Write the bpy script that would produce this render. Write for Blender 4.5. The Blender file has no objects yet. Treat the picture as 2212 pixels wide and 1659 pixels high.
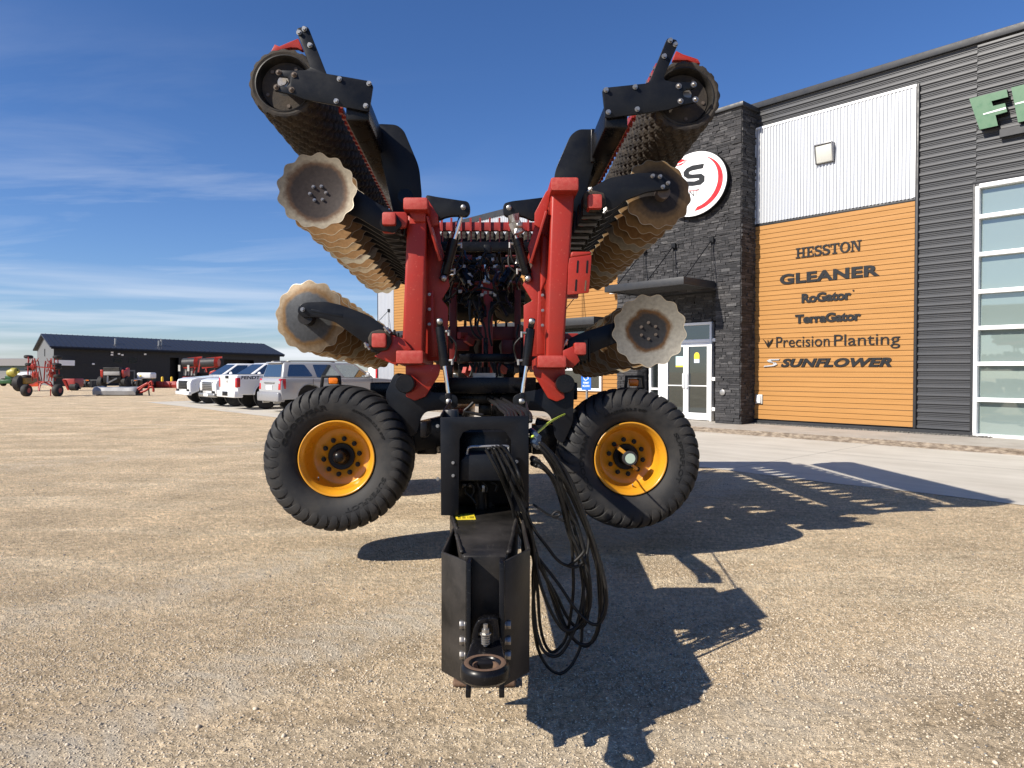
import bpy, bmesh, math, random
from mathutils import Vector, Matrix
random.seed(7)
C = bpy.context.scene.collection
R = math.radians
# ------------------------------------------------------------------ camera model (survey of the site)
F = 1534.0; CX = 1106.0; CY = 829.5; CAMH = 1.6; PITCH = math.atan(29.5/1534.0)
ZOOM = {'d': (0, 0, 1), '1': (526.7, 38.73, .24512), '2': (1068.9, 38.73, .24512), '3': (526.7, 387.3, .24512),
        '4': (1068.9, 387.3, .24512), '5': (526.7, 774.5, .24512), '6': (1068.9, 774.5, .24512),
        '7': (914.0, 852.0, .21009), 'a': (852.0, 418.3, .19608), 'b': (852.0, 619.6, .19608),
        'c': (1161.8, 433.7, .19608), 'n': (0, 697.1, .17507), 'v': (371.8, 697.1, .2276), 's': (1587.8, 154.9, .28224),
        't': (1587.8, 464.7, .32685), 'e': (1301.2, 619.6, .24512)}
def ray(k, x, y):
    ox, oy, s = ZOOM[k]
    u = (ox+s*x-CX)/F; v = (CY-oy-s*y)/F
    return Vector((u, v*math.sin(PITCH)+math.cos(PITCH), v*math.cos(PITCH)-math.sin(PITCH)))
CAM = Vector((0, 0, CAMH))
def P(k, x, y, Y):                       # a surveyed point at distance Y in front of the camera
    r = ray(k, x, y); return CAM + r*(Y/r.y)
def G(k, x, y, h=0.0):                   # a surveyed point on the level of height h
    r = ray(k, x, y); return CAM + r*((h-CAMH)/r.z)
def SZ(k, n, Y): return n*ZOOM[k][2]*Y/F
# ------------------------------------------------------------------ mesh builder
class MB:
    def __init__(s): s.v = []; s.f = []
    def add(s, vs, fs):
        o = len(s.v); s.v += [tuple(v) for v in vs]; s.f += [tuple(i+o for i in f) for f in fs]; return s
    def box(s, c, size, rz=0, M=None):
        x, y, z = size[0]/2, size[1]/2, size[2]/2
        vs = [Vector((sx*x, sy*y, sz*z)) for sx in (-1, 1) for sy in (-1, 1) for sz in (-1, 1)]
        if M is None: M = Matrix.Rotation(rz, 3, 'Z')
        return s.add([Vector(c)+M@v for v in vs], [(0,1,3,2),(4,6,7,5),(0,4,5,1),(2,3,7,6),(0,2,6,4),(1,5,7,3)])
    def b2(s, a, b):
        a = Vector(a); b = Vector(b); return s.box((a+b)/2, [abs(q) for q in (b-a)])
    def hexa(s, p): return s.add(p, [(0,3,2,1),(4,5,6,7),(0,1,5,4),(1,2,6,5),(2,3,7,6),(3,0,4,7)])
    def prism(s, pts, vec):
        n = len(pts); vec = Vector(vec); pts = [Vector(p) for p in pts]
        return s.add(pts+[p+vec for p in pts], [tuple(range(n)), tuple(range(2*n-1, n-1, -1))]+[(i, i+n, (i+1) % n+n, (i+1) % n) for i in range(n)])
    def beam(s, a, b, w, h, up=(0, 0, 1)):
        a = Vector(a); b = Vector(b); d = (b-a).normalized(); up = Vector(up)
        x = d.cross(up).normalized(); z = x.cross(d)
        return s.hexa([a-x*w/2-z*h/2, a+x*w/2-z*h/2, a+x*w/2+z*h/2, a-x*w/2+z*h/2, b-x*w/2-z*h/2, b+x*w/2-z*h/2, b+x*w/2+z*h/2, b-x*w/2+z*h/2])
    def cyl(s, a, b, r, r2=None, n=20, cap=True):
        a = Vector(a); b = Vector(b); d = (b-a).normalized(); r2 = r if r2 is None else r2
        x = d.cross(Vector((0, 0, 1)) if abs(d.z) < .9 else Vector((1, 0, 0))).normalized(); y = d.cross(x)
        vs = []
        for c, q in ((a, r), (b, r2)):
            vs += [c+(x*math.cos(2*math.pi*i/n)+y*math.sin(2*math.pi*i/n))*q for i in range(n)]
        fs = [(i, (i+1) % n, (i+1) % n+n, i+n) for i in range(n)]
        if cap: fs += [tuple(range(n-1, -1, -1)), tuple(range(n, 2*n))]
        return s.add(vs, fs)
    def lathe(s, prof, a, d, n=32, cap=True, mod=None):   # prof: (distance along axis, radius)
        a = Vector(a); d = Vector(d).normalized()
        x = d.cross(Vector((0, 0, 1)) if abs(d.z) < .9 else Vector((1, 0, 0))).normalized(); y = d.cross(x)
        vs = []
        for j, (t, r) in enumerate(prof):
            for i in range(n):
                an = 2*math.pi*i/n; q = r if mod is None else mod(j, an, r)
                vs.append(a+d*t+(x*math.cos(an)+y*math.sin(an))*q)
        fs = [(j*n+i, j*n+(i+1) % n, (j+1)*n+(i+1) % n, (j+1)*n+i) for j in range(len(prof)-1) for i in range(n)]
        if cap: fs += [tuple(range(n-1, -1, -1)), tuple(range((len(prof)-1)*n, len(prof)*n))]
        return s.add(vs, fs)
    def tube(s, pts, r, n=8, sub=6):
        pts = [Vector(p) for p in pts]
        if sub > 1 and len(pts) > 2:
            q = []
            for i in range(len(pts)-1):
                p0 = pts[max(i-1, 0)]; p1 = pts[i]; p2 = pts[i+1]; p3 = pts[min(i+2, len(pts)-1)]
                for k in range(sub):
                    t = k/sub
                    q.append(.5*((2*p1)+(p2-p0)*t+(2*p0-5*p1+4*p2-p3)*t*t+(3*p1-p0-3*p2+p3)*t**3))
            pts = q+[pts[-1]]
        d = (pts[1]-pts[0]).normalized(); x = d.orthogonal().normalized(); vs = []
        for i, p in enumerate(pts):
            d = (pts[min(i+1, len(pts)-1)]-pts[max(i-1, 0)]).normalized()
            x = (x-d*x.dot(d)).normalized(); y = d.cross(x)
            vs += [p+(x*math.cos(2*math.pi*j/n)+y*math.sin(2*math.pi*j/n))*r for j in range(n)]
        m = len(pts)
        fs = [(i*n+j, i*n+(j+1) % n, (i+1)*n+(j+1) % n, (i+1)*n+j) for i in range(m-1) for j in range(n)]
        return s.add(vs, fs+[tuple(range(n-1, -1, -1)), tuple(range((m-1)*n, m*n))])
    def ball(s, c, r, n=12, m=8, sc=(1, 1, 1)):
        c = Vector(c); vs = []; fs = []
        for j in range(m+1):
            for i in range(n):
                a = 2*math.pi*i/n; b = math.pi*j/m
                vs.append(c+Vector((math.sin(b)*math.cos(a)*sc[0], math.sin(b)*math.sin(a)*sc[1], math.cos(b)*sc[2]))*r)
        fs = [(j*n+i, (j+1)*n+i, (j+1)*n+(i+1) % n, j*n+(i+1) % n) for j in range(m) for i in range(n)]
        return s.add(vs, fs)
    def mesh(s, name, off=None, recalc=True):
        me = bpy.data.meshes.new(name)
        vs = s.v if off is None else [(v[0]-off[0], v[1]-off[1], v[2]-off[2]) for v in s.v]
        me.from_pydata(vs, [], s.f)
        if recalc:
            bm = bmesh.new(); bm.from_mesh(me); bmesh.ops.remove_doubles(bm, verts=bm.verts, dist=1e-6)
            bmesh.ops.recalc_face_normals(bm, faces=bm.faces); bm.to_mesh(me); bm.free()
        return me
    def build(s, name, m, parent=None, smooth=False, bevel=0, seg=2, off=None):
        if off is None and parent is not None: off = ORG.get(root_of(parent))
        me = s.mesh(name, off)
        return link(name, me, m, parent, smooth, bevel, seg)
ORG = {}
def root_of(o):
    while o.parent: o = o.parent
    return o.name
def link(name, me, m, parent=None, smooth=False, bevel=0, seg=2):
    if m and not me.materials:
        for q in (m if isinstance(m, (list, tuple)) else [m]): me.materials.append(q)
    o = bpy.data.objects.new(name, me); C.objects.link(o)
    if parent: o.parent = parent
    if smooth:
        for p in me.polygons: p.use_smooth = True
        if smooth != 'all':
            md = None
            me.attributes.get('sharp_face')
            bm = bmesh.new(); bm.from_mesh(me)
            for e in bm.edges:
                if len(e.link_faces) == 2 and e.calc_face_angle(0) > R(38): e.smooth = False
            bm.to_mesh(me); bm.free()
    if bevel:
        b = o.modifiers.new('bevel', 'BEVEL'); b.width = bevel; b.segments = seg; b.limit_method = 'ANGLE'; b.angle_limit = R(35)
        b.harden_normals = False
        for p in me.polygons: p.use_smooth = True
        if not smooth:
            bm = bmesh.new(); bm.from_mesh(me)
            for e in bm.edges:
                if len(e.link_faces) == 2 and R(35) > e.calc_face_angle(0) > R(12): e.smooth = False
            bm.to_mesh(me); bm.free()
    return o
def tag(o, label=None, cat=None, group=None, kind=None):
    for k, v in (('label', label), ('category', cat), ('group', group), ('kind', kind)):
        if v: o[k] = v
    return o
def thing(name, label, cat, loc=(0, 0, 0), rz=0, group=None, world=True):
    o = bpy.data.objects.new(name, None); C.objects.link(o); o.location = loc; o.rotation_euler = (0, 0, rz)
    o.empty_display_size = .2
    tag(o, label, cat, group)
    if world and not rz: ORG[o.name] = tuple(loc)
    return o
def roundpoly(pts, r, n=4):
    out = []; m = len(pts); pts = [Vector(p) for p in pts]
    for i in range(m):
        p = pts[i]; a = pts[i-1]-p; b = pts[(i+1) % m]-p
        q = min(r, a.length*.45, b.length*.45)
        if a.length < 1e-9 or b.length < 1e-9: continue
        s = p+a.normalized()*q; e = p+b.normalized()*q
        for k in range(n+1):
            t = k/n; out.append(s*(1-t)**2+p*2*t*(1-t)+e*t*t)
    return out
def text_mb(txt, bold=0.0, shear=0.0, depth=.02, space=1.0):
    cu = bpy.data.curves.new('t', 'FONT'); cu.body = txt; cu.offset = bold; cu.shear = shear; cu.extrude = depth/2; cu.space_character = space
    cu.resolution_u = 4
    ob = bpy.data.objects.new('t', cu); C.objects.link(ob)
    bpy.context.view_layer.update()
    dg = bpy.context.evaluated_depsgraph_get()
    me = bpy.data.meshes.new_from_object(ob.evaluated_get(dg))
    m = MB(); m.add([v.co.copy() for v in me.vertices], [tuple(p.vertices) for p in me.polygons])
    bpy.data.objects.remove(ob); bpy.data.curves.remove(cu); bpy.data.meshes.remove(me)
    return m
def bbox(m):
    return [min(v[i] for v in m.v) for i in range(3)], [max(v[i] for v in m.v) for i in range(3)]
# ------------------------------------------------------------------ materials
def nd(t, ty, **k):
    n = t.nodes.new(ty)
    for a, b in k.items():
        if a.startswith('i_'): n.inputs[a[2:].replace('_', ' ')].default_value = b
        else: setattr(n, a, b)
    return n
def c4(c): return (c[0], c[1], c[2], 1)
def mat(name, col, rough=.5, metal=0, col2=None, nscale=6, namt=.5, bump=0, bscale=60, spec=.5, stretch=None, rvar=.1, coat=0, lo=.35, hi=.7, scratch=None, sscale=14):
    m = bpy.data.materials.new(name); m.use_nodes = True; t = m.node_tree; p = t.nodes['Principled BSDF']; L = t.links.new
    p.inputs['Base Color'].default_value = c4(col); p.inputs['Roughness'].default_value = rough; p.inputs['Metallic'].default_value = metal
    p.inputs['Specular IOR Level'].default_value = spec; p.inputs['Coat Weight'].default_value = coat
    tc = nd(t, 'ShaderNodeTexCoord'); mp = nd(t, 'ShaderNodeMapping'); L(tc.outputs['Object'], mp.inputs[0])
    if stretch: mp.inputs['Scale'].default_value = stretch
    if col2 is not None or rvar:
        n = nd(t, 'ShaderNodeTexNoise', i_Scale=nscale, i_Detail=8, i_Roughness=.62); L(mp.outputs[0], n.inputs['Vector'])
        rp = nd(t, 'ShaderNodeMapRange', i_From_Min=lo, i_From_Max=hi); L(n.outputs[0], rp.inputs[0])
        if col2 is not None:
            mx = nd(t, 'ShaderNodeMix', data_type='RGBA'); mx.inputs[6].default_value = c4(col); mx.inputs[7].default_value = c4(col2)
            ml = nd(t, 'ShaderNodeMath', operation='MULTIPLY', use_clamp=True); ml.inputs[1].default_value = namt; L(rp.outputs[0], ml.inputs[0])
            L(ml.outputs[0], mx.inputs[0]); last = mx.outputs[2]
            if scratch is not None:
                for ang in (.5, -1.1):
                    m2 = nd(t, 'ShaderNodeMapping'); L(tc.outputs['Object'], m2.inputs[0]); m2.inputs['Rotation'].default_value = (ang, ang*.7, ang); m2.inputs['Scale'].default_value = (sscale, sscale*.09, sscale)
                    n2 = nd(t, 'ShaderNodeTexNoise', i_Scale=3.0, i_Detail=3); L(m2.outputs[0], n2.inputs['Vector'])
                    r2 = nd(t, 'ShaderNodeMapRange', i_From_Min=.665, i_From_Max=.80); L(n2.outputs[0], r2.inputs[0])
                    x2 = nd(t, 'ShaderNodeMix', data_type='RGBA'); x2.inputs[7].default_value = c4(scratch); L(r2.outputs[0], x2.inputs[0]); L(last, x2.inputs[6]); last = x2.outputs[2]
            L(last, p.inputs['Base Color'])
        if rvar:
            rr = nd(t, 'ShaderNodeMapRange', i_To_Min=max(.02, rough-rvar), i_To_Max=min(1, rough+rvar)); L(rp.outputs[0], rr.inputs[0]); L(rr.outputs[0], p.inputs['Roughness'])
    if bump:
        n = nd(t, 'ShaderNodeTexNoise', i_Scale=bscale, i_Detail=6); L(mp.outputs[0], n.inputs['Vector'])
        b = nd(t, 'ShaderNodeBump', i_Strength=bump, i_Distance=.01); L(n.outputs[0], b.inputs['Height']); L(b.outputs[0], p.inputs['Normal'])
    return m
M = {}
M['red'] = mat('red_paint', (.34, .024, .013), .42, spec=.35, col2=(.26, .026, .018), nscale=3, bump=.04, bscale=25, scratch=(.44, .09, .06), sscale=13, namt=.8)
M['redcap'] = mat('worn_red_paint', (.35, .030, .020), .55, col2=(.43, .075, .055), nscale=30, bump=.1, bscale=60, namt=.7, scratch=(.55, .2, .15), sscale=40)
M['redshade'] = mat('shade_darkened_red_paint', (.17, .012, .012), .5, col2=(.07, .015, .013), nscale=5, namt=.9)  # red paint darkened to carry the shade between the masts
M['redfar'] = mat('faded_red_paint', (.36, .03, .022), .45, col2=(.22, .03, .025), nscale=3, namt=.8)
M['black'] = mat('black_paint', (.004, .004, .005), .3, spec=.22, col2=(.012, .011, .011), nscale=5, bump=.03, bscale=30, scratch=(.03, .03, .03), sscale=26, namt=.8)
M['blackplate'] = mat('black_plate_paint', (.006, .007, .010), .38, spec=.18, col2=(.014, .015, .017), nscale=4, bump=.03, bscale=30, scratch=(.03, .031, .033), sscale=40, namt=.8)
M['blackdustsheen'] = mat('dusty_black_paint_with_sheen', (.007, .007, .007), .45, spec=.22, col2=(.055, .048, .042), nscale=4, bump=.05, scratch=(.07, .065, .055), sscale=60, namt=.75)  # brown second tone is dust plus a painted sheen and reflection
M['deepblack'] = mat('black_plastic', (.004, .004, .005), .5, spec=.3)
M['rubber'] = mat('tyre_rubber', (.015, .015, .016), .75, col2=(.055, .05, .044), nscale=5, bump=.08, bscale=90, namt=.75, spec=.35, lo=.42, hi=.75)
M['rubberletter'] = mat('raised_tyre_lettering', (.007, .007, .007), .6, spec=.3)
M['oldrubber'] = mat('dirty_roller_rubber', (.022, .019, .017), .8, col2=(.065, .052, .04), nscale=9, bump=.25, bscale=60, namt=.9, spec=.25)
M['hose'] = mat('hose_rubber', (.007, .007, .007), .48, spec=.3, col2=(.022, .02, .018), nscale=20, namt=.7)
M['disc_edge'] = mat('polished_disc_edge', (.30, .25, .18), .5, .2)
M['kerb_face'] = mat('stained_kerb_face', (.30, .245, .185), .9, col2=(.13, .10, .075), nscale=7, stretch=(1, 1, 3), bump=.6, bscale=25, namt=1, lo=.35, hi=.6)
M['yellow'] = mat('yellow_rim_paint', (.62, .275, .014), .34, col2=(.52, .23, .02), nscale=4, coat=.3, namt=.7)
M['chrome'] = mat('chrome_rod', (.75, .75, .76), .12, 1)
M['zinc'] = mat('zinc_plated', (.42, .41, .39), .45, .9, col2=(.22, .21, .19), nscale=40)
M['rustbolt'] = mat('rusty_bolt_steel', (.115, .09, .072), .7, .3, col2=(.07, .05, .038), nscale=40)
M['steel'] = mat('bare_steel', (.33, .32, .31), .42, .8, col2=(.2, .15, .1), nscale=15)
M['ruststeel'] = mat('rusted_steel', (.13, .075, .045), .8, .1, col2=(.12, .07, .045), nscale=30, bump=.3, bscale=80)
M['capplastic'] = mat('grey_plastic_cap', (.03, .03, .032), .5)
M['amber'] = mat('amber_lens', (.80, .20, .01), .2, col2=(.5, .1, .01), nscale=120, namt=.8)
M['decal'] = mat('yellow_decal', (.80, .62, .04), .45)
M['limecable'] = mat('lime_cable', (.55, .68, .08), .5)
M['bluecap'] = mat('blue_coupler_caps', (.05, .08, .14), .4, .4)
M['greenface'] = mat('green_gauge_face', (.42, .52, .42), .3)
def disc_mat(name, rim, ring, cen, r1, r2, metal=.45, rough=.42):
    m = bpy.data.materials.new(name); m.use_nodes = True; t = m.node_tree; p = t.nodes['Principled BSDF']; L = t.links.new
    tc = nd(t, 'ShaderNodeTexCoord'); mp = nd(t, 'ShaderNodeMapping'); mp.inputs['Scale'].default_value = (1, 0, 1); L(tc.outputs['Object'], mp.inputs[0])
    ln = nd(t, 'ShaderNodeVectorMath', operation='LENGTH'); L(mp.outputs[0], ln.inputs[0])
    oi = nd(t, 'ShaderNodeObjectInfo')
    ad = nd(t, 'ShaderNodeVectorMath', operation='ADD'); L(tc.outputs['Object'], ad.inputs[0]); L(oi.outputs['Location'], ad.inputs[1])
    n = nd(t, 'ShaderNodeTexNoise', i_Scale=9, i_Detail=9, i_Roughness=.65); L(ad.outputs[0], n.inputs['Vector'])
    s = nd(t, 'ShaderNodeMath', operation='MULTIPLY_ADD'); L(n.outputs[0], s.inputs[0]); s.inputs[1].default_value = .09; L(ln.outputs['Value'], s.inputs[2])
    rp = nd(t, 'ShaderNodeValToRGB'); e = rp.color_ramp.elements
    k = 1/.4
    e[0].position = (r1+.02)*k; e[0].color = c4(cen); e[1].position = (r1+.05)*k; e[1].color = c4(ring)
    a = e.new((r2+.03)*k); a.color = c4(ring); b = e.new((r2+.065)*k); b.color = c4(rim)
    sc = nd(t, 'ShaderNodeMath', operation='MULTIPLY'); L(s.outputs[0], sc.inputs[0]); sc.inputs[1].default_value = k; L(sc.outputs[0], rp.inputs[0])
    n2 = nd(t, 'ShaderNodeTexNoise', i_Scale=35, i_Detail=6); L(ad.outputs[0], n2.inputs['Vector'])
    mr = nd(t, 'ShaderNodeMapRange', i_To_Min=.62, i_To_Max=1.38); L(n2.outputs[0], mr.inputs[0])
    mm = nd(t, 'ShaderNodeMix', data_type='RGBA', blend_type='MULTIPLY'); mm.inputs[0].default_value = 1; L(rp.outputs[0], mm.inputs[6]); L(mr.outputs[0], mm.inputs[7])
    L(mm.outputs[2], p.inputs['Base Color']); p.inputs['Roughness'].default_value = rough; p.inputs['Metallic'].default_value = metal; p.inputs['Specular IOR Level'].default_value = .12
    bu = nd(t, 'ShaderNodeBump', i_Strength=.15, i_Distance=.004); L(n2.outputs[0], bu.inputs['Height']); L(bu.outputs[0], p.inputs['Normal'])
    return m
M['disc_a'] = disc_mat('worn_disc_steel_with_shade', (.25, .215, .16), (.10, .062, .04), (.042, .034, .031), .22, .24, .1, .55)  # worn rim; the dark centre partly carries shade inside the dish
M['disc_b'] = disc_mat('rusty_disc_steel', (.175, .098, .043), (.14, .07, .028), (.10, .055, .026), .10, .2, .05, .7)
M['disc_c'] = disc_mat('grey_centred_disc_steel', (.23, .175, .115), (.15, .09, .042), (.058, .061, .066), .215, .245, .12, .5)
M['disc_d'] = disc_mat('polished_disc_steel', (.20, .185, .155), (.08, .043, .02), (.026, .025, .026), .165, .18, .25, .42)
M['disc_e'] = disc_mat('brown_disc_steel', (.20, .125, .06), (.12, .08, .045), (.03, .027, .027), .20, .235, .15, .55)
# building
M['grey_clad'] = mat('charcoal_metal_cladding', (.050, .052, .057), .45, .0, col2=(.062, .063, .067), nscale=.7, rvar=.06)
M['dark_trim'] = mat('charcoal_trim', (.024, .025, .028), .5)
M['white_clad'] = mat('galvanised_corrugated_sheet', (.50, .515, .54), .45, .3, col2=(.43, .445, .47), nscale=2, stretch=(1, 1, .2))
M['orange'] = mat('ochre_plank_cladding', (.41, .205, .062), .6, spec=.3, col2=(.35, .17, .048), nscale=3, stretch=(.25, 1, 7), bump=.06, bscale=20, namt=.9)
M['stone'] = mat('charcoal_ledger_stone', (.058, .058, .062), .85, col2=(.16, .155, .155), nscale=5, bump=.5, bscale=30, namt=.8, stretch=(.6, 1, 2.2), lo=.35, hi=.75)
M['white_frame'] = mat('white_aluminium_frame', (.80, .80, .80), .4)
M['black_letter'] = mat('black_letter_face', (.012, .013, .015), .5, spec=.3)
M['silver_letter'] = mat('silver_letter_face', (.55, .56, .58), .4, .3)
M['sign_white'] = mat('white_sign_face', (.80, .80, .80), .35)
M['sign_red'] = mat('red_sign_vinyl', (.68, .018, .02), .35)
M['sign_green'] = mat('green_sign_face', (.055, .145, .07), .4)
M['sign_blue'] = mat('blue_sign_face', (.02, .14, .62), .35)
def glass_mat(name, col, refl=.45, rough=.02):
    m = bpy.data.materials.new(name); m.use_nodes = True; t = m.node_tree; p = t.nodes['Principled BSDF']; L = t.links.new
    p.inputs['Base Color'].default_value = c4(col); p.inputs['Roughness'].default_value = .3; p.inputs['Specular IOR Level'].default_value = .3
    g = nd(t, 'ShaderNodeBsdfGlossy'); g.inputs['Roughness'].default_value = rough; g.inputs['Color'].default_value = (.82, .9, .88, 1)
    tc = nd(t, 'ShaderNodeTexCoord'); n = nd(t, 'ShaderNodeTexNoise', i_Scale=.5, i_Detail=1); L(tc.outputs['Object'], n.inputs['Vector'])
    b = nd(t, 'ShaderNodeBump', i_Strength=.12, i_Distance=.02); L(n.outputs[0], b.inputs['Height']); L(b.outputs[0], g.inputs['Normal'])
    mx = nd(t, 'ShaderNodeMixShader'); mx.inputs[0].default_value = refl
    L(p.outputs[0], mx.inputs[1]); L(g.outputs[0], mx.inputs[2]); L(mx.outputs[0], t.nodes['Material Output'].inputs[0])
    return m
M['glass'] = glass_mat('tinted_window_glass', (.185, .235, .22), .16)
M['doorglass'] = glass_mat('dark_door_glass', (.010, .013, .013), .14)
M['carglass'] = glass_mat('car_window_glass', (.012, .014, .018), .3)
M['lampglass'] = mat('frosted_lamp_lens', (.52, .52, .48), .4)
M['concrete_side'] = mat('sidewalk_concrete', (.42, .385, .335), .85, col2=(.30, .265, .22), nscale=2.2, bump=.1, bscale=40, namt=.8)
M['footing'] = mat('dark_base_gravel', (.09, .085, .08), .9, col2=(.2, .19, .17), nscale=30, bump=1, bscale=40, namt=1)
M['navy_roof'] = mat('navy_metal_roof', (.020, .025, .040), .55, .0, spec=.25, stretch=(8, 1, 1), nscale=2, col2=(.023, .028, .045))
M['navy_wall'] = mat('navy_black_cladding', (.008, .009, .012), .6)
M['shed_grey'] = mat('grey_gable_cladding', (.13, .135, .14), .6, col2=(.11, .115, .12), nscale=3, stretch=(1, 1, 6))
M['pale_grey'] = mat('pale_grey_cladding', (.27, .26, .25), .7)
M['beige_roof'] = mat('beige_metal_roof', (.21, .19, .175), .7)
M['carwhite'] = mat('white_car_paint', (.78, .78, .78), .25, coat=.6, rvar=0)
M['carsilver'] = mat('silver_car_paint', (.36, .362, .37), .3, .15, coat=.6, rvar=0)
M['cargrey'] = mat('grey_bumper', (.28, .28, .29), .4, .3)
M['tail_red'] = mat('red_tail_lamp', (.42, .006, .012), .2, coat=.5, rvar=0)
M['headlamp'] = mat('clear_headlamp', (.45, .48, .5), .1, .6, rvar=0)
M['alloy'] = mat('dark_alloy', (.05, .05, .05), .35, .6)
M['tarp'] = mat('grey_tarpaulin', (.27, .27, .275), .5, col2=(.2, .2, .205), nscale=5, bump=.5, bscale=6)
M['white_tank'] = mat('white_tank_plastic', (.75, .75, .74), .4)
M['green_paint'] = mat('green_machine_paint', (.02, .08, .025), .4)
M['yellow_paint'] = mat('yellow_machine_paint', (.36, .31, .05), .5)
M['ochre_paint'] = mat('ochre_machine_paint', (.36, .21, .035), .5, col2=(.2, .13, .05), nscale=6)
M['bollard'] = mat('yellow_bollard_paint', (.75, .46, .02), .4)
M['grass'] = mat('distant_grass', (.07, .11, .03), .9)

def stone_mat():
    m = bpy.data.materials.new('charcoal_ledger_stone'); m.use_nodes = True; t = m.node_tree; p = t.nodes['Principled BSDF']; L = t.links.new
    g = nd(t, 'ShaderNodeNewGeometry'); r = nd(t, 'ShaderNodeValToRGB'); e = r.color_ramp.elements
    e[0].position = 0; e[0].color = (.018, .018, .020, 1); e[1].position = 1; e[1].color = (.085, .083, .084, 1)
    k = e.new(.55); k.color = (.036, .035, .037, 1); k = e.new(.85); k.color = (.05, .048, .05, 1)
    L(g.outputs['Random Per Island'], r.inputs[0])
    tc = nd(t, 'ShaderNodeTexCoord'); n = nd(t, 'ShaderNodeTexNoise', i_Scale=22, i_Detail=8, i_Roughness=.7); L(tc.outputs['Object'], n.inputs['Vector'])
    mr = nd(t, 'ShaderNodeMapRange', i_From_Min=.3, i_From_Max=.7, i_To_Min=.6, i_To_Max=1.45); L(n.outputs[0], mr.inputs[0])
    mm = nd(t, 'ShaderNodeMix', data_type='RGBA', blend_type='MULTIPLY'); mm.inputs[0].default_value = 1; L(r.outputs[0], mm.inputs[6]); L(mr.outputs[0], mm.inputs[7])
    L(mm.outputs[2], p.inputs['Base Color']); p.inputs['Roughness'].default_value = .85
    b = nd(t, 'ShaderNodeBump', i_Strength=.8, i_Distance=.02); L(n.outputs[0], b.inputs['Height']); L(b.outputs[0], p.inputs['Normal'])
    return m
M['stone'] = stone_mat()
import numpy as np
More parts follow.
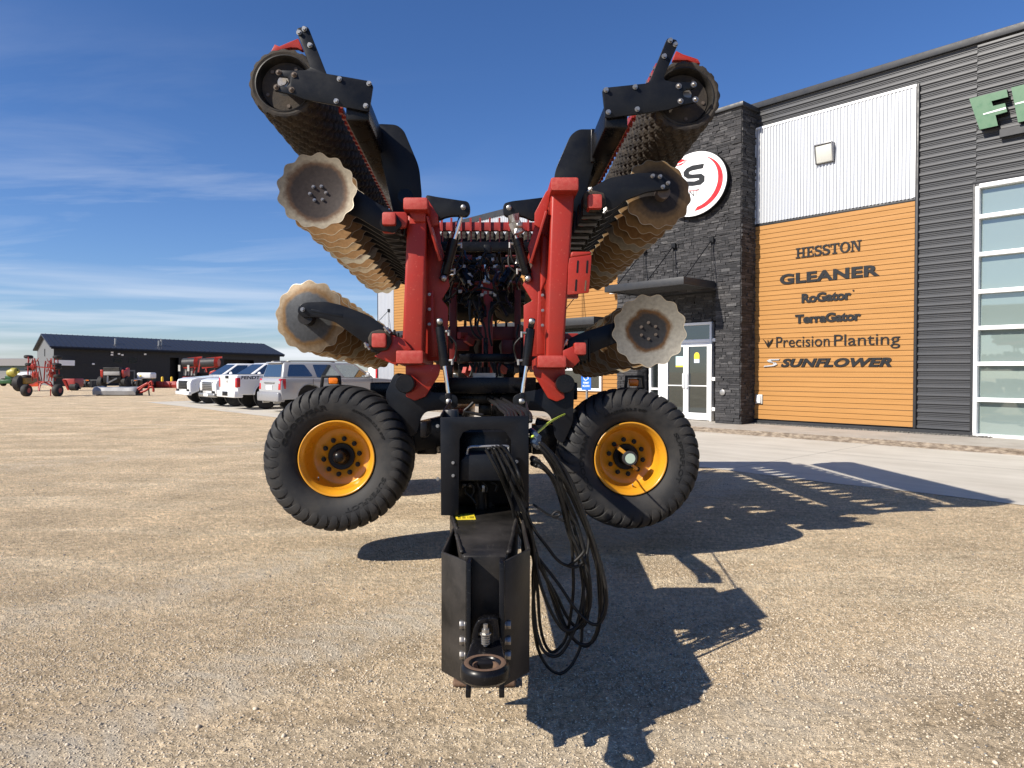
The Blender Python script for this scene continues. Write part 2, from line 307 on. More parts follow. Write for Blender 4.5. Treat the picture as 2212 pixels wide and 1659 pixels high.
# ------------------------------------------------------------------ ground, pavement, sidewalk
DW = Vector((-.667, .745, 0)).normalized(); NW = Vector((-DW.y, DW.x, 0))   # along the wall (receding left), out of the wall
if NW.y > 0: NW = -NW
def gravel_mat():
    m = bpy.data.materials.new('tan_gravel'); m.use_nodes = True; t = m.node_tree; p = t.nodes['Principled BSDF']; L = t.links.new
    tc = nd(t, 'ShaderNodeTexCoord'); co = tc.outputs['Object']
    v1 = nd(t, 'ShaderNodeTexVoronoi', i_Scale=85, i_Randomness=1); L(co, v1.inputs['Vector'])
    v2 = nd(t, 'ShaderNodeTexVoronoi', i_Scale=190, i_Randomness=1); L(co, v2.inputs['Vector'])
    n1 = nd(t, 'ShaderNodeTexNoise', i_Scale=1.1, i_Detail=7, i_Roughness=.6); L(co, n1.inputs['Vector'])
    mp = nd(t, 'ShaderNodeMapping'); mp.inputs['Rotation'].default_value = (0, 0, .45); mp.inputs['Scale'].default_value = (.22, 1.3, 1); L(co, mp.inputs[0])
    n2 = nd(t, 'ShaderNodeTexNoise', i_Scale=1.0, i_Detail=8, i_Roughness=.65); L(mp.outputs[0], n2.inputs['Vector'])
    n3 = nd(t, 'ShaderNodeTexNoise', i_Scale=34, i_Detail=8, i_Roughness=.7); L(co, n3.inputs['Vector'])
    r1 = nd(t, 'ShaderNodeValToRGB'); e = r1.color_ramp.elements
    e[0].position = 0; e[0].color = (.17, .14, .11, 1); e[1].position = 1; e[1].color = (.70, .58, .43, 1)
    for q, c in ((.10, (.28, .23, .175, 1)), (.2, (.42, .335, .24, 1)), (.8, (.52, .42, .305, 1))):
        k = e.new(q); k.color = c
    L(v1.outputs['Color'], r1.inputs[0])
    r2 = nd(t, 'ShaderNodeValToRGB'); e = r2.color_ramp.elements
    e[0].position = .0; e[0].color = (.36, .285, .205, 1); e[1].position = 1; e[1].color = (.56, .455, .335, 1)
    L(v2.outputs['Color'], r2.inputs[0])
    mx = nd(t, 'ShaderNodeMix', data_type='RGBA'); L(r2.outputs[0], mx.inputs[6]); L(r1.outputs[0], mx.inputs[7])
    fm = nd(t, 'ShaderNodeMapRange', i_From_Min=.38, i_From_Max=.62, i_To_Min=.15, i_To_Max=.75); L(n2.outputs[0], fm.inputs[0]); L(fm.outputs[0], mx.inputs[0])
    # compacted pale tracks
    pl = nd(t, 'ShaderNodeMix', data_type='RGBA'); pl.inputs[7].default_value = (.54, .46, .36, 1)
    pm = nd(t, 'ShaderNodeMapRange', i_From_Min=.50, i_From_Max=.66, i_To_Max=.9); L(n2.outputs[0], pm.inputs[0]); L(pm.outputs[0], pl.inputs[0]); L(mx.outputs[2], pl.inputs[6])
    ml = nd(t, 'ShaderNodeMix', data_type='RGBA', blend_type='MULTIPLY'); ml.inputs[0].default_value = 1
    mr = nd(t, 'ShaderNodeMapRange', i_From_Min=.3, i_From_Max=.7, i_To_Min=.76, i_To_Max=1.2); L(n1.outputs[0], mr.inputs[0])
    L(pl.outputs[2], ml.inputs[6]); L(mr.outputs[0], ml.inputs[7])
    m3 = nd(t, 'ShaderNodeMix', data_type='RGBA', blend_type='MULTIPLY'); m3.inputs[0].default_value = 1
    mr3 = nd(t, 'ShaderNodeMapRange', i_From_Min=.3, i_From_Max=.7, i_To_Min=.68, i_To_Max=1.3); L(n3.outputs[0], mr3.inputs[0])
    L(ml.outputs[2], m3.inputs[6]); L(mr3.outputs[0], m3.inputs[7])
    # coarser pebbles and painted shadow specks of bumps that stay visible farther away
    last = m3.outputs[2]
    for scl, lo_, hi_, d_ in ((38, .0, .16, .42), (15, .0, .10, .35), (6.5, 0, .07, .30)):
        vv = nd(t, 'ShaderNodeTexVoronoi', i_Scale=scl, i_Randomness=1); L(co, vv.inputs['Vector'])
        nn = nd(t, 'ShaderNodeTexNoise', i_Scale=scl*.9, i_Detail=4, i_Roughness=.7); L(co, nn.inputs['Vector'])
        mg = nd(t, 'ShaderNodeMapRange', i_From_Min=.40, i_From_Max=.62, i_To_Min=1-d_, i_To_Max=1+d_*.75); L(nn.outputs[0], mg.inputs[0])
        xx = nd(t, 'ShaderNodeMix', data_type='RGBA', blend_type='MULTIPLY'); xx.inputs[0].default_value = .55 if scl > 10 else .35; L(last, xx.inputs[6]); L(mg.outputs[0], xx.inputs[7]); last = xx.outputs[2]
    fin = nd(t, 'ShaderNodeMix', data_type='RGBA', blend_type='MULTIPLY'); fin.inputs[0].default_value = 1; fin.inputs[7].default_value = (1.53, 1.47, 1.31, 1); L(last, fin.inputs[6])
    last = fin.outputs[2]
    # pale packed tyre tracks crossing the yard
    for (a_, b_, hw, amt) in ((G('d', 60, 1640), G('d', 960, 1290), .24, .8), (G('d', -500, 1450), G('d', 700, 1200), .22, .55), (G('d', 2300, 1340), G('d', 1500, 1600), .24, .5), (G('d', 0, 1010), G('d', 560, 960), .5, .35)):
        tm = nd(t, 'ShaderNodeMapping', vector_type='TEXTURE'); tm.inputs['Location'].default_value = a_; tm.inputs['Rotation'].default_value = (0, 0, math.atan2(b_.y-a_.y, b_.x-a_.x)); L(co, tm.inputs[0])
        wn = nd(t, 'ShaderNodeTexNoise', i_Scale=.7, i_Detail=3); L(tm.outputs[0], wn.inputs['Vector'])
        sx = nd(t, 'ShaderNodeSeparateXYZ'); L(tm.outputs[0], sx.inputs[0])
        def mt(op, x, y=None, cl=False):
            n = nd(t, 'ShaderNodeMath', operation=op, use_clamp=cl)
            for i, v in enumerate((x, y)):
                if v is None: continue
                if isinstance(v, (int, float)): n.inputs[i].default_value = v
                else: L(v, n.inputs[i])
            return n.outputs[0]
        yy = mt('ABSOLUTE', mt('ADD', sx.outputs['Y'], mt('MULTIPLY', mt('SUBTRACT', wn.outputs[0], .5), .5)))
        band = nd(t, 'ShaderNodeMapRange', i_From_Min=hw*1.5, i_From_Max=hw*.7); L(yy, band.inputs[0])
        bars = mt('SINE', mt('ADD', mt('MULTIPLY', sx.outputs['X'], 42.0), mt('MULTIPLY', yy, 22.0)))
        br = nd(t, 'ShaderNodeMapRange', i_From_Min=-.6, i_From_Max=.5, i_To_Min=.45, i_To_Max=1); L(bars, br.inputs[0])
        pn = nd(t, 'ShaderNodeTexNoise', i_Scale=2.2, i_Detail=6, i_Roughness=.65); L(co, pn.inputs['Vector'])
        pr = nd(t, 'ShaderNodeMapRange', i_From_Min=.36, i_From_Max=.56); L(pn.outputs[0], pr.inputs[0])
        fc = mt('MULTIPLY', mt('MULTIPLY', band.outputs[0], br.outputs[0]), mt('MULTIPLY', pr.outputs[0], amt), True)
        tx = nd(t, 'ShaderNodeMix', data_type='RGBA'); tx.inputs[7].default_value = (.64, .565, .45, 1); L(fc, tx.inputs[0]); L(last, tx.inputs[6]); last = tx.outputs[2]
    L(last, p.inputs['Base Color']); p.inputs['Roughness'].default_value = .95; p.inputs['Specular IOR Level'].default_value = .2
    b1 = nd(t, 'ShaderNodeBump', i_Strength=1, i_Distance=.012); b1.invert = True; L(v1.outputs['Distance'], b1.inputs['Height'])
    b2 = nd(t, 'ShaderNodeBump', i_Strength=1, i_Distance=.035); L(n3.outputs[0], b2.inputs['Height']); L(b1.outputs[0], b2.inputs['Normal'])
    b3 = nd(t, 'ShaderNodeBump', i_Strength=.8, i_Distance=.1); L(n2.outputs[0], b3.inputs['Height']); L(b2.outputs[0], b3.inputs['Normal'])
    L(b3.outputs[0], p.inputs['Normal'])
    return m
M['gravel'] = gravel_mat()
g = MB(); g.add([(-900, -60, 0), (900, -60, 0), (900, 1500, 0), (-900, 1500, 0)], [(0, 1, 2, 3)])
tag(g.build('ground', M['gravel']), kind='structure')
# apron edge runs through the surveyed points A0 (right) .. A1 (far left)
A0 = G('d', 2212, 1093); A1 = G('d', 330, 868.5)
E0 = Vector((6.04, 8.38, 0))
def conc_mat():
    m = bpy.data.materials.new('broom_concrete'); m.use_nodes = True; t = m.node_tree; p = t.nodes['Principled BSDF']; L = t.links.new
    tc = nd(t, 'ShaderNodeTexCoord'); co = tc.outputs['Object']
    n1 = nd(t, 'ShaderNodeTexNoise', i_Scale=.7, i_Detail=8, i_Roughness=.6); L(co, n1.inputs['Vector'])
    mp = nd(t, 'ShaderNodeMapping'); mp.inputs['Scale'].default_value = (.25, 2.2, 1); L(co, mp.inputs[0])
    n2 = nd(t, 'ShaderNodeTexNoise', i_Scale=1.4, i_Detail=6); L(mp.outputs[0], n2.inputs['Vector'])
    r = nd(t, 'ShaderNodeValToRGB'); e = r.color_ramp.elements
    e[0].position = .3; e[0].color = (.42, .385, .325, 1); e[1].position = .62; e[1].color = (.57, .53, .46, 1)
    av = nd(t, 'ShaderNodeMath', operation='MULTIPLY_ADD'); L(n2.outputs[0], av.inputs[0]); av.inputs[1].default_value = .45; 
    hf = nd(t, 'ShaderNodeMath', operation='MULTIPLY'); hf.inputs[1].default_value = .5; L(n1.outputs[0], hf.inputs[0]); L(hf.outputs[0], av.inputs[2]); L(av.outputs[0], r.inputs[0])
    # pale scuffs
    mp3 = nd(t, 'ShaderNodeMapping'); mp3.inputs['Scale'].default_value = (.3, 5, 1); mp3.inputs['Rotation'].default_value = (0, 0, .25); L(co, mp3.inputs[0])
    n3 = nd(t, 'ShaderNodeTexNoise', i_Scale=1.2, i_Detail=5); L(mp3.outputs[0], n3.inputs['Vector'])
    mr = nd(t, 'ShaderNodeMapRange', i_From_Min=.66, i_From_Max=.76, i_To_Max=.5); L(n3.outputs[0], mr.inputs[0])
    mx = nd(t, 'ShaderNodeMix', data_type='RGBA'); mx.inputs[7].default_value = (.55, .53, .5, 1); L(mr.outputs[0], mx.inputs[0]); L(r.outputs[0], mx.inputs[6])
    # sawn joints every 4.6 m
    sx = nd(t, 'ShaderNodeSeparateXYZ'); L(co, sx.inputs[0]); last = mx.outputs[2]
    for ax in ('X', 'Y'):
        md = nd(t, 'ShaderNodeMath', operation='PINGPONG'); md.inputs[1].default_value = 2.3; L(sx.outputs[ax], md.inputs[0])
        lt = nd(t, 'ShaderNodeMath', operation='LESS_THAN'); lt.inputs[1].default_value = .008; L(md.outputs[0], lt.inputs[0])
        x2 = nd(t, 'ShaderNodeMix', data_type='RGBA'); x2.inputs[7].default_value = (.16, .15, .135, 1); L(lt.outputs[0], x2.inputs[0]); L(last, x2.inputs[6]); last = x2.outputs[2]
    L(last, p.inputs['Base Color']); p.inputs['Roughness'].default_value = .85
    n4 = nd(t, 'ShaderNodeTexNoise', i_Scale=60, i_Detail=4); L(co, n4.inputs['Vector'])
    b = nd(t, 'ShaderNodeBump', i_Strength=.25, i_Distance=.006); L(n4.outputs[0], b.inputs['Height']); L(b.outputs[0], p.inputs['Normal'])
    return m
M['concrete'] = conc_mat()
RZ = math.atan2(-DW.y, -DW.x)                 # local +X runs along the wall to the right, +Y into the building
OB = Vector((9.46, 16.8, 0))                  # wall foot at the right end of the ochre panel
Rw = Matrix.Rotation(RZ, 3, 'Z'); Rwi = Rw.inverted()
def loc(p): return Rwi @ (Vector(p)-OB)
def WL(k, x, y, off=0.0):                     # surveyed point on the wall plane (off = metres in front of it) in building coordinates
    r = Rwi @ ray(k, x, y); o = Rwi @ (CAM-OB); t = (-off-o.y)/r.y; q = o+r*t; return q.x, q.z
ex0 = loc(A1).x; ey = loc(E0).y; KY = loc(G('d', 2212, 985)).y
pv = MB(); n = 60
def jag(i): return .05*math.sin(i*1.7)+.035*math.sin(i*4.1+1)
edge = [(ex0+(30-ex0)*i/n, ey+jag(i)*.6, .006) for i in range(n+1)]
pv.add(edge+[(30, KY, .006), (ex0, KY, .006)], [tuple(range(n+3))])
o = pv.build('pavement', M['concrete']); o.location = OB; o.rotation_euler = (0, 0, RZ); tag(o, kind='structure')
sw = MB(); KH = .13
n = 70; xs = [-24+54*i/n for i in range(n+1)]
top = [(x, KY+.02+.02*math.sin(i*2.3)+random.uniform(0, .03), KH-.012*random.random()) for i, x in enumerate(xs)]
back = [(x, -.02, KH) for x in xs]; low = [(x, KY-.01+.015*math.sin(i*1.3), 0) for i, x in enumerate(xs)]; mid = [(a[0], a[1]-.02+random.uniform(-.02, .02), a[2]-.03-.02*random.random()) for a in top]
N = n+1
sw.add(back+top, [(i, i+1, N+i+1, N+i) for i in range(n)])
kb = MB(); kb.add(top+mid+low, [(i, i+1, N+i+1, N+i) for i in range(n)]+[(N+i, N+i+1, 2*N+i+1, 2*N+i) for i in range(n)])
o = kb.build('kerb', M['kerb_face']); o.location = OB; o.rotation_euler = (0, 0, RZ); tag(o, kind='structure')
o = sw.build('sidewalk', M['concrete_side']); o.location = OB; o.rotation_euler = (0, 0, RZ); tag(o, kind='structure')
# loose stones lying on the yard (countless)
def stones():
    rng = np.random.default_rng(3)
    ico_v = []; ph = (1+5**.5)/2
    for a in (-1, 1):
        for b in (-ph, ph): ico_v += [(0, a, b), (a, b, 0), (b, 0, a)]
    ico_v = np.array(ico_v, float); ico_v /= np.linalg.norm(ico_v[0])
    bm = bmesh.new()
    for v in ico_v: bm.verts.new(v)
    bmesh.ops.convex_hull(bm, input=bm.verts[:]); bm.verts.index_update()
    fi = np.array([[v.index for v in f.verts] for f in bm.faces]); iv = np.array([v.co[:] for v in bm.verts]); bm.free()
    oc_v = np.array([(1,0,0),(-1,0,0),(0,1,0),(0,-1,0),(0,0,1),(0,0,-1)], float); oc_f = np.array([(0,2,4),(2,1,4),(1,3,4),(3,0,4),(2,0,5),(1,2,5),(3,1,5),(0,3,5)])
    V = []; T = []; base = 0; COL = []
    for (bv, bf, n, y0, y1, s0, s1) in ((iv, fi, 34000, 2.3, 6.0, .0027, .0062), (iv, fi, 450, 2.4, 9, .007, .013), (oc_v, oc_f, 52000, 3.5, 12, .0038, .0075), (oc_v, oc_f, 22000, 9, 24, .005, .010)):
        u = rng.random(n); y = y0*(y1/y0)**u
        x = (rng.random(n)*2-1)*.76*y
        q = (x-E0.x)*(-NW.x)+(y-E0.y)*(-NW.y)
        k = q < -.03; x = x[k]; y = y[k]; n = len(x)
        s = s0*(s1/s0)**(rng.random(n)**1.6)
        sc = np.stack([s*rng.uniform(.8, 1.5, n), s*rng.uniform(.7, 1.1, n), s*rng.uniform(.5, .85, n)], 1)
        a = rng.random(n)*6.283; ca, sa = np.cos(a), np.sin(a)
        p = bv[None]*sc[:, None]*(1+rng.normal(0, .14, (n, len(bv), 1)))
        X = p[..., 0]*ca[:, None]-p[..., 1]*sa[:, None]+x[:, None]; Y = p[..., 0]*sa[:, None]+p[..., 1]*ca[:, None]+y[:, None]; Z = p[..., 2]+(s*.28)[:, None]
        V.append(np.stack([X, Y, Z], 2).reshape(-1, 3)); T.append((bf[None]+(np.arange(n)*len(bv))[:, None, None]+base).reshape(-1, 3)); base += n*len(bv)
        g = rng.random(n); dark = rng.random(n) < .05
        pal = np.stack([.40+.24*g, .335+.21*g, .245+.17*g], 1); pal[dark] = np.array([.10, .10, .10])[None]*(1+g[dark][:, None])
        COL.append(np.repeat(pal, len(bv), 0))
    V = np.concatenate(V); T = np.concatenate(T); COL = np.concatenate(COL)
    me = bpy.data.meshes.new('gravel_stones'); me.vertices.add(len(V)); me.vertices.foreach_set('co', V.ravel().astype(np.float32))
    me.loops.add(T.size); me.loops.foreach_set('vertex_index', T.ravel().astype(np.int32)); me.polygons.add(len(T)); me.polygons.foreach_set('loop_start', np.arange(0, T.size, 3, dtype=np.int32))
    me.update(calc_edges=True)
    at = me.color_attributes.new('tone', 'FLOAT_COLOR', 'POINT'); at.data.foreach_set('color', np.concatenate([COL, np.ones((len(COL), 1))], 1).ravel().astype(np.float32))
    m = bpy.data.materials.new('loose_stone'); m.use_nodes = True; t = m.node_tree; a = nd(t, 'ShaderNodeVertexColor', layer_name='tone')
    t.links.new(a.outputs[0], t.nodes['Principled BSDF'].inputs['Base Color']); t.nodes['Principled BSDF'].inputs['Roughness'].default_value = .9
    tag(link('gravel_stones', me, m), kind='stuff')
stones()
# ------------------------------------------------------------------ dealership building (all in wall coordinates: x along the wall, y into it, z up)
bld = thing('dealership_building', 'long charcoal clad dealership with ochre plank panels and a dark stone entrance tower', 'building', OB, RZ)
def xd(k, x, y=800, off=0.0): return WL(k, x, y, off)[0]
def zd(k, x, y, off=0.0): return WL(k, x, y, off)[1]
xT = xd('d', 1631)              # wall meets the tower
xP = xd('d', 1975); xW = xd('d', 2104); zPanTop = zd('d', 1975, 188); zOr = zd('d', 1975, 432); zRoof = zd('d', 1975, 136)
zBot = KH+.10; RE = 16.0
print('bld', xT, xP, xW, zPanTop, zOr, zRoof)
def ribs_h(m, x0, x1, z0, z1, y0=0.0, pitch=.19):      # horizontal ribbed sheet
    prof = []; z = z0
    while z < z1-1e-4:
        for dz, dy in ((0, 0), (.026, -.036), (.085, -.034), (.112, 0), (.135, 0), (.147, -.016), (.16, 0), (.18, 0), (.193, -.016), (.206, 0)):
            if z+dz*pitch/.232 < z1: prof.append((z+dz*pitch/.232, y0+dy))
        z += pitch
    prof.append((z1, y0)); k = len(prof)
    m.add([(x0, y, z) for z, y in prof]+[(x1, y, z) for z, y in prof], [(i, i+1, k+i+1, k+i) for i in range(k-1)])
def ribs_v(m, x0, x1, z0, z1, y0, n):
    prof = []
    for i in range(n):
        a = x0+(x1-x0)*i/n; p = (x1-x0)/n
        prof += [(a, y0), (a+.20*p, y0-.026), (a+.52*p, y0-.026), (a+.72*p, y0)]
    prof.append((x1, y0)); k = len(prof)
    m.add([(x, y, z0) for x, y in prof]+[(x, y, z1) for x, y in prof], [(i, i+1, k+i+1, k+i) for i in range(k-1)])
def planks(m, x0, x1, z0, z1, y0, pitch=.13):
    z = z0
    prof = []
    while z < z1-.01:
        b = min(z+pitch, z1)
        prof += [(z, y0+.03), (z+.012, y0+.03), (z+.0125, y0), (b-.0005, y0+.001)]; z = b
    k = len(prof)
    m.add([(x0, y, z) for z, y in prof]+[(x1, y, z) for z, y in prof], [(i, i+1, k+i+1, k+i) for i in range(k-1)])
cl = MB()
zWt = zd('d', 2108, 404); zWb = zd('d', 2098, 946)
WX1 = xW+5.2
ribs_h(cl, xT-.3, xW, zBot, zRoof); ribs_h(cl, xW, WX1, zWt, zRoof); ribs_h(cl, WX1, RE, zBot, zRoof)
cl.build('charcoal_cladding', M['grey_clad'], bld)
core = MB(); core.b2((xT-.3, .45, KH), (RE, 14, zRoof-.03)); core.b2((xd('d', 820)+.05, .02, KH), (xT-.3, 16, 7.5))
core.b2((xT-.3, .02, KH), (xW-.02, .45, zRoof-.05)); core.b2((WX1+.02, .02, KH), (RE, .45, zRoof-.05)); core.b2((xW-.02, .02, zWt+.02), (WX1+.02, .45, zRoof-.05))
core.build('wall_core', M['dark_trim'], bld)
tr = MB(); tr.b2((xT-.3, -.09, zRoof), (RE, .6, zRoof+.16)); tr.b2((xP+.005, -.085, zBot), (xP+.07, .02, zPanTop+.03)); tr.b2((xT-.2, -.06, zOr-.035), (xP, .02, zOr+.03))
tr.b2((xW-.06, -.05, zWb), (xW-.003, .1, zWt+.06)); tr.b2((xW-.06, -.05, zWt+.063), (WX1+.06, .1, zWt+.12))
tr.build('parapet_trim', M['dark_trim'], bld, bevel=.008)
w = MB(); ribs_v(w, xT-.2, xP, zOr+.034, zPanTop, -.06, 50); w.build('galvanised_panel', M['white_clad'], bld)
w = MB(); w.b2((xT-.2, -.085, zPanTop-.03), (xP+.012, 0, zPanTop+.03)); w.b2((xP-.03, -.088, zOr+.05), (xP+.004, 0, zPanTop-.034)); w.build('panel_edge_trim', M['white_frame'], bld)
w = MB(); planks(w, xT-.2, xP-.005, zBot+.02, zOr-.04, -.055); w.build('ochre_cladding', M['orange'], bld)
w = MB(); w.b2((xT-.1, -.10, KH-.02), (xW, .03, zBot-.004)); w.build('base_flashing', M['dark_trim'], bld)
fo = MB()
for i in range(900):
    x = random.uniform(xT, xW+.4); s = random.uniform(.015, .035); fo.box((x, -random.uniform(.08, .28), KH+s*.3), (s*1.3, s, s), random.random()*3)
fo.build('base_gravel_strip', M['footing'], bld)
# big window
wf = MB(); gl = MB(); fw = .075
xs = [xW, xW+1.72, xW+3.46, WX1]
for i, x in enumerate(xs): wf.b2((x if i == 0 else x-fw/2, -.07, zWb), (x+fw if i == 0 else x+fw/2, .1, zWt))
rows = [404, 470, 551, 631, 709, 786, 863, 941]
zr = [zd('d', 2108, y) for y in rows]
for a in range(3):
    x0 = xs[a]+(fw if a == 0 else fw/2)+.001; x1 = xs[a+1]-fw/2-.001
    for z in zr: wf.b2((x0, -.066, z-.045), (x1, .1, z+.045))
    for z0, z1 in zip(zr[1:], zr[:-1]):
        gl.b2((x0-.01, .085, z0+.03), (x1+.01, .10, z1-.03))
wn = wf.build('showroom_window', M['white_frame'], bld, bevel=.005); gl.build('pane', M['glass'], wn)
# flood light on the galvanised panel
x0, z0 = WL('d', 1764, 349, .1); x1, z1 = WL('d', 1803, 315, .1)
lf = thing('wall_light', 'square wall light with frosted lens on the white corrugated panel', 'wall light', bld.matrix_world @ Vector((0, 0, 0)))
def wthing(name, label, cat, x, z, y=0, group=None):
    o = thing(name, label, cat, OB+Rw @ Vector((x, y, z)), RZ, group); return o
bpy.data.objects.remove(lf)
lf = wthing('wall_light', 'square wall light with frosted lens on the white corrugated panel', 'wall light', (x0+x1)/2, (z0+z1)/2, -.08)
a = MB(); w2 = (x1-x0)/2; h2 = .24
a.prism([(-w2, -.02, h2), (w2, -.02, h2), (w2, -.02, -h2), (-w2, -.02, -h2)], (0, .05, 0)); a.b2((-w2, -.2, h2-.03), (w2, -.0205, h2)); a.hexa([(-w2, -.02, h2-.031), (-w2+.02, -.02, h2-.031), (-w2+.02, -.2, h2-.031), (-w2, -.2, h2-.031), (-w2, -.02, -h2), (-w2+.02, -.02, -h2), (-w2+.02, -.1, -h2), (-w2, -.1, -h2)])
a.hexa([(w2-.02, -.02, h2-.031), (w2, -.02, h2-.031), (w2, -.2, h2-.031), (w2-.02, -.2, h2-.031), (w2-.02, -.02, -h2), (w2, -.02, -h2), (w2, -.1, -h2), (w2-.02, -.1, -h2)])
a.build('housing', M['cargrey'], lf, bevel=.006)
a = MB(); a.hexa([(-w2+.025, -.021, h2-.04), (w2-.025, -.021, h2-.04), (w2-.025, -.17, h2-.04), (-w2+.025, -.17, h2-.04), (-w2+.025, -.021, -h2+.01), (w2-.025, -.021, -h2+.01), (w2-.025, -.09, -h2+.01), (-w2+.025, -.09, -h2+.01)])
a.build('lens', M['lampglass'], lf, bevel=.02)
# outlet box
x0, z0 = WL('t', 148, 1237, .06); x1, z1 = WL('t', 175, 1195, .06)
ob = wthing('outlet_box', 'small cream outlet box low on the ochre planks beside the stone tower', 'electrical box', (x0+x1)/2, (z0+z1)/2, -.055)
a = MB(); a.b2((-.1, -.04, -.13), (.1, 0, .13)); a.build('box', M['lampglass'], ob, bevel=.01)
a = MB(); a.b2((-.06, -.075, -.10), (.065, -.041, .11)); a.b2((.045, -.085, -.10), (.06, -.0755, .09)); a.build('cover', M['white_frame'], ob, bevel=.008)
# ---- stone tower with the recessed entrance
TOFF = .78
tx1 = xT+.0; tx0 = xd('d', 1334, 800, TOFF); zTt = zd('d', 1607, 229, TOFF)
dx0 = xd('d', 1377, 800, TOFF); dx1 = xd('d', 1546, 800, TOFF); zC = zd('c', 1590, 845, TOFF+1.3); zC = 3.85
def ledger(m, x0, x1, z0, z1, face):      # face(x, z, depth) -> point ; random courses of split stone
    z = z0
    while z < z1-.02:
        h = min(random.choice((.04, .055, .065, .08, .095)), z1-z); x = x0
        while x < x1-.01:
            L_ = min(random.uniform(.10, .36), x1-x)
            if x1-x-L_ < .1: L_ = x1-x
            if h > .09 and random.random() < .35: subs = [(0, h*.5), (h*.5, h)]
            else: subs = [(0, h)]
            for s0, s1 in subs:
                d = random.uniform(.006, .036); t = random.uniform(-.01, .01)
                g = .004
                m.hexa([face(x+g, z+s0+g, -.02), face(x+L_-g, z+s0+g, -.02), face(x+L_-g, z+s1-g, -.02), face(x+g, z+s1-g, -.02),
                        face(x+g, z+s0+g, d+t), face(x+L_-g, z+s0+g, d-t), face(x+L_-g, z+s1-g, d-t*.5), face(x+g, z+s1-g, d+t*1.5)])
            x += L_
        z += h
tw = MB(); f = lambda x, z, d: (x, -TOFF-d, z)
ledger(tw, tx0, dx0, KH, zC, f); ledger(tw, dx1, tx1, KH, zC, f); ledger(tw, tx0, tx1, zC, zTt, f)
ledger(tw, 0, TOFF, KH, zTt, lambda x, z, d: (tx1+d, -TOFF+x, z)); ledger(tw, 0, TOFF, KH, zTt, lambda x, z, d: (tx0-d, -TOFF+x, z))
RD = .47
ledger(tw, 0, RD, KH, zC, lambda x, z, d: (dx0+d*.5, -TOFF+x, z)); ledger(tw, 0, RD, KH, zC, lambda x, z, d: (dx1-d*.5, -TOFF+x, z))
zDt = zd('d', 1540, 693, TOFF-RD)
ledger(tw, dx0, dx1, zDt, zC, lambda x, z, d: (x, -TOFF+RD-d, z))
towr = tw.build('stone_tower', M['stone'], bld)
a = MB(); a.b2((tx0+.015, -TOFF+.015, KH), (dx0-.015, .4, zTt)); a.b2((dx1+.015, -TOFF+.015, KH), (tx1-.015, .4, zTt)); a.b2((dx0-.014, -TOFF+.016, zC+.01), (dx1+.014, .4, zTt-.001)); a.b2((dx0-.014, -TOFF+RD+.015, zDt+.004), (dx1+.014, .39, zC+.009))
a.build('tower_core', M['dark_trim'], bld)
a = MB(); a.b2((tx0-.09, -TOFF-.09, zTt), (tx1+.09, 1.2, zTt+.12)); a.build('tower_cap', M['dark_trim'], bld, bevel=.01)
# entrance: sidelight, transom, double doors
yD = -TOFF+RD+.05
ent = MB(); off = -yD
sx = xd('e', 400, 0, off); s1 = xd('e', 505, 0, off); m0 = xd('e', 560, 0, off); mm = xd('e', 747, 0, off); m1 = xd('e', 975, 0, off)
sx = dx0+.08; m1 = min(m1, dx1-.05)
zt = zd('e', 850, 478, off); zb = KH
ent.b2((m1-.07, yD-.06, zb), (m1, yD+.1, zDt-.02)); ent.b2((sx, yD-.06, zb), (sx+.07, yD+.1, zDt-.02)); ent.b2((s1, yD-.06, zb), (m0+.02, yD+.1, zDt-.02))
for a0, a1 in ((sx+.071, s1-.001), (m0+.021, m1-.071)):
    ent.b2((a0, yD-.058, zt-.05), (a1, yD+.1, zt+.05)); ent.b2((a0, yD-.058, zDt-.1), (a1, yD+.1, zDt-.021))
ent.b2((sx+.071, yD-.058, zb), (s1-.001, yD+.1, zb+.12)); ent.b2((sx+.071, yD-.057, 1.0), (s1-.001, yD+.1, 1.06))
for z in (zb+.35, 1.35, zt+.02): ent.b2((m1, yD-.03, z-.05), (m1+.10, yD, z+.05))
e = ent.build('entrance_frame', M['white_frame'], bld, bevel=.004)
g = MB(); g.b2((sx+.05, yD+.03, zb+.1), (s1+.02, yD+.04, zDt-.05)); g.b2((m0, yD+.03, zt), (m1-.05, yD+.04, zDt-.05)); g.build('pane', M['doorglass'], e)
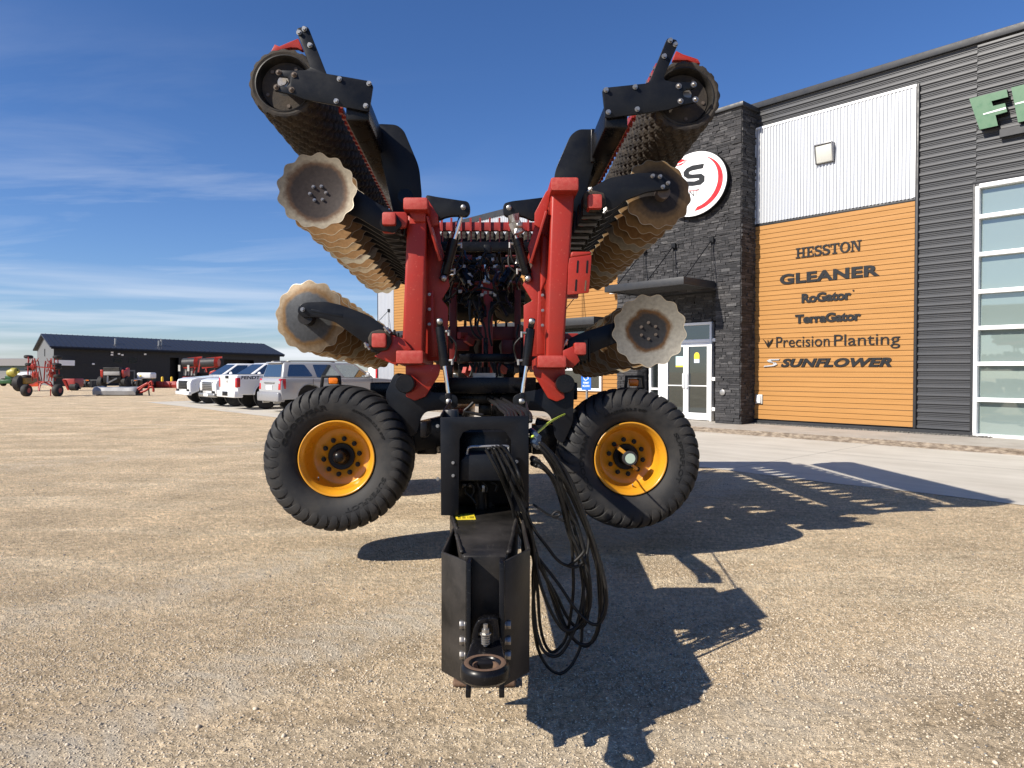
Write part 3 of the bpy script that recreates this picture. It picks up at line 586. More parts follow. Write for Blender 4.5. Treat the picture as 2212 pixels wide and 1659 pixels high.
for k, (a0, a1) in enumerate(((m0+.024, mm-.003), (mm+.003, m1-.074))):
    d = MB(); fr = .085
    d.b2((a0, yD-.05, zb+.02), (a0+fr, yD+.02, zt-.055)); d.b2((a1-fr, yD-.05, zb+.02), (a1, yD+.02, zt-.055)); d.b2((a0+fr, yD-.049, zt-.16), (a1-fr, yD+.02, zt-.056)); d.b2((a0+fr, yD-.049, zb+.021), (a1-fr, yD+.02, zb+.22))
    d.b2((a0+fr, yD-.03, 1.13), (a1-fr, yD-.012, 1.16))
    dr = d.build('door', M['white_frame'], bld, bevel=.004)
    g = MB(); g.b2((a0+fr-.01, yD-.008, zb+.2), (a1-fr+.01, yD+.006, zt-.14)); g.build('pane', M['doorglass'], dr)
    hx = a1-.05 if k == 0 else a0+.05; sgn = -1 if k == 0 else 1
    h = MB(); h.tube([(hx, yD-.05, 1.07), (hx, yD-.12, 1.08), (hx, yD-.13, 1.2), (hx, yD-.13, 1.38), (hx, yD-.12, 1.5), (hx, yD-.05, 1.51)], .014, 8, 3); h.build('handle', M['white_frame'], dr, smooth='all')
    st = MB(); cx = (a0+a1)/2+(.12 if k == 0 else -.05)
    if k == 0: st.b2((cx-.13, yD-.014, 1.75), (cx+.13, yD-.009, 2.02))
    else:
        st.b2((cx-.09, yD-.014, 1.82), (cx+.09, yD-.0092, 1.93)); 
    s_ = st.build('sticker', mat('pale_blue_sticker' if k == 0 else 'violet_sticker', (.55, .72, .75) if k == 0 else (.6, .62, .8), .5, col2=(.4, .6, .65), nscale=30), dr)
    st = MB()
    if k == 0: st.b2((cx-.13, yD-.0145, 1.70), (cx+.13, yD-.009, 1.748))
    else: st.prism([(cx+.09*math.cos(q), yD-.0145, 2.03+.1*math.sin(q)) for q in [i*math.pi/8-math.pi*0 for i in range(9)]]+[(cx-.09, yD-.0145, 1.932), (cx+.09, yD-.0145, 1.932)], (0, .005, 0))
    st.build('sticker', M['decal'], dr)
st = MB(); st.b2((sx+.1, yD+.012, zt-.2), (s1-.02, yD+.028, zt-.13)); st.build('red_strip_sign', M['sign_red'], e)
bx, bz = WL('e', 1060, 930, TOFF+.04); a = MB(); a.cyl((bx, -TOFF-.07, bz), (bx, -TOFF, bz), .085, n=24); a.build('push_plate', M['zinc'], bld, bevel=.01)
# canopies
def canopy(x0, x1, z0, p, yb, h=.2, xr=()):
    m = MB(); m.b2((x0, yb-p, z0), (x1, yb-p+.06, z0+h)); m.b2((x0, yb-p+.061, z0), (x0+.06, yb, z0+h)); m.b2((x1-.06, yb-p+.061, z0), (x1, yb, z0+h)); m.b2((x0+.061, yb-p+.061, z0+h*.55), (x1-.061, yb, z0+h*.8))
    n = int(p/.16)
    for i in range(n): m.b2((x0+.061, yb-p+.1+i*.16, z0+.02), (x1-.061, yb-p+.14+i*.16, z0+h*.54))
    c = m.build('canopy', M['dark_trim'], bld, bevel=.004)
    r = MB()
    for x in xr:
        r.cyl((x, yb-p+.2, z0+h), (x, yb-.03, z0+h+1.15), .014, n=8); r.box((x, yb-.03, z0+h+1.15), (.14, .06, .14)); r.cyl((x-.0, yb-.04, z0+h), (x, yb-.04, z0+h+1.12), .008, n=6)
    r.build('tie_rod', M['deepblack'], c)
canopy(dx0, dx1, zC+.03, 1.5, -TOFF-.052, .2, (dx0+.3, (dx0+dx1)/2, dx1-.1))
# ---- left wing
xL = xd('d', 820); zL = 7.62; xO = xd('d', 853)
w = MB(); ribs_v(w, xL, tx0+.05, zOr+.03, zL, -.06, 150); ribs_v(w, xL, xO, zBot, zOr+.028, -.06, 11); w.build('galvanised_panel', M['white_clad'], bld)
tr = MB(); tr.b2((xL-.1, -.12, zL), (tx0+.05, .6, zL+.22)); tr.b2((xL-.06, -.08, KH), (xL-.002, .3, zL)); tr.build('parapet_trim', M['dark_trim'], bld)
zA = zd('4', 900, 1195, 1.5); 
zA = 3.05
wl1 = [(xd('d', 1219), xd('d', 1304), zd('d', 1228, 843), zd('d', 1228, 700))]
wl1 += [(xd('d', 965), xd('d', 1110), .95, 2.6)]
o_ = MB(); planks(o_, xO+.02, tx0+.05, zBot+.02, zOr, -.055); o_.build('ochre_cladding', M['orange'], bld)
for a0, a1, b0, b1 in wl1:
    f_ = MB(); q = .09
    f_.b2((a0, -.13, b0), (a0+q, -.03, b1)); f_.b2((a1-q, -.13, b0), (a1, -.03, b1)); f_.b2((a0+q, -.128, b0), (a1-q, -.03, b0+q)); f_.b2((a0+q, -.128, b1-q), (a1-q, -.03, b1)); f_.b2((a0+q, -.127, b0+(b1-b0)*.30), (a1-q, -.03, b0+(b1-b0)*.30+q*.8))
    wn = f_.build('window', M['white_frame'], bld, bevel=.004); g = MB(); g.b2((a0+q-.01, -.085, b0+q-.01), (a1-q+.01, -.065, b1-q+.01)); g.build('pane', M['doorglass'], wn)
ax0 = xd('d', 822, 700, 0)-.3; ax1 = tx0-.35
canopy(ax0, ax1, zA, 1.45, -.065, .24, [ax0+1.2+i*3.1 for i in range(int((ax1-ax0)/3.1)+1)])
a = MB(); a.b2((tx0-.75, -.30, zA+1.05), (tx0-.45, -.06, zA+1.22)); a.build('camera_box', M['white_frame'], bld, bevel=.01)
rcb = wthing('red_cabinet', 'red upright cabinet beside the far left white corner of the dealership', 'cabinet', xL-.5, KH, .2)
a = MB(); a.b2((-.42, -.3, 0), (.38, .4, 2.15)); a.build('body', M['sign_red'], rcb, bevel=.03); a = MB(); a.b2((-.36, -.32, .9), (.3, -.301, 1.9)); a.build('white_panel', M['white_frame'], rcb)
# ------------------------------------------------------------------ lettering on the walls (each sign its own thing)
def fit(m, x0, x1, z0, z1, y, depth):
    a, b = bbox(m); v = []
    for p in m.v: v.append((x0+(p[0]-a[0])/(b[0]-a[0])*(x1-x0), y-(p[2]-a[2])/max(1e-6, b[2]-a[2])*depth, z0+(p[1]-a[1])/(b[1]-a[1])*(z1-z0)))
    m.v = v; return m
GRP = 'black brand lettering on the ochre wall'
def sign(txt, tag_, k, L0, L1, R0, R1, bold, shear, space=1, name='wall_lettering', label='', serif=False, off=.07, extra=None, m=MB):
    x0, z0 = WL(k, *L0, off); _, z1 = WL(k, *L1, off); x1, z2 = WL(k, *R0, off); _, z3 = WL(k, *R1, off)
    z0 = (z0+z2)/2 if R0[1] else z0; z1 = (z1+z3)/2
    o = wthing(name, label, 'lettering', (x0+x1)/2, z0, -off, GRP)
    t = text_mb(txt, bold, shear, .02, space); fit(t, x0-(x0+x1)/2, x1-(x0+x1)/2, 0, z1-z0, 0.012, .022)
    t.build('letters', M['black_letter'], o)
    return o, x1-x0, z1-z0
# slab-serif letters drawn by hand for the topmost name
def slab(ch):
    h = 1.0; s = .17; q = []
    R_ = lambda a, b, c, d: q.append([(a, b), (c, b), (c, d), (a, d)])
    if ch == 'H':
        for x in (.12, .62): R_(x, 0, x+s, h); R_(x-.12, 0, x+s+.12, .12); R_(x-.12, h-.12, x+s+.12, h)
        R_(.2, .43, .7, .56); w = .92
    elif ch == 'E':
        R_(.12, 0, .12+s, h); R_(0, 0, .68, .12); R_(0, h-.12, .66, h); R_(.2, .44, .5, .55); R_(.58, .1, .68, .3); R_(.56, .7, .66, .9); R_(.46, .36, .53, .63); w = .7
    elif ch == 'T':
        R_(.3, 0, .3+s, h); R_(.18, 0, .59, .12); R_(0, h-.12, .77, h); R_(0, .68, .09, .9); R_(.68, .68, .77, .9); w = .79
    elif ch == 'N':
        R_(.1, 0, .2, h); R_(0, 0, .3, .1); R_(0, h-.1, .26, h); R_(.66, 0, .77, h); R_(.54, h-.1, .9, h)
        q.append([(.12, h), (.34, h), (.77, 0), (.6, 0)]); w = .9
    elif ch == 'O':
        n = 20
        for i in range(n):
            a = 2*math.pi*i/n; b = 2*math.pi*(i+1)/n
            q.append([(.44+.44*math.cos(a), .5+.52*math.sin(a)), (.44+.44*math.cos(b), .5+.52*math.sin(b)), (.44+.24*math.cos(b), .5+.40*math.sin(b)), (.44+.24*math.cos(a), .5+.40*math.sin(a))])
        w = .88
    elif ch == 'S':
        pts = [(.60, .76), (.52, .9), (.36, .95), (.16, .88), (.1, .73), (.18, .58), (.36, .5), (.54, .42), (.6, .27), (.52, .11), (.34, .05), (.15, .1), (.07, .26)]
        for i in range(len(pts)-1):
            a = Vector(pts[i]); b = Vector(pts[i+1]); d = (b-a).normalized(); n = Vector((-d.y, d.x))*(.05+.05*math.sin(math.pi*i/(len(pts)-2))); a -= d*.03; b += d*.03
            q.append([a-n, b-n, b+n, a+n])
        R_(.55, .68, .63, 1.0); R_(.03, 0, .11, .33); w = .68
    return q, w
x0, z0 = WL('s', 465, 1432, .07); _, z1 = WL('s', 465, 1352, .07); x1, _ = WL('s', 968, 1370, .07)
o = wthing('wall_lettering', 'black slab serif lettering topmost on the ochre wall', 'lettering', (x0+x1)/2, z0, -.07, GRP)
m = MB(); cx = 0; dd = 0
for ch in 'HESSTON':
    q, wch = slab(ch)
    for i, pl in enumerate(q): m.prism([(p[0]+cx, p[1], -.0004*i) for p in pl], (0, 0, .02))
    cx += wch+.03
hh = zd('s', 968, 1280, .07)-zd('s', 968, 1370, .07)
fit(m, x0-(x0+x1)/2, x1-(x0+x1)/2, 0, (z1-z0+hh)/2, .012, .022); m.build('letters', M['black_letter'], o)
sign('GLEANER', '', 's', (343, 1633), (343, 1555), (1105, 1560), (1105, 1470), .042, 0, 1.06, label='black extra wide sans lettering, second line on the ochre wall')
o, wd, hg = sign('RoGator', '', 't', (440, 583), (440, 510), (768, 557), (768, 503), .045, 0, .98, label='black bold lettering ending in a small dot, shortest line on the ochre wall')
m = MB(); m.cyl((wd/2+.05, .012, hg*.9), (wd/2+.05, -.008, hg*.9), .022, n=12); m.build('dot', M['black_letter'], o)
sign('TerraGator', '', 't', (397, 718), (397, 650), (832, 697), (832, 640), .045, 0, .97, label='black bold tightly spaced lettering, fourth line on the ochre wall')
x0, z0 = WL('t', 272, 887, .07); x1, _ = WL('t', 1090, 862, .07); zb_ = zd('t', 272, 873, .07); zt_ = zd('t', 272, 800, .07)
o = wthing('wall_lettering', 'thin black serif lettering with a leaf sprout emblem on the ochre wall', 'lettering', (x0+x1)/2, zb_, -.07, GRP)
gx = lambda u: x0-(x0+x1)/2+u*(x1-x0)
for word, u0, u1 in (('Precision', 0, .462), ('Planting', .499, 1)):
    t = text_mb(word, -.003, 0, .02, 1.0); a, b = bbox(t); sc = (zt_-zb_)/.729
    t.v = [(gx(u0)+(p[0]-a[0])/(b[0]-a[0])*(gx(u1)-gx(u0)), .012-(p[2]+.01)/.02*.022, p[1]*sc) for p in t.v]; t.build('letters', M['black_letter'], o)
m = MB()
for dx_, tip, wdt in ((0, (-.20, .30), .05), (0, (.0, .26), .035), (0, (.19, .30), .05), (0, (-.10, .22), .03), (0, (.1, .22), .03)):
    c0 = gx(-.075); tip = (tip[0]*.75, tip[1]*.8); wdt *= .6; m.prism([(c0, -.03, 0), (c0+tip[0]*.55+wdt, -.03, tip[1]*.6), (c0+tip[0], -.03, tip[1]), (c0+tip[0]*.6-wdt*.3, -.03, tip[1]*.72)], (0, .03+.002*dx_, 0))
m.build('emblem', M['black_letter'], o)
o, wd, hg = sign('SUNFLOWER', '', 't', (303, 1006), (303, 950), (1035, 1000), (1035, 938), .045, .28, 1.06, label='black slanted wide lettering with a silver S emblem, lowest on the ochre wall')
m = MB(); s_ = hg; bx = -wd/2-.46
for k in range(3):
    w_ = .05; q = .055*k
    pts = [(.42-q*.2, .95-q), (.16+q*.3, .95-q), (.08+q*.6, .78-q*.2), (.14+q*.6, .62), (.30-q*.3, .52), (.34-q*.5, .34+q*.4), (.26-q*.2, .16+q*.6), (-.02+q*.2, .05+q)]
    for i in range(len(pts)-1):
        a = Vector(pts[i]); b = Vector(pts[i+1]); d = (b-a).normalized(); n = Vector((-d.y, d.x))*.02; a = a-d*.01; b = b+d*.01
        m.prism([(bx+p.x, -.02-.001*i, p.y*s_/1.0) for p in (a-n, b-n, b+n, a+n)], (0, .03, 0))
m.build('emblem', M['silver_letter'], o)
# oval sign on the tower
SO = TOFF+.22
cxs, czs = WL('d', 1497, 398, SO); rx = WL('d', 1571, 400, SO)[0]-cxs; rz_ = (zd('d', 1500, 327, SO)-zd('d', 1500, 467, SO))/2
ov = wthing('oval_sign', 'white oval sign with red swoosh and black S on the dark stone tower', 'sign', cxs, czs, -SO)
el = lambda rx, rz_, cx=0, cz=0, n=56, a0=0, a1=2*math.pi: [(cx+rx*math.cos(a0+(a1-a0)*i/n), cz+rz_*math.sin(a0+(a1-a0)*i/n)) for i in range(n+(0 if abs(a1-a0-2*math.pi) < 1e-6 else 1))]
m = MB(); m.prism([(x, .015, z) for x, z in el(rx, rz_)], (0, .15, 0)); m.build('sign_body', M['deepblack'], ov)
m = MB(); m.prism([(x, 0, z) for x, z in el(rx*.985, rz_*.985)], (0, .0145, 0)); m.build('sign_face', M['sign_white'], ov)
def flat(pts, mt, nm, y=-.004, par=ov):
    m = MB(); m.prism([(x, y, z) for x, z in pts], (0, .0035, 0)); return m.build(nm, mt, par)
out = el(rx*.86, rz_*.84, .02, -.0, 40, R(75), R(-88)); inn = el(rx*.74, rz_*.80, .0, .06, 40, R(-80), R(62))
flat(out+inn, M['sign_red'], 'swoosh')
def sl(k, x, y): q = WL(k, x, y, SO); return (q[0]-cxs, q[1]-czs)
flat([sl('2', *p) for p in [(1845, 1283), (1835, 1325), (1740, 1345), (1712, 1358), (1712, 1375), (1740, 1380), (1820, 1372), (1850, 1395), (1848, 1440), (1815, 1470), (1740, 1482), (1668, 1480), (1690, 1440), (1760, 1440), (1800, 1425), (1800, 1412), (1700, 1418), (1665, 1395), (1662, 1360), (1690, 1325), (1740, 1300)]], M['black_letter'], 'letter_s')
flat([sl('4', *p) for p in [(1712, 98), (1860, 92), (1712, 106)]], M['sign_red'], 'red_line')
t = text_mb('NT', .0, 0, .004); a0 = sl('4', 1716, 157); a1 = sl('4', 1800, 113)
fit(t, a0[0], a1[0], a0[1], a0[1]+.17, 0, .004); t.build('small_letters', M['black_letter'], ov)
for pts in ([(1575, 1290), (1640, 1245), (1675, 1248), (1640, 1275)], [(1580, 1305), (1625, 1290), (1690, 1262), (1640, 1300)], [(1620, 1265), (1675, 1255), (1705, 1253), (1670, 1265)]):
    flat([sl('2', *p) for p in pts], M['sign_red'], 'red_leaf')
# green channel letters, cut by the picture edge
GO = .24
gx0, gz0 = WL('s', 1795, 207, GO)
gs = wthing('green_lettering', 'large green block letters high on the charcoal cladding', 'lettering', gx0, gz0, -GO)
def gl_(p): q = WL('s', p[0], p[1], GO); return (q[0]-gx0, q[1]-gz0)
Fp = [(1792, 207), (2078, 134), (2090, 192), (1962, 225), (1975, 262), (2066, 240), (2083, 306), (1993, 332), (2012, 412), (1872, 443)]
Ep = [(2113, 122), (2420, 44), (2432, 104), (2262, 148), (2270, 190), (2420, 153), (2430, 212), (2284, 250), (2294, 296), (2460, 258), (2470, 318), (2166, 388)]
for nm, pp, st in (('letter_f', Fp, [(1898, 322), (2072, 271), (2074, 285), (1902, 330)]), ('letter_e', Ep, [(2143, 242), (2425, 172), (2428, 186), (2146, 252)])):
    q = [gl_(p) for p in pp]
    m = MB(); m.prism([(x, .012, z) for x, z in q], (0, .13, 0)); lt = m.build(nm, M['deepblack'], gs)
    m = MB(); m.prism([(x, 0, z) for x, z in q], (0, .0115, 0)); m.build('face', M['sign_green'], lt)
    m = MB(); m.prism([(x, -.006, z) for x, z in [gl_(p) for p in st]], (0, .0055, 0)); m.build('stripe', M['sign_white'], lt)
m = MB(); a = gl_((2015, 405)); b = gl_((2420, 310)); m.b2((a[0], .1, a[1]-.25), (b[0], .22, a[1]-.08)); m.build('raceway', M['dark_trim'], gs)
# accessible parking sign on the sidewalk
px, pz = WL('6', 807, 190, 1.7)
ac = wthing('accessible_parking_sign', 'small blue wheelchair permit sign on a grey post outside the ochre wall', 'sign', px, KH, -1.7)
m = MB(); m.b2((-.03, .0, 0), (.03, .05, 2.0)); m.build('post', M['zinc'], ac)
m = MB(); hz = pz-KH; m.b2((-.2, -.012, hz-.31), (.2, -.002, hz+.31)); m.build('plate', M['sign_blue'], ac, bevel=.004)
m = MB(); m.cyl((-.01, -.0165, hz+.26), (-.01, -.0125, hz+.26), .035, n=14)
for a_, b_ in (((-.01, hz+.22), (0, hz+.12)), ((0, hz+.12), (.07, hz+.12)), ((.07, hz+.12), (.1, hz+.03)), ((-.01, hz+.18), (.06, hz+.18))): m.beam((a_[0], -.0145, a_[1]), (b_[0], -.0145, b_[1]), .003, .028, up=(a_[1]-b_[1]+.001, 0, 1)) if False else m.cyl((a_[0], -.0145, a_[1]), (b_[0], -.0145, b_[1]), .013, n=8)
n = 20
for i in range(n-5):
    a_ = R(60)+2*math.pi*i/n; b_ = R(60)+2*math.pi*(i+1)/n; c_ = (-.01, hz+.08)
    m.cyl((c_[0]+.085*math.cos(a_), -.0145, c_[1]+.085*math.sin(a_)), (c_[0]+.085*math.cos(b_), -.0145, c_[1]+.085*math.sin(b_)), .012, n=6)
m.build('wheelchair_symbol', M['sign_white'], ac)
for tx, z_, wd_ in (('PERMIT', hz-.12, .24), ('REQUIRED', hz-.22, .3)):
    t = text_mb(tx, .01, 0, .004); fit(t, -wd_/2, wd_/2, z_, z_+.065, -.0125, .003); t.build('lettering', M['sign_white'], ac)
# ------------------------------------------------------------------ the folded disc cultivator
AX = Vector((-.0365, 1, -.036)).normalized()
MO = (-.25, 6.2, 0)
mc = thing('disc_cultivator', 'large red and black folded disc cultivator with yellow wheels in the foreground', 'farm implement', MO)
MOV = Vector(MO)
def rel(p): return Vector(p)-MOV
def poly(k, pts, Y, r=0, n=4):
    q = [P(k, x, y, Y) for x, y in pts]
    return roundpoly(q, r, n) if r else q
def plate(name, k, pts, Y, th, m, parent=mc, r=0, bevel=.003, n=4):
    a = MB(); a.prism(poly(k, pts, Y, r, n), AX*th); return a.build(name, m, parent, bevel=bevel)
def bolt(mb, p, r, h=.02, hexa=True):
    p = Vector(p); n = 6 if hexa else 12
    mb.cyl(p, p-AX*.006, r*1.35, n=14)
    if hexa: mb.cyl(p-AX*.006, p-AX*h, r, n=6)
    else: mb.lathe([(0.006, r), (h*.6, r*.9), (h, r*.45), (h*1.1, .001)], p, -AX, 12)
def bolts(name, k, pts, Y, r, m, parent, h=.02, hexa=True):
    for x, y in pts:
        a = MB(); bolt(a, P(k, x, y, Y), r, h, hexa); a.build(name, m, parent, smooth=True)
def capbox(name, k, x0, y0, x1, y1, Y, length, m, capm, parent=mc, d=AX, bev=.012):
    c = [P(k, x0, y1, Y), P(k, x1, y1, Y), P(k, x1, y0, Y), P(k, x0, y0, Y)]
    a = MB(); a.hexa(c+[p+d*length for p in c]); o = a.build(name, m, parent, bevel=bev)
    cen = sum(c, Vector())/4
    b = MB(); b.prism(roundpoly([cen+(p-cen)*.97-AX*.0005 for p in c], .02), -AX*.005); b.build('end_cap', capm, o, bevel=.003)
    return o
# ---- wheels
TR = .60
def tyre_prof(y):
    pass
def make_tyre():
    m = MB()
    pr = [(-.215, .312), (-.235, .318), (-.262, .345), (-.285, .395), (-.297, .445), (-.298, .485), (-.286, .522), (-.258, .548), (-.2, .563), (-.1, .571)]
    full = pr+[(0, .573)]+[(-a, b) for a, b in pr[::-1]]
    m.lathe(full+[(.2, .29), (-.2, .29), (-.215, .312)], (0, 0, 0), (0, 1, 0), 112, cap=False)
    # curved lugs reaching down the sidewall
    path = [(-.2975, .452), (-.302, .478), (-.301, .51), (-.288, .545), (-.262, .572), (-.215, .592), (-.13, .600), (-.02, .602)]
    inner = [(-.292, .455), (-.294, .48), (-.287, .505), (-.268, .530), (-.240, .548), (-.2, .562), (-.13, .572), (-.02, .574)]
    NL = 38
    def ptf(y, r, a): return Vector((r*math.sin(a), y, r*math.cos(a)))
    for side in (1, -1):
        for i in range(NL):
            a0 = 2*math.pi*(i+(.5 if side < 0 else 0))/NL
            vs = []; k = len(path)
            for j in range(k):
                u = j/(k-1); sl = .03*u+.28*max(0, u-.30)**1.3
                w = (.014, .024, .029, .032, .034, .035, .035, .032)[j]/path[j][1]*1.0
                (y1, r1), (y0, r0) = path[j], inner[j]
                for an, yy, rr in ((-w*1.25, y0, r0), (-w, y1, r1), (-w*.3, y1*1.004, r1+.002), (w*.3, y1*1.004, r1+.002), (w, y1, r1), (w*1.25, y0, r0)):
                    vs.append(ptf(yy*side, rr, a0+side*(an+sl)))
            fs = [(j*6+q, j*6+q+1, (j+1)*6+q+1, (j+1)*6+q) for j in range(k-1) for q in range(5)]
            fs += [(0, 5, 4, 3, 2, 1), tuple(range((k-1)*6, k*6))]
            m.add(vs, fs)
    return m.mesh('tyre')
def arc_text(txt, r, a_mid, span, h, bold=.02, flip=False):
    t = text_mb(txt, bold, 0, .02); a, b = bbox(t); v = []
    for p in t.v:
        u = (p[0]-a[0])/(b[0]-a[0])-.5; w = (p[1]-a[1])/(b[1]-a[1])
        an = a_mid+(span*u if not flip else span*u); rr = r+h*w
        y = -.2985+ .0 + (.012*max(0, (.43-rr)/.06) if rr < .43 else 0)+(p[2])*.3
        y = -(.285+(rr-.395)/.05*.012 if rr < .445 else .2975)-.0005+p[2]*.35
        v.append((rr*math.sin(an), y, rr*math.cos(an)))
    t.v = v; return t
def tyre_letters():
    out = []
    for args in (('GOODYEAR', .405, R(-42), R(66), .04, .03), ('SUPERFLOT', .405, R(140), R(58), .034, .02), ('600/50R22.5', .408, R(38), R(38), .022, .005), ('IMP', .408, R(64), R(9), .022, .005)):
        t = arc_text(*args); me = t.mesh('raised_lettering'); me.materials.append(M['rubberletter']); out.append(me)
    return out
ME_T = make_tyre(); ME_L = tyre_letters()
def make_rim():
    m = MB(); m.lathe([(-.205, .30), (-.235, .312), (-.246, .309), (-.246, .300), (-.236, .292), (-.215, .284), (-.205, .272), (-.15, .262), (-.06, .25), (-.03, .238), (-.022, .226), (-.022, .11), (.02, .11), (.02, .26), (.2, .27), (.23, .312), (.2, .31)], (0, 0, 0), (0, 1, 0), 72, cap=False)
    return m.mesh('rim')
ME_R = make_rim()
for me, mm in ((ME_T, M['rubber']), (ME_R, M['yellow'])): me.materials.append(mm)
for me in (ME_R,):
    for p in me.polygons: p.use_smooth = True
bm = bmesh.new(); bm.from_mesh(ME_T)
for e in bm.edges:
    if len(e.link_faces) == 2 and e.calc_face_angle(0) > R(40): e.smooth = False
bm.to_mesh(ME_T); bm.free()
for p in ME_T.polygons: p.use_smooth = True
def wheel(c, rot, d, cap):
    """c = centre of the wheel, d = axis pointing to the outside"""
    d = Vector(d).normalized(); Z = Vector((0, 0, 1)); X = (-d).cross(Z).normalized(); Z = X.cross(-d)
    Mx = Matrix((X, -d, Z)).transposed().to_4x4() @ Matrix.Rotation(rot, 4, 'Y')
    Mx.translation = rel(c)
    def put(name, me, par=None, local=None):
        o = bpy.data.objects.new(name, me); C.objects.link(o); o.parent = par or mc
        if par is None: o.matrix_local = Mx
        return o
    w = bpy.data.objects.new('transport_wheel', ME_T); C.objects.link(w); w.parent = mc; w.matrix_local = Mx
    put('rim', ME_R, w)
    for q in ME_L: put('raised_lettering', q, w)
    Z3 = bpy.data.meshes
    for i in range(10):
        m = MB(); a = 2*math.pi*i/10+.15; p = Vector((.150*math.sin(a), -.0225, .150*math.cos(a)))
        m.cyl(p, p+Vector((0, -.008, 0)), .021, n=12); m.cyl(p+Vector((0, -.008, 0)), p+Vector((0, -.03, 0)), .014, n=6)
        link('wheel_nut', m.mesh('wheel_nut'), M['black'], w, True)
    m = MB(); m.lathe([(.02, .112), (-.03, .112), (-.034, .108), (-.03, .07), (-.05, .066), (-.09, .06)], (0, 0, 0), (0, 1, 0), 32)
    link('hub', m.mesh('hub'), M['deepblack'], w, True)
    m = MB()
    if cap == 'dome': m.lathe([(-.088, .058), (-.12, .056), (-.14, .046), (-.155, .028), (-.16, .002)], (0, 0, 0), (0, 1, 0), 24); link('hub_cap', m.mesh('hub_cap'), M['black'], w, 'all')
    elif cap == 'gauge':
        m.lathe([(-.06, .035), (-.15, .038), (-.155, .06), (-.20, .063), (-.212, .058), (-.212, .044)], (.0, 0, -.0), (0, 1, 0), 28); link('hub_cap', m.mesh('hub_cap'), M['capplastic'], w, True)
        m = MB(); m.cyl((0, -.2125, 0), (0, -.2145, 0), .043, n=24); link('gauge_face', m.mesh('gauge_face'), M['greenface'], w)
        m = MB(); m.box((.012, -.16, .085), (.03, .006, .09)); m.box((.02, -.09, .13), (.03, .14, .006)); m.box((-.03, -.13, -.09), (.022, .006, .07)); m.box((-.035, -.07, -.115), (.03, .12, .006))
        link('gauge_bracket', m.mesh('gauge_bracket'), M['yellow'], w)
    m = MB(); p = Vector((-.17, -.1, -.19)); m.cyl(p, p+Vector((.01, -.07, .03)), .008, .005, n=8); link('valve_stem', m.mesh('valve_stem'), M['zinc'], w)
    return w
cL = P('5', 814, 882, 5.75)+AX*.245; cR = P('6', 1200, 884, 5.97)+AX*.245
wheel(cL, 0, -AX, 'dome'); wheel(cR, R(-52), -AX, 'gauge')
for sx in (-1.95, 1.35): wheel((sx-.03, 9.3, .592), .3, (-1 if sx < 0 else 1, 0, 0), 'dome')
# axle arms of the wheels
a = MB()
a.beam(cL+AX*.1, cL+AX*.5, .22, .22); a.beam(cL+AX*.45, Vector((-.62, cL.y+.5, cL.z+.18)), .2, .26)
a.build('wheel_arm', M['black'], mc, bevel=.01)
a = MB(); a.beam(cR+AX*.1, cR+AX*.5, .22, .22); a.beam(cR+AX*.45, Vector((.2, cR.y+.5, cR.z+.18)), .2, .26); a.build('wheel_arm', M['black'], mc, bevel=.01)
a = MB(); a.beam((-2.1, 9.3, .6), (1.4, 9.3, .6), .16, .16); a.beam((-.25, 9.3, .6), (-.25, 9.3, 1.3), .3, .3, up=(0, 1, 0)); a.build('rear_axle', M['black'], mc, bevel=.01)
# marker lamps
for k, x0, y0, x1, y1, lx0, ly0, lx1, ly1, Y in (('5', 676, 150, 860, 262, 745, 170, 832, 224, 6.25), ('6', 1148, 148, 1325, 265, 1183, 180, 1268, 242, 6.45)):
    q = 22
    a = MB(); pts = [(x0-8, y1), (x0+6, y0), (x1-10, y0), (x1, y1), (x1-q, y1), (x1-q-8, y0+q), (x0+q+4, y0+q), (x0+q-4, y1)]
    a.prism(poly(k, pts, Y), AX*.03); o = a.build('marker_lamp_bracket', M['deepblack'], mc, bevel=.003)
    c0 = P(k, (x0+x1)/2, y1, Y+.02); b = MB(); b.beam(c0, c0+Vector((0, .35, -.1)), .16, .02); b.beam(c0+Vector((0, .3, -.1)), c0+Vector((0, .3, -.55)), .05, .05, up=(0, 1, 0)); b.build('lamp_stalk', M['deepblack'], o)
    b = MB(); b.prism(poly(k, [(lx0, ly0+6), (lx0+8, ly0), (lx1-16, ly0), (lx1, ly0+14), (lx1-4, ly1), (lx0+4, ly1)], Y-.02, .012), AX*.035); b.build('amber_lens', M['amber'], o, bevel=.006)
    a = MB(); a.prism(poly(k, [(lx0-4, ly0-4), (lx1+4, ly0-4), (lx1+2, ly1+3), (lx0, ly1+3)], Y+.016), AX*.02); a.build('lens_base', M['deepblack'], o)
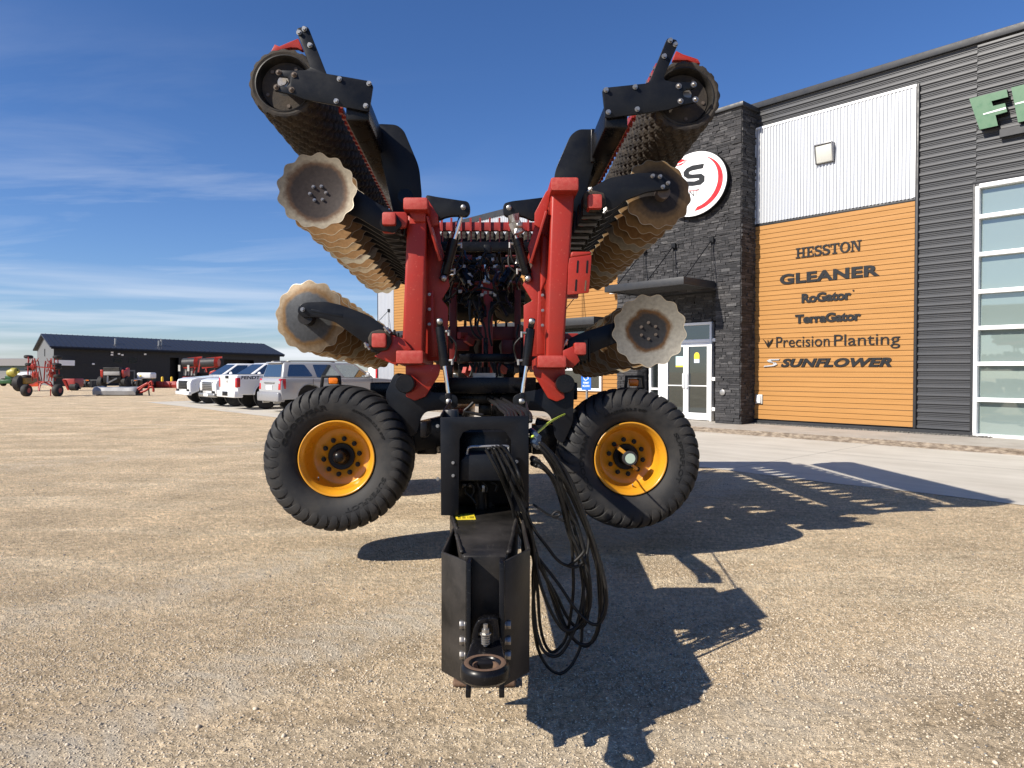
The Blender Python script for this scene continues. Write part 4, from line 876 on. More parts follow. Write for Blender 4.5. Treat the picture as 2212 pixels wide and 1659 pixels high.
# ---- hitch, drawbar, cabinet
YH = 2.95
dk = MB()
B = [P('7', 275, 1252, 3.62), P('7', 975, 1252, 3.62), P('7', 862, 1655, 2.88), P('7', 412, 1655, 2.88)]
back = [Vector((-.55, 6.6, .98)), Vector((.05, 6.6, .98))]
low = lambda p, h: Vector((p.x, p.y, h))
dk.hexa([low(B[3], .52), low(B[2], .52), low(B[1], .50), low(B[0], .50), B[3], B[2], B[1], B[0]])
dk.hexa([low(B[0], .50), low(B[1], .50), low(back[1], .62), low(back[0], .62), B[0]+Vector((0, 0, -.0)), B[1], back[1], back[0]])
drawbar = dk.build('drawbar', M['blackdustsheen'], mc, bevel=.008)
for (xa, ya, xb, yb) in ((300, 1262, 350, 1400), (345, 1455, 395, 1640), (955, 1300, 880, 1640)):
    t = MB(); n = 14; pts = []
    for i in range(n+1):
        u = i/n; x = xa+(xb-xa)*u; y = ya+(yb-ya)*u; Yd = 3.62+(2.88-3.62)*(y-1252)/(1655-1252)
        pts.append(P('7', x, y, Yd)+Vector((random.uniform(-.002, .002), 0, .004+random.uniform(0, .004))))
    t.tube(pts, .009, 6, 2); t.build('weld_bead', M['blackdustsheen'], drawbar, smooth='all')
for pts in ([(328, 1262), (530, 1258), (542, 1295), (330, 1299)], [(322, 1246), (525, 1232), (527, 1256), (323, 1260)]):
    q = []
    for x, y in pts:
        Yd = 3.62+(2.88-3.62)*(y-1252)/(1655-1252); q.append(P('7', x, y, Yd)+Vector((0, 0, .004)))
    t = MB(); t.prism(q, (0, 0, .0015)); dc = t.build('warning_decal', M['decal'], drawbar)
    t = MB(); u = (q[1]-q[0]); w_ = (q[3]-q[0])
    for f0, f1 in ((.14, .28), (.36, .52), (.62, .66), (.72, .95)):
        t.prism([q[0]+u*f0+w_*.3+Vector((0, 0, .0017)), q[0]+u*f1+w_*.3+Vector((0, 0, .0017)), q[0]+u*f1+w_*.42+Vector((0, 0, .0017)), q[0]+u*f0+w_*.42+Vector((0, 0, .0017))], (0, 0, .001))
        t.prism([q[0]+u*f0+w_*.6+Vector((0, 0, .0017)), q[0]+u*f1+w_*.6+Vector((0, 0, .0017)), q[0]+u*f1+w_*.7+Vector((0, 0, .0017)), q[0]+u*f0+w_*.7+Vector((0, 0, .0017))], (0, 0, .001))
    t.build('decal_print', M['deepblack'], dc)
# head: two bent wing plates, two jaw plates
def z8(x, y): return (x, y+1475)
def H(x, y, Y): return P('7', x, y+1475, Y)
for s, out, inn in ((-1, [(187, 142), (187, 1372)], [(441, 240), (441, 1520)]), (1, [(1101, 112), (1092, 1382)], [(838, 240), (836, 1530)])):
    m = MB(); o0, o1 = out; i0, i1 = inn
    q = [H(*i0, 2.9), H(*o0, 3.06), H(*o1, 3.06), H(*i1, 2.9)]
    m.prism(q, (0, .02, 0)); m.build('head_plate', M['blackdustsheen'], mc, bevel=.004)
    m = MB(); m.prism([H(*o0, 3.06)+Vector((0, .021, 0)), H(*o1, 3.06)+Vector((0, .021, 0)), H(*o1, 3.06)+Vector((-s*.02, .5, -.0)), H(*o0, 3.06)+Vector((-s*.02, .5, .02))], (-s*.012, 0, 0)); m.build('head_side', M['blackdustsheen'], mc, bevel=.003)
for x0, x1 in ((441, 492), (781, 836)):
    m = MB(); a0 = H(x0, 255, 2.86); a1 = H(x1, 255, 2.86); b0 = H(x0, 1560, 2.86); b1 = H(x1, 1560, 2.86)
    w = a1-a0
    prof = [(2.86, a0.z), (2.86, H(x0, 1500, 2.86).z), (2.82, H(x0, 1555, 2.82).z), (2.82, H(x0, 1648, 2.82).z), (2.92, H(x0, 1648, 2.82).z), (2.98, b0.z+.1), (3.35, b0.z+.18), (3.35, a0.z-.02), (2.95, a0.z)]
    m.prism([(a0.x, y, z) for y, z in prof], (w.x, 0, 0)); m.build('jaw_plate', M['black'], mc, bevel=.003)
for y0, y1, Y in ((190, 288, 2.99), (292, 335, 3.0), (338, 432, 3.03)):
    m = MB(); a_ = H(495, y0, Y); b_ = H(778, y1, Y); m.b2((a_.x, Y, b_.z), (b_.x, Y+.04, a_.z)); m.build('jaw_crossplate', M['blackdustsheen'], mc, bevel=.003)
m = MB(); a_ = H(495, 200, 3.4); b_ = H(778, 1500, 3.4); m.b2((a_.x, 3.34, b_.z+.02), (b_.x, 3.36, a_.z-.05))
m.build('jaw_backplate', M['deepblack'], mc, bevel=.003)
for ys in (908, 1072, 1222):
    for x, s in ((438, -1), (838, 1)):
        m = MB(); p = H(x, ys, 2.90); p.y += .02
        m.cyl(p, p+Vector((s*.006, 0, 0)), .021, n=16); m.cyl(p+Vector((s*.006, 0, 0)), p+Vector((s*.026, 0, 0)), .019, n=6); m.build('jaw_bolt', M['steel'], mc, bevel=.0015)
# tow eye (horizontal ring) with its upright neck
zt_ = 0.527; ce = H(636, 1283, 2.60); ce = Vector((ce.x, ce.y, ce.z))
m = MB(); RO = .092; RI = .054
m.lathe([(.0, RI+.004), (.0, RO-.012), (-.008, RO-.003), (-.02, RO), (-.046, RO), (-.058, RO-.012), (-.061, RI), (-.058, RI-.004), (-.035, RI-.012), (-.008, RI-.002), (.0, RI+.004)], ce, (0, 0, 1), 48, cap=False)
eye = m.build('tow_eye', M['black'], mc, smooth=True)
m = MB(); m.lathe([(.0012, RI+.006), (.0022, RI+.009), (.0022, RO-.018), (.0012, RO-.014)], ce, (0, 0, 1), 40, cap=False); m.build('worn_face', M['ruststeel'], eye, smooth=True)
m = MB(); m.lathe([(-.01, RI-.0005), (-.05, RI-.003), (-.05, RI-.016), (-.01, RI-.010), (-.01, RI-.0005)], ce, (0, 0, 1), 30, cap=False); m.build('wear_bush', M['ruststeel'], eye, smooth=True)
secs = []
for (xa, xb, ya, yb, Y) in ((395, 880, 1250, 1480, 2.62), (440, 838, 1200, 1440, 2.67), (482, 800, 1110, 1400, 2.73), (496, 782, 1000, 1330, 2.78), (505, 775, 900, 1300, 2.83)):
    secs.append([H(xa, yb, Y), H(xb, yb, Y), H(xb, ya, Y), H(xa, ya, Y)])
m = MB(); v = [p for s in secs for p in s]; fs = [(0, 1, 2, 3), (16, 19, 18, 17)]
for j in range(4):
    for q in range(4): fs.append((4*j+q, 4*j+(q+1) % 4, 4*j+4+(q+1) % 4, 4*j+4+q))
# neck is two cheeks: keep the middle open above the shank
neck = MB(); zb_ = ce.z-.055
neck.hexa([(ce.x-.078, ce.y+.03, zb_), (ce.x+.078, ce.y+.03, zb_), (ce.x+.055, 2.83, zb_+.02), (ce.x-.055, 2.83, zb_+.02), (ce.x-.080, ce.y+.03, ce.z-.008), (ce.x+.080, ce.y+.03, ce.z-.008), (ce.x+.055, 2.83, ce.z+.02), (ce.x-.055, 2.83, ce.z+.02)])
nk = neck.build('tow_eye_neck', M['black'], mc, bevel=.012, seg=3)
m = MB(); q = [H(500, 1130, 2.8), H(510, 960, 2.8), H(560, 850, 2.8), H(640, 825, 2.8), H(762, 822, 2.8), H(780, 960, 2.8), H(786, 1130, 2.8), H(715, 1130, 2.8), H(722, 930, 2.8), H(690, 878, 2.8), H(600, 880, 2.8), H(572, 960, 2.8), H(566, 1130, 2.8)]
m.prism(roundpoly(q, .012, 3), (0, .07, -.01)); m.build('neck_horseshoe', M['black'], nk, bevel=.008, seg=3)
m = MB(); c = H(642, 1120, 2.73); c.z = ce.z+.012
m.cyl(c, c+Vector((0, 0, .085)), .0085, n=12)
b_ = MB()
for i in range(4): m.lathe([(.006+.009*i, .012), (.0085+.009*i, .017), (.012+.009*i, .017), (.0145+.009*i, .012)], c, (0, 0, 1), 16, cap=False)
m.cyl(c+Vector((0, 0, .045)), c+Vector((0, 0, .049)), .022, n=18); m.cyl(c+Vector((0, 0, .049)), c+Vector((0, 0, .066)), .0155, n=6)
m.build('spring_bolt', M['zinc'], nk, smooth=True)
# the hitch head stands a little nearer than first surveyed
for o in list(C.objects):
    if o.type == 'MESH' and o.name.split('.')[0] in ('head_plate', 'head_side', 'jaw_plate', 'jaw_crossplate', 'jaw_backplate', 'jaw_bolt', 'tow_eye', 'worn_face', 'wear_bush', 'tow_eye_neck', 'neck_horseshoe', 'spring_bolt'):
        for v in o.data.vertices: v.co = CAM+.978*(v.co+MOV-CAM)-MOV
# parking foot under the drawbar
f0 = G('7', 300, 1575+1475); f1 = G('7', 955, 1575+1475)
m = MB(); m.b2((f0.x, 3.54, .004), (f1.x, 3.80, .035)); fo_ = m.build('parking_foot', M['ruststeel'], mc, bevel=.012)
m = MB(); m.b2((f0.x+.08, 3.60, .036), (f1.x-.08, 3.74, .6)); m.build('parking_leg', M['black'], mc, bevel=.01)
# hose cabinet
YC = 3.58
cab = MB(); cab.prism(poly('7', [(178, 236), (1085, 220), (1085, 1150), (1000, 1210), (905, 1190), (905, 470), (850, 385), (790, 362), (480, 365), (410, 392), (376, 460), (364, 1215), (350, 1245), (183, 1245)], YC), (0, .006, 0))
cb = cab.build('hose_cabinet', M['blackplate'], mc, bevel=.002)
L0 = P('7', 178, 205, YC); L1 = P('7', 183, 1245, YC); R0 = P('7', 1088, 165, YC); R1 = P('7', 1088, 1210, YC)
m = MB(); m.prism([Vector((L0.x, YC+.0065, L0.z)), Vector((L1.x, YC+.0065, L1.z)), Vector((L1.x, YC+.55, L1.z+.04)), Vector((L0.x, YC+.55, L0.z+.05))], (.006, 0, 0)); m.prism([Vector((R0.x-.006, YC+.0065, R0.z)), Vector((R0.x-.006, YC+.0065, R1.z)), Vector((R0.x-.006, YC+.62, R1.z+.04)), Vector((R0.x-.006, YC+.62, R0.z+.02))], (.006, 0, 0)); m.build('cabinet_side', M['blackplate'], cb)
a_ = P('7', 370, 620, YC+.05); b_ = P('7', 905, 885, YC+.05)
m = MB(); m.prism([(x, YC+.03, z) for x, z in [(a_.x, b_.z), (b_.x, b_.z), (b_.x, a_.z), (b_.x-.02, a_.z+.0), (a_.x+.035, a_.z), (a_.x+.004, a_.z-.03)]], (0, .3, 0)); vb = m.build('valve_box', M['blackplate'], cb, bevel=.006)
hp = [P('7', 452, 640, YC+.06), P('7', 455, 580, YC+.06), P('7', 480, 545, YC+.06), P('7', 560, 537, YC+.06), P('7', 850, 533, YC+.06), P('7', 880, 560, YC+.06), P('7', 882, 640, YC+.06)]
m = MB(); m.tube(hp, .008, 10, 4); m.build('carry_handle', M['zinc'], vb, smooth='all')
bolts('cabinet_bolt', '7', [(308, 702), (309, 834), (962, 690), (957, 822)], YC, .006, M['zinc'], cb, .01)
bolts('cabinet_bolt', '7', [(150, 325), (152, 868)], YC+.1, .007, M['zinc'], cb, .014)
for (x0, y0, x1, y1, Y) in ((400, 915, 525, 960, 3.8), (600, 930, 640, 1010, 3.75)):
    m = MB(); p_ = P('7', x0, y0, Y); q_ = P('7', x1, y1, Y); m.b2((p_.x, Y, q_.z), (q_.x, Y+.08, p_.z)); m.build('valve_block', M['steel'], cb, bevel=.004)
m = MB(); p_ = P('7', 200, 245, YC+.03); m.b2((p_.x, 3.82, .87), (.05, 4.30, p_.z-.07)); m.build('oil_tank', M['black'], cb, bevel=.02)
m = MB(); p_ = P('7', 590, 960, 3.8); q_ = P('7', 600, 1170, 3.8); m.cyl(p_, q_, .035, n=18); m.cyl(P('7', 690, 990, 3.85), P('7', 690, 1170, 3.85), .03, n=18); m.build('accumulator', M['black'], cb, smooth=True)
for pts in ([(450, 960), (470, 920), (510, 935), (520, 1000), (480, 1070)], [(430, 950), (440, 1010), (500, 1060), (540, 1120)], [(610, 900), (660, 950), (650, 1010)], [(700, 900), (760, 930), (740, 1000)], [(560, 900), (570, 950), (600, 980)]):
    m = MB(); m.tube([P('7', x, y, 3.74) for x, y in pts], .008, 8, 5); m.build('valve_hose', M['hose'], cb, smooth='all')
# black reservoir cap
c = P('7', 282, 236, YC+.18); m = MB(); rr = SZ('7', 84, YC+.18)
m.lathe([(-.12, rr*.8), (-.01, rr*.8), (-.008, rr), (.032, rr), (.04, rr*.93), (.041, rr*.55), (.037, rr*.53)], c, (0, 0, 1), 40, mod=lambda j, an, r: r*(1+(.03*(1 if math.sin(an*14) > .5 else 0) if j in (2, 3) else 0)))
m.build('reservoir_cap', M['capplastic'], mc, smooth=True, bevel=0)
# hydraulic hoses, one mesh each
HR = .0088
hs = [
 ([(650, 575), (700, 555), (740, 640), (820, 830), (900, 1010), (950, 1200), (1020, 1400), (1110, 1560), (1200, 1700), (1400, 1960), (1560, 2200), (1700, 2340), (1800, 2360), (1870, 2250), (1885, 2050), (1830, 1750), (1700, 1350), (1560, 1000), (1400, 700), (1250, 530), (1180, 480)]),
 ([(700, 545), (745, 560), (800, 680), (880, 850), (980, 1050), (1060, 1220), (1150, 1400), (1270, 1560), (1380, 1700), (1480, 1760), (1580, 1770), (1660, 1700), (1700, 1560), (1690, 1400), (1600, 1100), (1480, 850), (1350, 650), (1200, 500)]),
 ([(740, 540), (785, 560), (870, 700), (960, 880), (1040, 1080), (1090, 1300), (1130, 1500), (1190, 1700), (1290, 1950), (1400, 2250), (1480, 2430), (1600, 2560), (1720, 2560), (1800, 2430), (1830, 2200), (1820, 1900), (1740, 1550), (1600, 1150), (1450, 850), (1300, 600), (1190, 490)]),
 ([(780, 535), (820, 545), (900, 640), (960, 760), (1005, 890), (1040, 1060), (1080, 1250), (1110, 1450), (1140, 1650), (1130, 1900), (1140, 2200), (1170, 2450), (1230, 2620), (1320, 2690), (1420, 2660), (1520, 2500), (1600, 2300), (1650, 2000), (1640, 1700), (1560, 1400), (1500, 1200), (1420, 950), (1320, 700), (1200, 560)]),
 ([(820, 545), (850, 560), (910, 690), (955, 850), (990, 1050), (1050, 1330), (1120, 1600), (1150, 1900), (1130, 2150), (1140, 2400), (1190, 2640), (1280, 2800), (1370, 2862), (1450, 2855), (1540, 2760), (1620, 2580), (1640, 2350), (1700, 2000), (1690, 1700), (1620, 1450), (1560, 1250), (1450, 1000), (1330, 750), (1180, 520)]),
 ([(1140, 670), (1200, 700), (1290, 790), (1370, 900), (1430, 1080), (1490, 1300), (1525, 1500), (1540, 1750), (1545, 2000), (1520, 2250), (1490, 2420), (1440, 2560), (1330, 2650), (1250, 2560), (1200, 2350), (1180, 2050), (1150, 1750), (1120, 1500), (1040, 1250), (960, 1060), (900, 900), (850, 700), (800, 560)]),
 ([(1150, 720), (1230, 760), (1320, 860), (1400, 1050), (1450, 1250), (1500, 1450), (1580, 1650), (1630, 1850), (1650, 2100), (1640, 2300), (1560, 2400), (1500, 2430), (1430, 2410), (1340, 2280), (1250, 2080), (1180, 1850), (1150, 1640), (1090, 1450), (1000, 1250), (930, 1040), (870, 850), (780, 650), (730, 550)]),
 ([(1180, 500), (1260, 600), (1340, 760), (1420, 960), (1470, 1200), (1520, 1420), (1600, 1600), (1690, 1800), (1720, 2000), (1710, 2200), (1640, 2330), (1560, 2420), (1480, 2430), (1400, 2300), (1310, 2030), (1230, 1780), (1160, 1650)]),
 ([(1190, 540), (1290, 640), (1400, 800), (1500, 1000), (1590, 1200), (1680, 1400), (1740, 1600), (1790, 1800), (1810, 2050), (1815, 2250), (1780, 2450), (1700, 2580), (1620, 2570), (1520, 2480), (1440, 2330), (1370, 2130), (1280, 1930), (1200, 1760), (1160, 1620)]),
 ([(1190, 520), (1280, 580), (1420, 720), (1540, 920), (1620, 1120), (1690, 1350), (1760, 1600), (1830, 1850), (1865, 2050), (1860, 2200), (1820, 2300)]),
 ([(1150, 440), (1260, 560), (1380, 780), (1450, 1050), (1530, 1250), (1600, 1380), (1640, 1560), (1650, 1620), (1580, 1700), (1500, 1760)]),
 ([(640, 565), (660, 590), (770, 790), (850, 970), (915, 1150), (960, 1350), (1050, 1540), (1140, 1680), (1250, 1860), (1380, 2080), (1470, 2270), (1570, 2390), (1660, 2370), (1700, 2220), (1690, 2000), (1640, 1760)]),
]
for i, pts in enumerate(hs):
    n = len(pts); q = []
    for j, (x, y) in enumerate(pts):
        Yd = 3.53+.10*min(1, max(0, (y-550)/900))+.05*math.sin(i*2.1+j*.35)+.012*(i % 5)
        if y < 900 and x < 1120: Yd = 3.53-.012*(i % 4)
        q.append(P('7', x, y, Yd))
    m = MB(); m.tube(q, HR*random.uniform(.92, 1.06), 10, 5); m.build('hydraulic_hose', M['hose'], mc, smooth='all')
# couplers where the hoses plug into the cabinet side
for i, (x, y, x2, y2) in enumerate(((1110, 375, 1195, 440), (1120, 420, 1190, 470), (1105, 470, 1175, 500), (1115, 490, 1180, 545), (1125, 660, 1190, 690), (1130, 705, 1215, 745))):
    a_ = P('7', x, y, 3.66); b_ = P('7', x2, y2, 3.54); m = MB(); m.cyl(a_, a_.lerp(b_, .45), .017, n=12); m.cyl(a_.lerp(b_, .4), b_, .012, n=10); m.build('hose_coupler', M['bluecap'] if i < 3 else M['capplastic'], mc, smooth=True)
m = MB(); m.tube([P('7', x, y, Y) for x, y, Y in ((1100, 440, 3.62), (1140, 425, 3.6), (1200, 370, 3.8), (1310, 280, 4.6), (1420, 220, 5.6), (1520, 178, 6.4))], .007, 8, 6); m.build('lime_cable', M['limecable'], mc, smooth='all')
m = MB(); m.tube([P('7', x, y, 3.6) for x, y in ((1130, 1130), (1220, 1190), (1310, 1245), (1380, 1250), (1410, 1225), (1380, 1205), (1340, 1225), (1335, 1260), (1400, 1280), (1450, 1305))], .006, 8, 6); m.build('loose_cable', M['hose'], mc, smooth='all')
rh = random.Random(5)
for k in range(8):
    x = 640+k*22+rh.uniform(-12, 12); y = 20; pts = []
    for j, (dx, dy, Yh) in enumerate(((0, 0, 6.75), (25, 30, 6.2), (85, 75, 5.6), (150, 120, 5.0), (205, 175, 4.6), (225, 260, 4.4))):
        pts.append(P('7', x+dx*(1+.06*k)+rh.uniform(-14, 14), y+dy+rh.uniform(-8, 8), Yh))
    m = MB(); m.tube(pts, .0125, 8, 6); m.build('drawbar_hose', M['hose'], mc, smooth='all')
m = MB(); m.tube([P('7', x, y, 5.2) for x, y in ((520, 80), (470, 130), (425, 175), (500, 190), (620, 215))], .012, 8, 6); m.build('drawbar_hose', M['hose'], mc, smooth='all')
# ---- main frame, red wing frames, rams
def capz(k, x0, y0, x1, y1, Y, th): # box between two picture corners at distance Y
    a = P(k, x0, y0, Y); b = P(k, x1, y1, Y); return (a.x, Y, b.z), (b.x, Y+th, a.z)
def fbox(name, k, x0, y0, x1, y1, Y, th, m, parent=mc, bev=.008):
    a = MB(); a.b2(*capz(k, x0, y0, x1, y1, Y, th)); return a.build(name, m, parent, bevel=bev)
fbox('axle_beam', 'b', 560, 1000, 1560, 1175, 6.25, .3, M['black'])
fbox('axle_beam', 'b', 640, 1182, 1400, 1290, 6.5, .3, M['black'])
fbox('centre_leg', 'b', 925, 1292, 1065, 1420, 6.6, .2, M['black'])
m = MB(); m.beam(P('5', 1130, 285, 6.7), P('6', 720, 285, 6.7), .2, .16); m.build('axle_beam', M['black'], mc, bevel=.01)
m = MB()
for x0, x1 in ((1525, 1700), ): pass
fbox('axle_mount', '5', 1555, 560, 1615, 695, 5.6, .3, M['black'])
fbox('axle_beam', '5', 1525, 700, 1700, 845, 6.4, .25, M['black'])
fbox('axle_beam', '6', 330, 590, 545, 845, 6.4, .25, M['black'])
# bellcrank plates low on the frame
plate('bellcrank', '5', [(1240, 330), (1330, 120), (1500, 150), (1640, 300), (1800, 300), (1885, 330), (1885, 425), (1830, 452), (1700, 455), (1600, 470), (1560, 520), (1530, 660), (1440, 700), (1340, 560)], 5.88, .04, M['blackplate'], r=.05)
plate('bellcrank', '6', [(700, 250), (640, 120), (520, 190), (410, 270), (240, 298), (160, 330), (160, 420), (230, 452), (370, 462), (460, 470), (510, 540), (530, 700), (600, 760), (690, 560)], 5.9, .04, M['blackplate'], r=.05)
for k, x, y, Y in (('5', 1418, 220, 5.70), ('6', 622, 222, 5.72)):
    c = P(k, x, y, Y); m = MB(); r_ = SZ(k, 83, Y); m.lathe([(0, r_*.9), (.0, r_*.93), (.006, r_), (.5, r_)], c, AX, 36); m.build('pivot_pipe', M['black'], mc, smooth=True)
    
# red hooks under the frames
plate('frame_hook', '5', [(1425, 60), (1740, 50), (1715, 150), (1600, 335), (1505, 372), (1430, 335), (1425, 308), (1485, 292), (1508, 220), (1490, 160), (1425, 140)], 5.83, .045, M['red'], r=.012)
plate('frame_hook', '6', [(340, 60), (620, 70), (620, 148), (560, 175), (540, 225), (562, 280), (612, 312), (616, 350), (545, 380), (472, 350), (345, 135)], 5.85, .045, M['red'], r=.012)
# posts, blocks
def post(k, quad, Y0, Y1, depth, name='frame_post'):
    tl, tr, br, bl = quad
    c = [P(k, *bl, Y1), P(k, *br, Y1), P(k, *tr, Y0), P(k, *tl, Y0)]
    m = MB(); m.hexa(c+[p+AX*depth for p in c]); return m.build(name, M['red'], mc, bevel=.022, seg=3)
post('3', [(1440, 300), (1612, 300), (1580, 1530), (1392, 1530)], 5.82, 5.80, .26)
post('4', [(500, 90), (705, 90), (605, 1575), (452, 1575)], 5.82, 5.80, .26)
capbox('frame_tube', '3', 1404, 160, 1622, 268, 5.70, 3.6, M['red'], M['redcap'])
capbox('frame_tube', '3', 1340, 1508, 1582, 1625, 5.70, 1.1, M['red'], M['redcap'])
capbox('frame_tube', '2', 495, 1405, 740, 1522, 5.70, 3.6, M['red'], M['redcap'])
capbox('frame_tube', '4', 378, 1552, 632, 1660, 5.70, 1.1, M['red'], M['redcap'])
plate('post_gusset', '3', [(1440, 270), (1600, 268), (1600, 372), (1500, 372)], 5.79, .2, M['red'])
# inner webs of the frames (red plates set back, partly shaded)
plate('frame_web', '3', [(1590, 330), (1720, 330), (1740, 600), (1800, 860), (1815, 940), (1745, 1060), (1800, 1130), (1800, 1600), (1560, 1600)], 6.16, .02, M['red'])
plate('frame_web', '4', [(520, 150), (440, 160), (360, 300), (350, 420), (290, 600), (330, 760), (245, 930), (330, 1070), (255, 1110), (255, 1560), (470, 1560)], 6.16, .02, M['red'])
plate('frame_rib', '3', [(1640, 980), (1670, 980), (1672, 1320), (1700, 1350), (1700, 1560), (1650, 1560), (1640, 1310)], 6.02, .04, M['red'])
plate('frame_rib', '4', [(385, 985), (412, 985), (412, 1330), (440, 1390), (440, 1540), (372, 1540), (372, 1300)], 6.02, .04, M['red'])
for k, a_, b_ in (('3', (1625, 330), (1735, 715)), ('4', (455, 290), (318, 740))):
    m = MB(); m.beam(P(k, *a_, 5.95), P(k, *b_, 6.02), .02, .30, up=(0, 1, 0)); m.build('frame_brace', M['red'], mc, bevel=.003)
plate('frame_web', '4', [(500, 110), (500, 60), (450, 110), (352, 295), (350, 400), (420, 440)], 5.92, .03, M['red'])
plate('frame_web', '3', [(1618, 170), (1712, 320), (1712, 400), (1640, 420), (1618, 320)], 5.92, .03, M['red'])
post('4', [(405, 460), (490, 520), (480, 860), (400, 1010)], 6.06, 6.06, .05, 'frame_web')
bolts('frame_bolt', '4', [(420, 1022), (422, 1156), (420, 1287)], 6.0, .010, M['zinc'], mc)
bolts('frame_bolt', '3', [(1635, 1015), (1636, 1146), (1634, 1278)], 6.0, .010, M['zinc'], mc)
# slotted red box bracket on the right post
sb = MB(); sb.prism(poly('4', [(660, 690), (852, 665), (852, 720), (830, 1000), (640, 1020), (648, 760)], 5.80, .012), AX*.012)
o = sb.build('slotted_bracket', M['red'], mc, bevel=.003)
m = MB(); c = [P('4', *p, 5.80) for p in ((665, 690), (853, 665), (853, 635), (675, 635))]
m.hexa(c+[p+AX*.2 for p in c]); m.build('bracket_lip', M['red'], o, bevel=.02, seg=3)
for x0, y0, x1, y1 in ((722, 715, 738, 825), (806, 715, 822, 828), (708, 882, 724, 985), (793, 890, 806, 985)):
    a = MB(); a.prism(poly('4', [(x0+3, y0), (x1+3, y0), (x1-4, y1), (x0-4, y1)], 5.798, .006), AX*.0015); a.build('bracket_slot', M['deepblack'] if x0 != 793 else M['ruststeel'], o)
# hydraulic rams
def ram(k, pin_a, b0, b1, rod_end, pin_b, wb, Y, wr=None):
    """barrel from b0 to b1, rod from b1 to rod_end; pins at both ends"""
    A_, B_, C_, D_ = P(k, *b0, Y), P(k, *b1, Y), P(k, *rod_end, Y), None
    rb = SZ(k, wb/2, Y); m = MB(); m.lathe([(0, rb*.6), (.0, rb*.92), (.02, rb), ((B_-A_).length-.06, rb), ((B_-A_).length-.059, rb*1.06), ((B_-A_).length, rb*1.06), ((B_-A_).length, rb*.5)], A_, B_-A_, 28)
    o = m.build('hydraulic_ram', M['black'], mc, smooth=True)
    m = MB(); m.cyl(B_-(B_-A_).normalized()*.01, C_, rb*.45, n=20); m.build('rod', M['chrome'], o, smooth=True)
    for pn, nm in ((pin_a, A_), (pin_b, C_)):
        c = P(k, *pn, Y); m = MB(); m.beam(nm, c+(c-nm).normalized()*rb*.6, rb*1.3, rb*1.7, up=(0, 1, 0)); m.build('clevis', M['black'], o, bevel=.01)
    for pn in (pin_a, pin_b):
        c = P(k, *pn, Y-.09); m = MB(); r_ = SZ(k, 25, Y); m.lathe([(0, r_*1.25), (.008, r_*1.25), (.012, r_*.95), (.03, r_*.9), (.034, r_*.6)], c+AX*.03, -AX, 20); m.cyl(c+AX*.02, c+AX*.16, r_*.8, n=16); m.build('pin', M['zinc'], o, smooth=True)
    # port fitting
    s = 1 if k and P(k, *b0, Y).x < -.25 else -1
    for t in (.12, .86):
        c = A_.lerp(B_, t); m = MB(); m.cyl(c, c+Vector((s*(rb+.03), -.01, 0)), .012, n=8); m.cyl(c+Vector((s*(rb+.03), -.01, .012)), c+Vector((s*(rb+.03), -.01, -.035)), .011, n=8); m.build('port_fitting', M['zinc'], o, smooth=True)
    m = MB(); a_ = A_.lerp(B_, .12)+Vector((s*(rb+.03), -.01, -.03)); b_ = A_.lerp(B_, .86)+Vector((s*(rb+.03), -.01, -.03)); m.tube([a_, a_.lerp(b_, .3)+Vector((s*.05, 0, 0)), a_.lerp(b_, .7)+Vector((s*.03, .03, 0)), b_], .008, 8, 5); m.build('ram_hose', M['hose'], o, smooth='all')
    return o
ram('b', (498, 378), (502, 440), (552, 872), (592, 1170), (598, 1265), 104, 5.80)
ram('b', (1517, 378), (1500, 460), (1452, 872), (1410, 1165), (1405, 1262), 104, 5.82)
ram('a', (540, 926), (556, 890), (655, 505), (742, 225), (760, 142), 112, 6.12)
r_ = ram('a', (1478, 932), (1462, 890), (1350, 500), (1282, 215), (1265, 146), 112, 6.12)
m = MB(); ring = []
a_ = P('a', 1262, 240, 6.05); b_ = P('a', 1320, 400, 6.05)
m.lathe([(0, .05), (.06, .047), (.061, .052), (.12, .047), (.16, .05), (.17, .03)], a_+Vector((.03, 0, 0)), b_-a_, 9, mod=lambda j, an, r: r*(1+.22*math.sin(an*3+j*1.3)))
m.build('foil_wrap', M['zinc'], r_)
m = MB(); m.box(P('a', 1375, 350, 6.0), (.06, .05, .04), .3); m.build('foil_wrap', M['zinc'], r_, bevel=.012)
# upper black rocker arms
plate('rocker_arm', 'a', [(340, 10), (470, 35), (690, 68), (812, 85), (838, 150), (830, 215), (790, 250), (740, 242), (640, 240), (560, 255), (488, 290), (380, 260)], 6.05, .06, M['blackplate'], r=.03)
plate('rocker_arm', 'a', [(1670, 36), (1480, 60), (1290, 82), (1210, 105), (1194, 160), (1208, 230), (1250, 252), (1330, 238), (1420, 246), (1540, 300), (1640, 200)], 6.05, .06, M['blackplate'], r=.03)
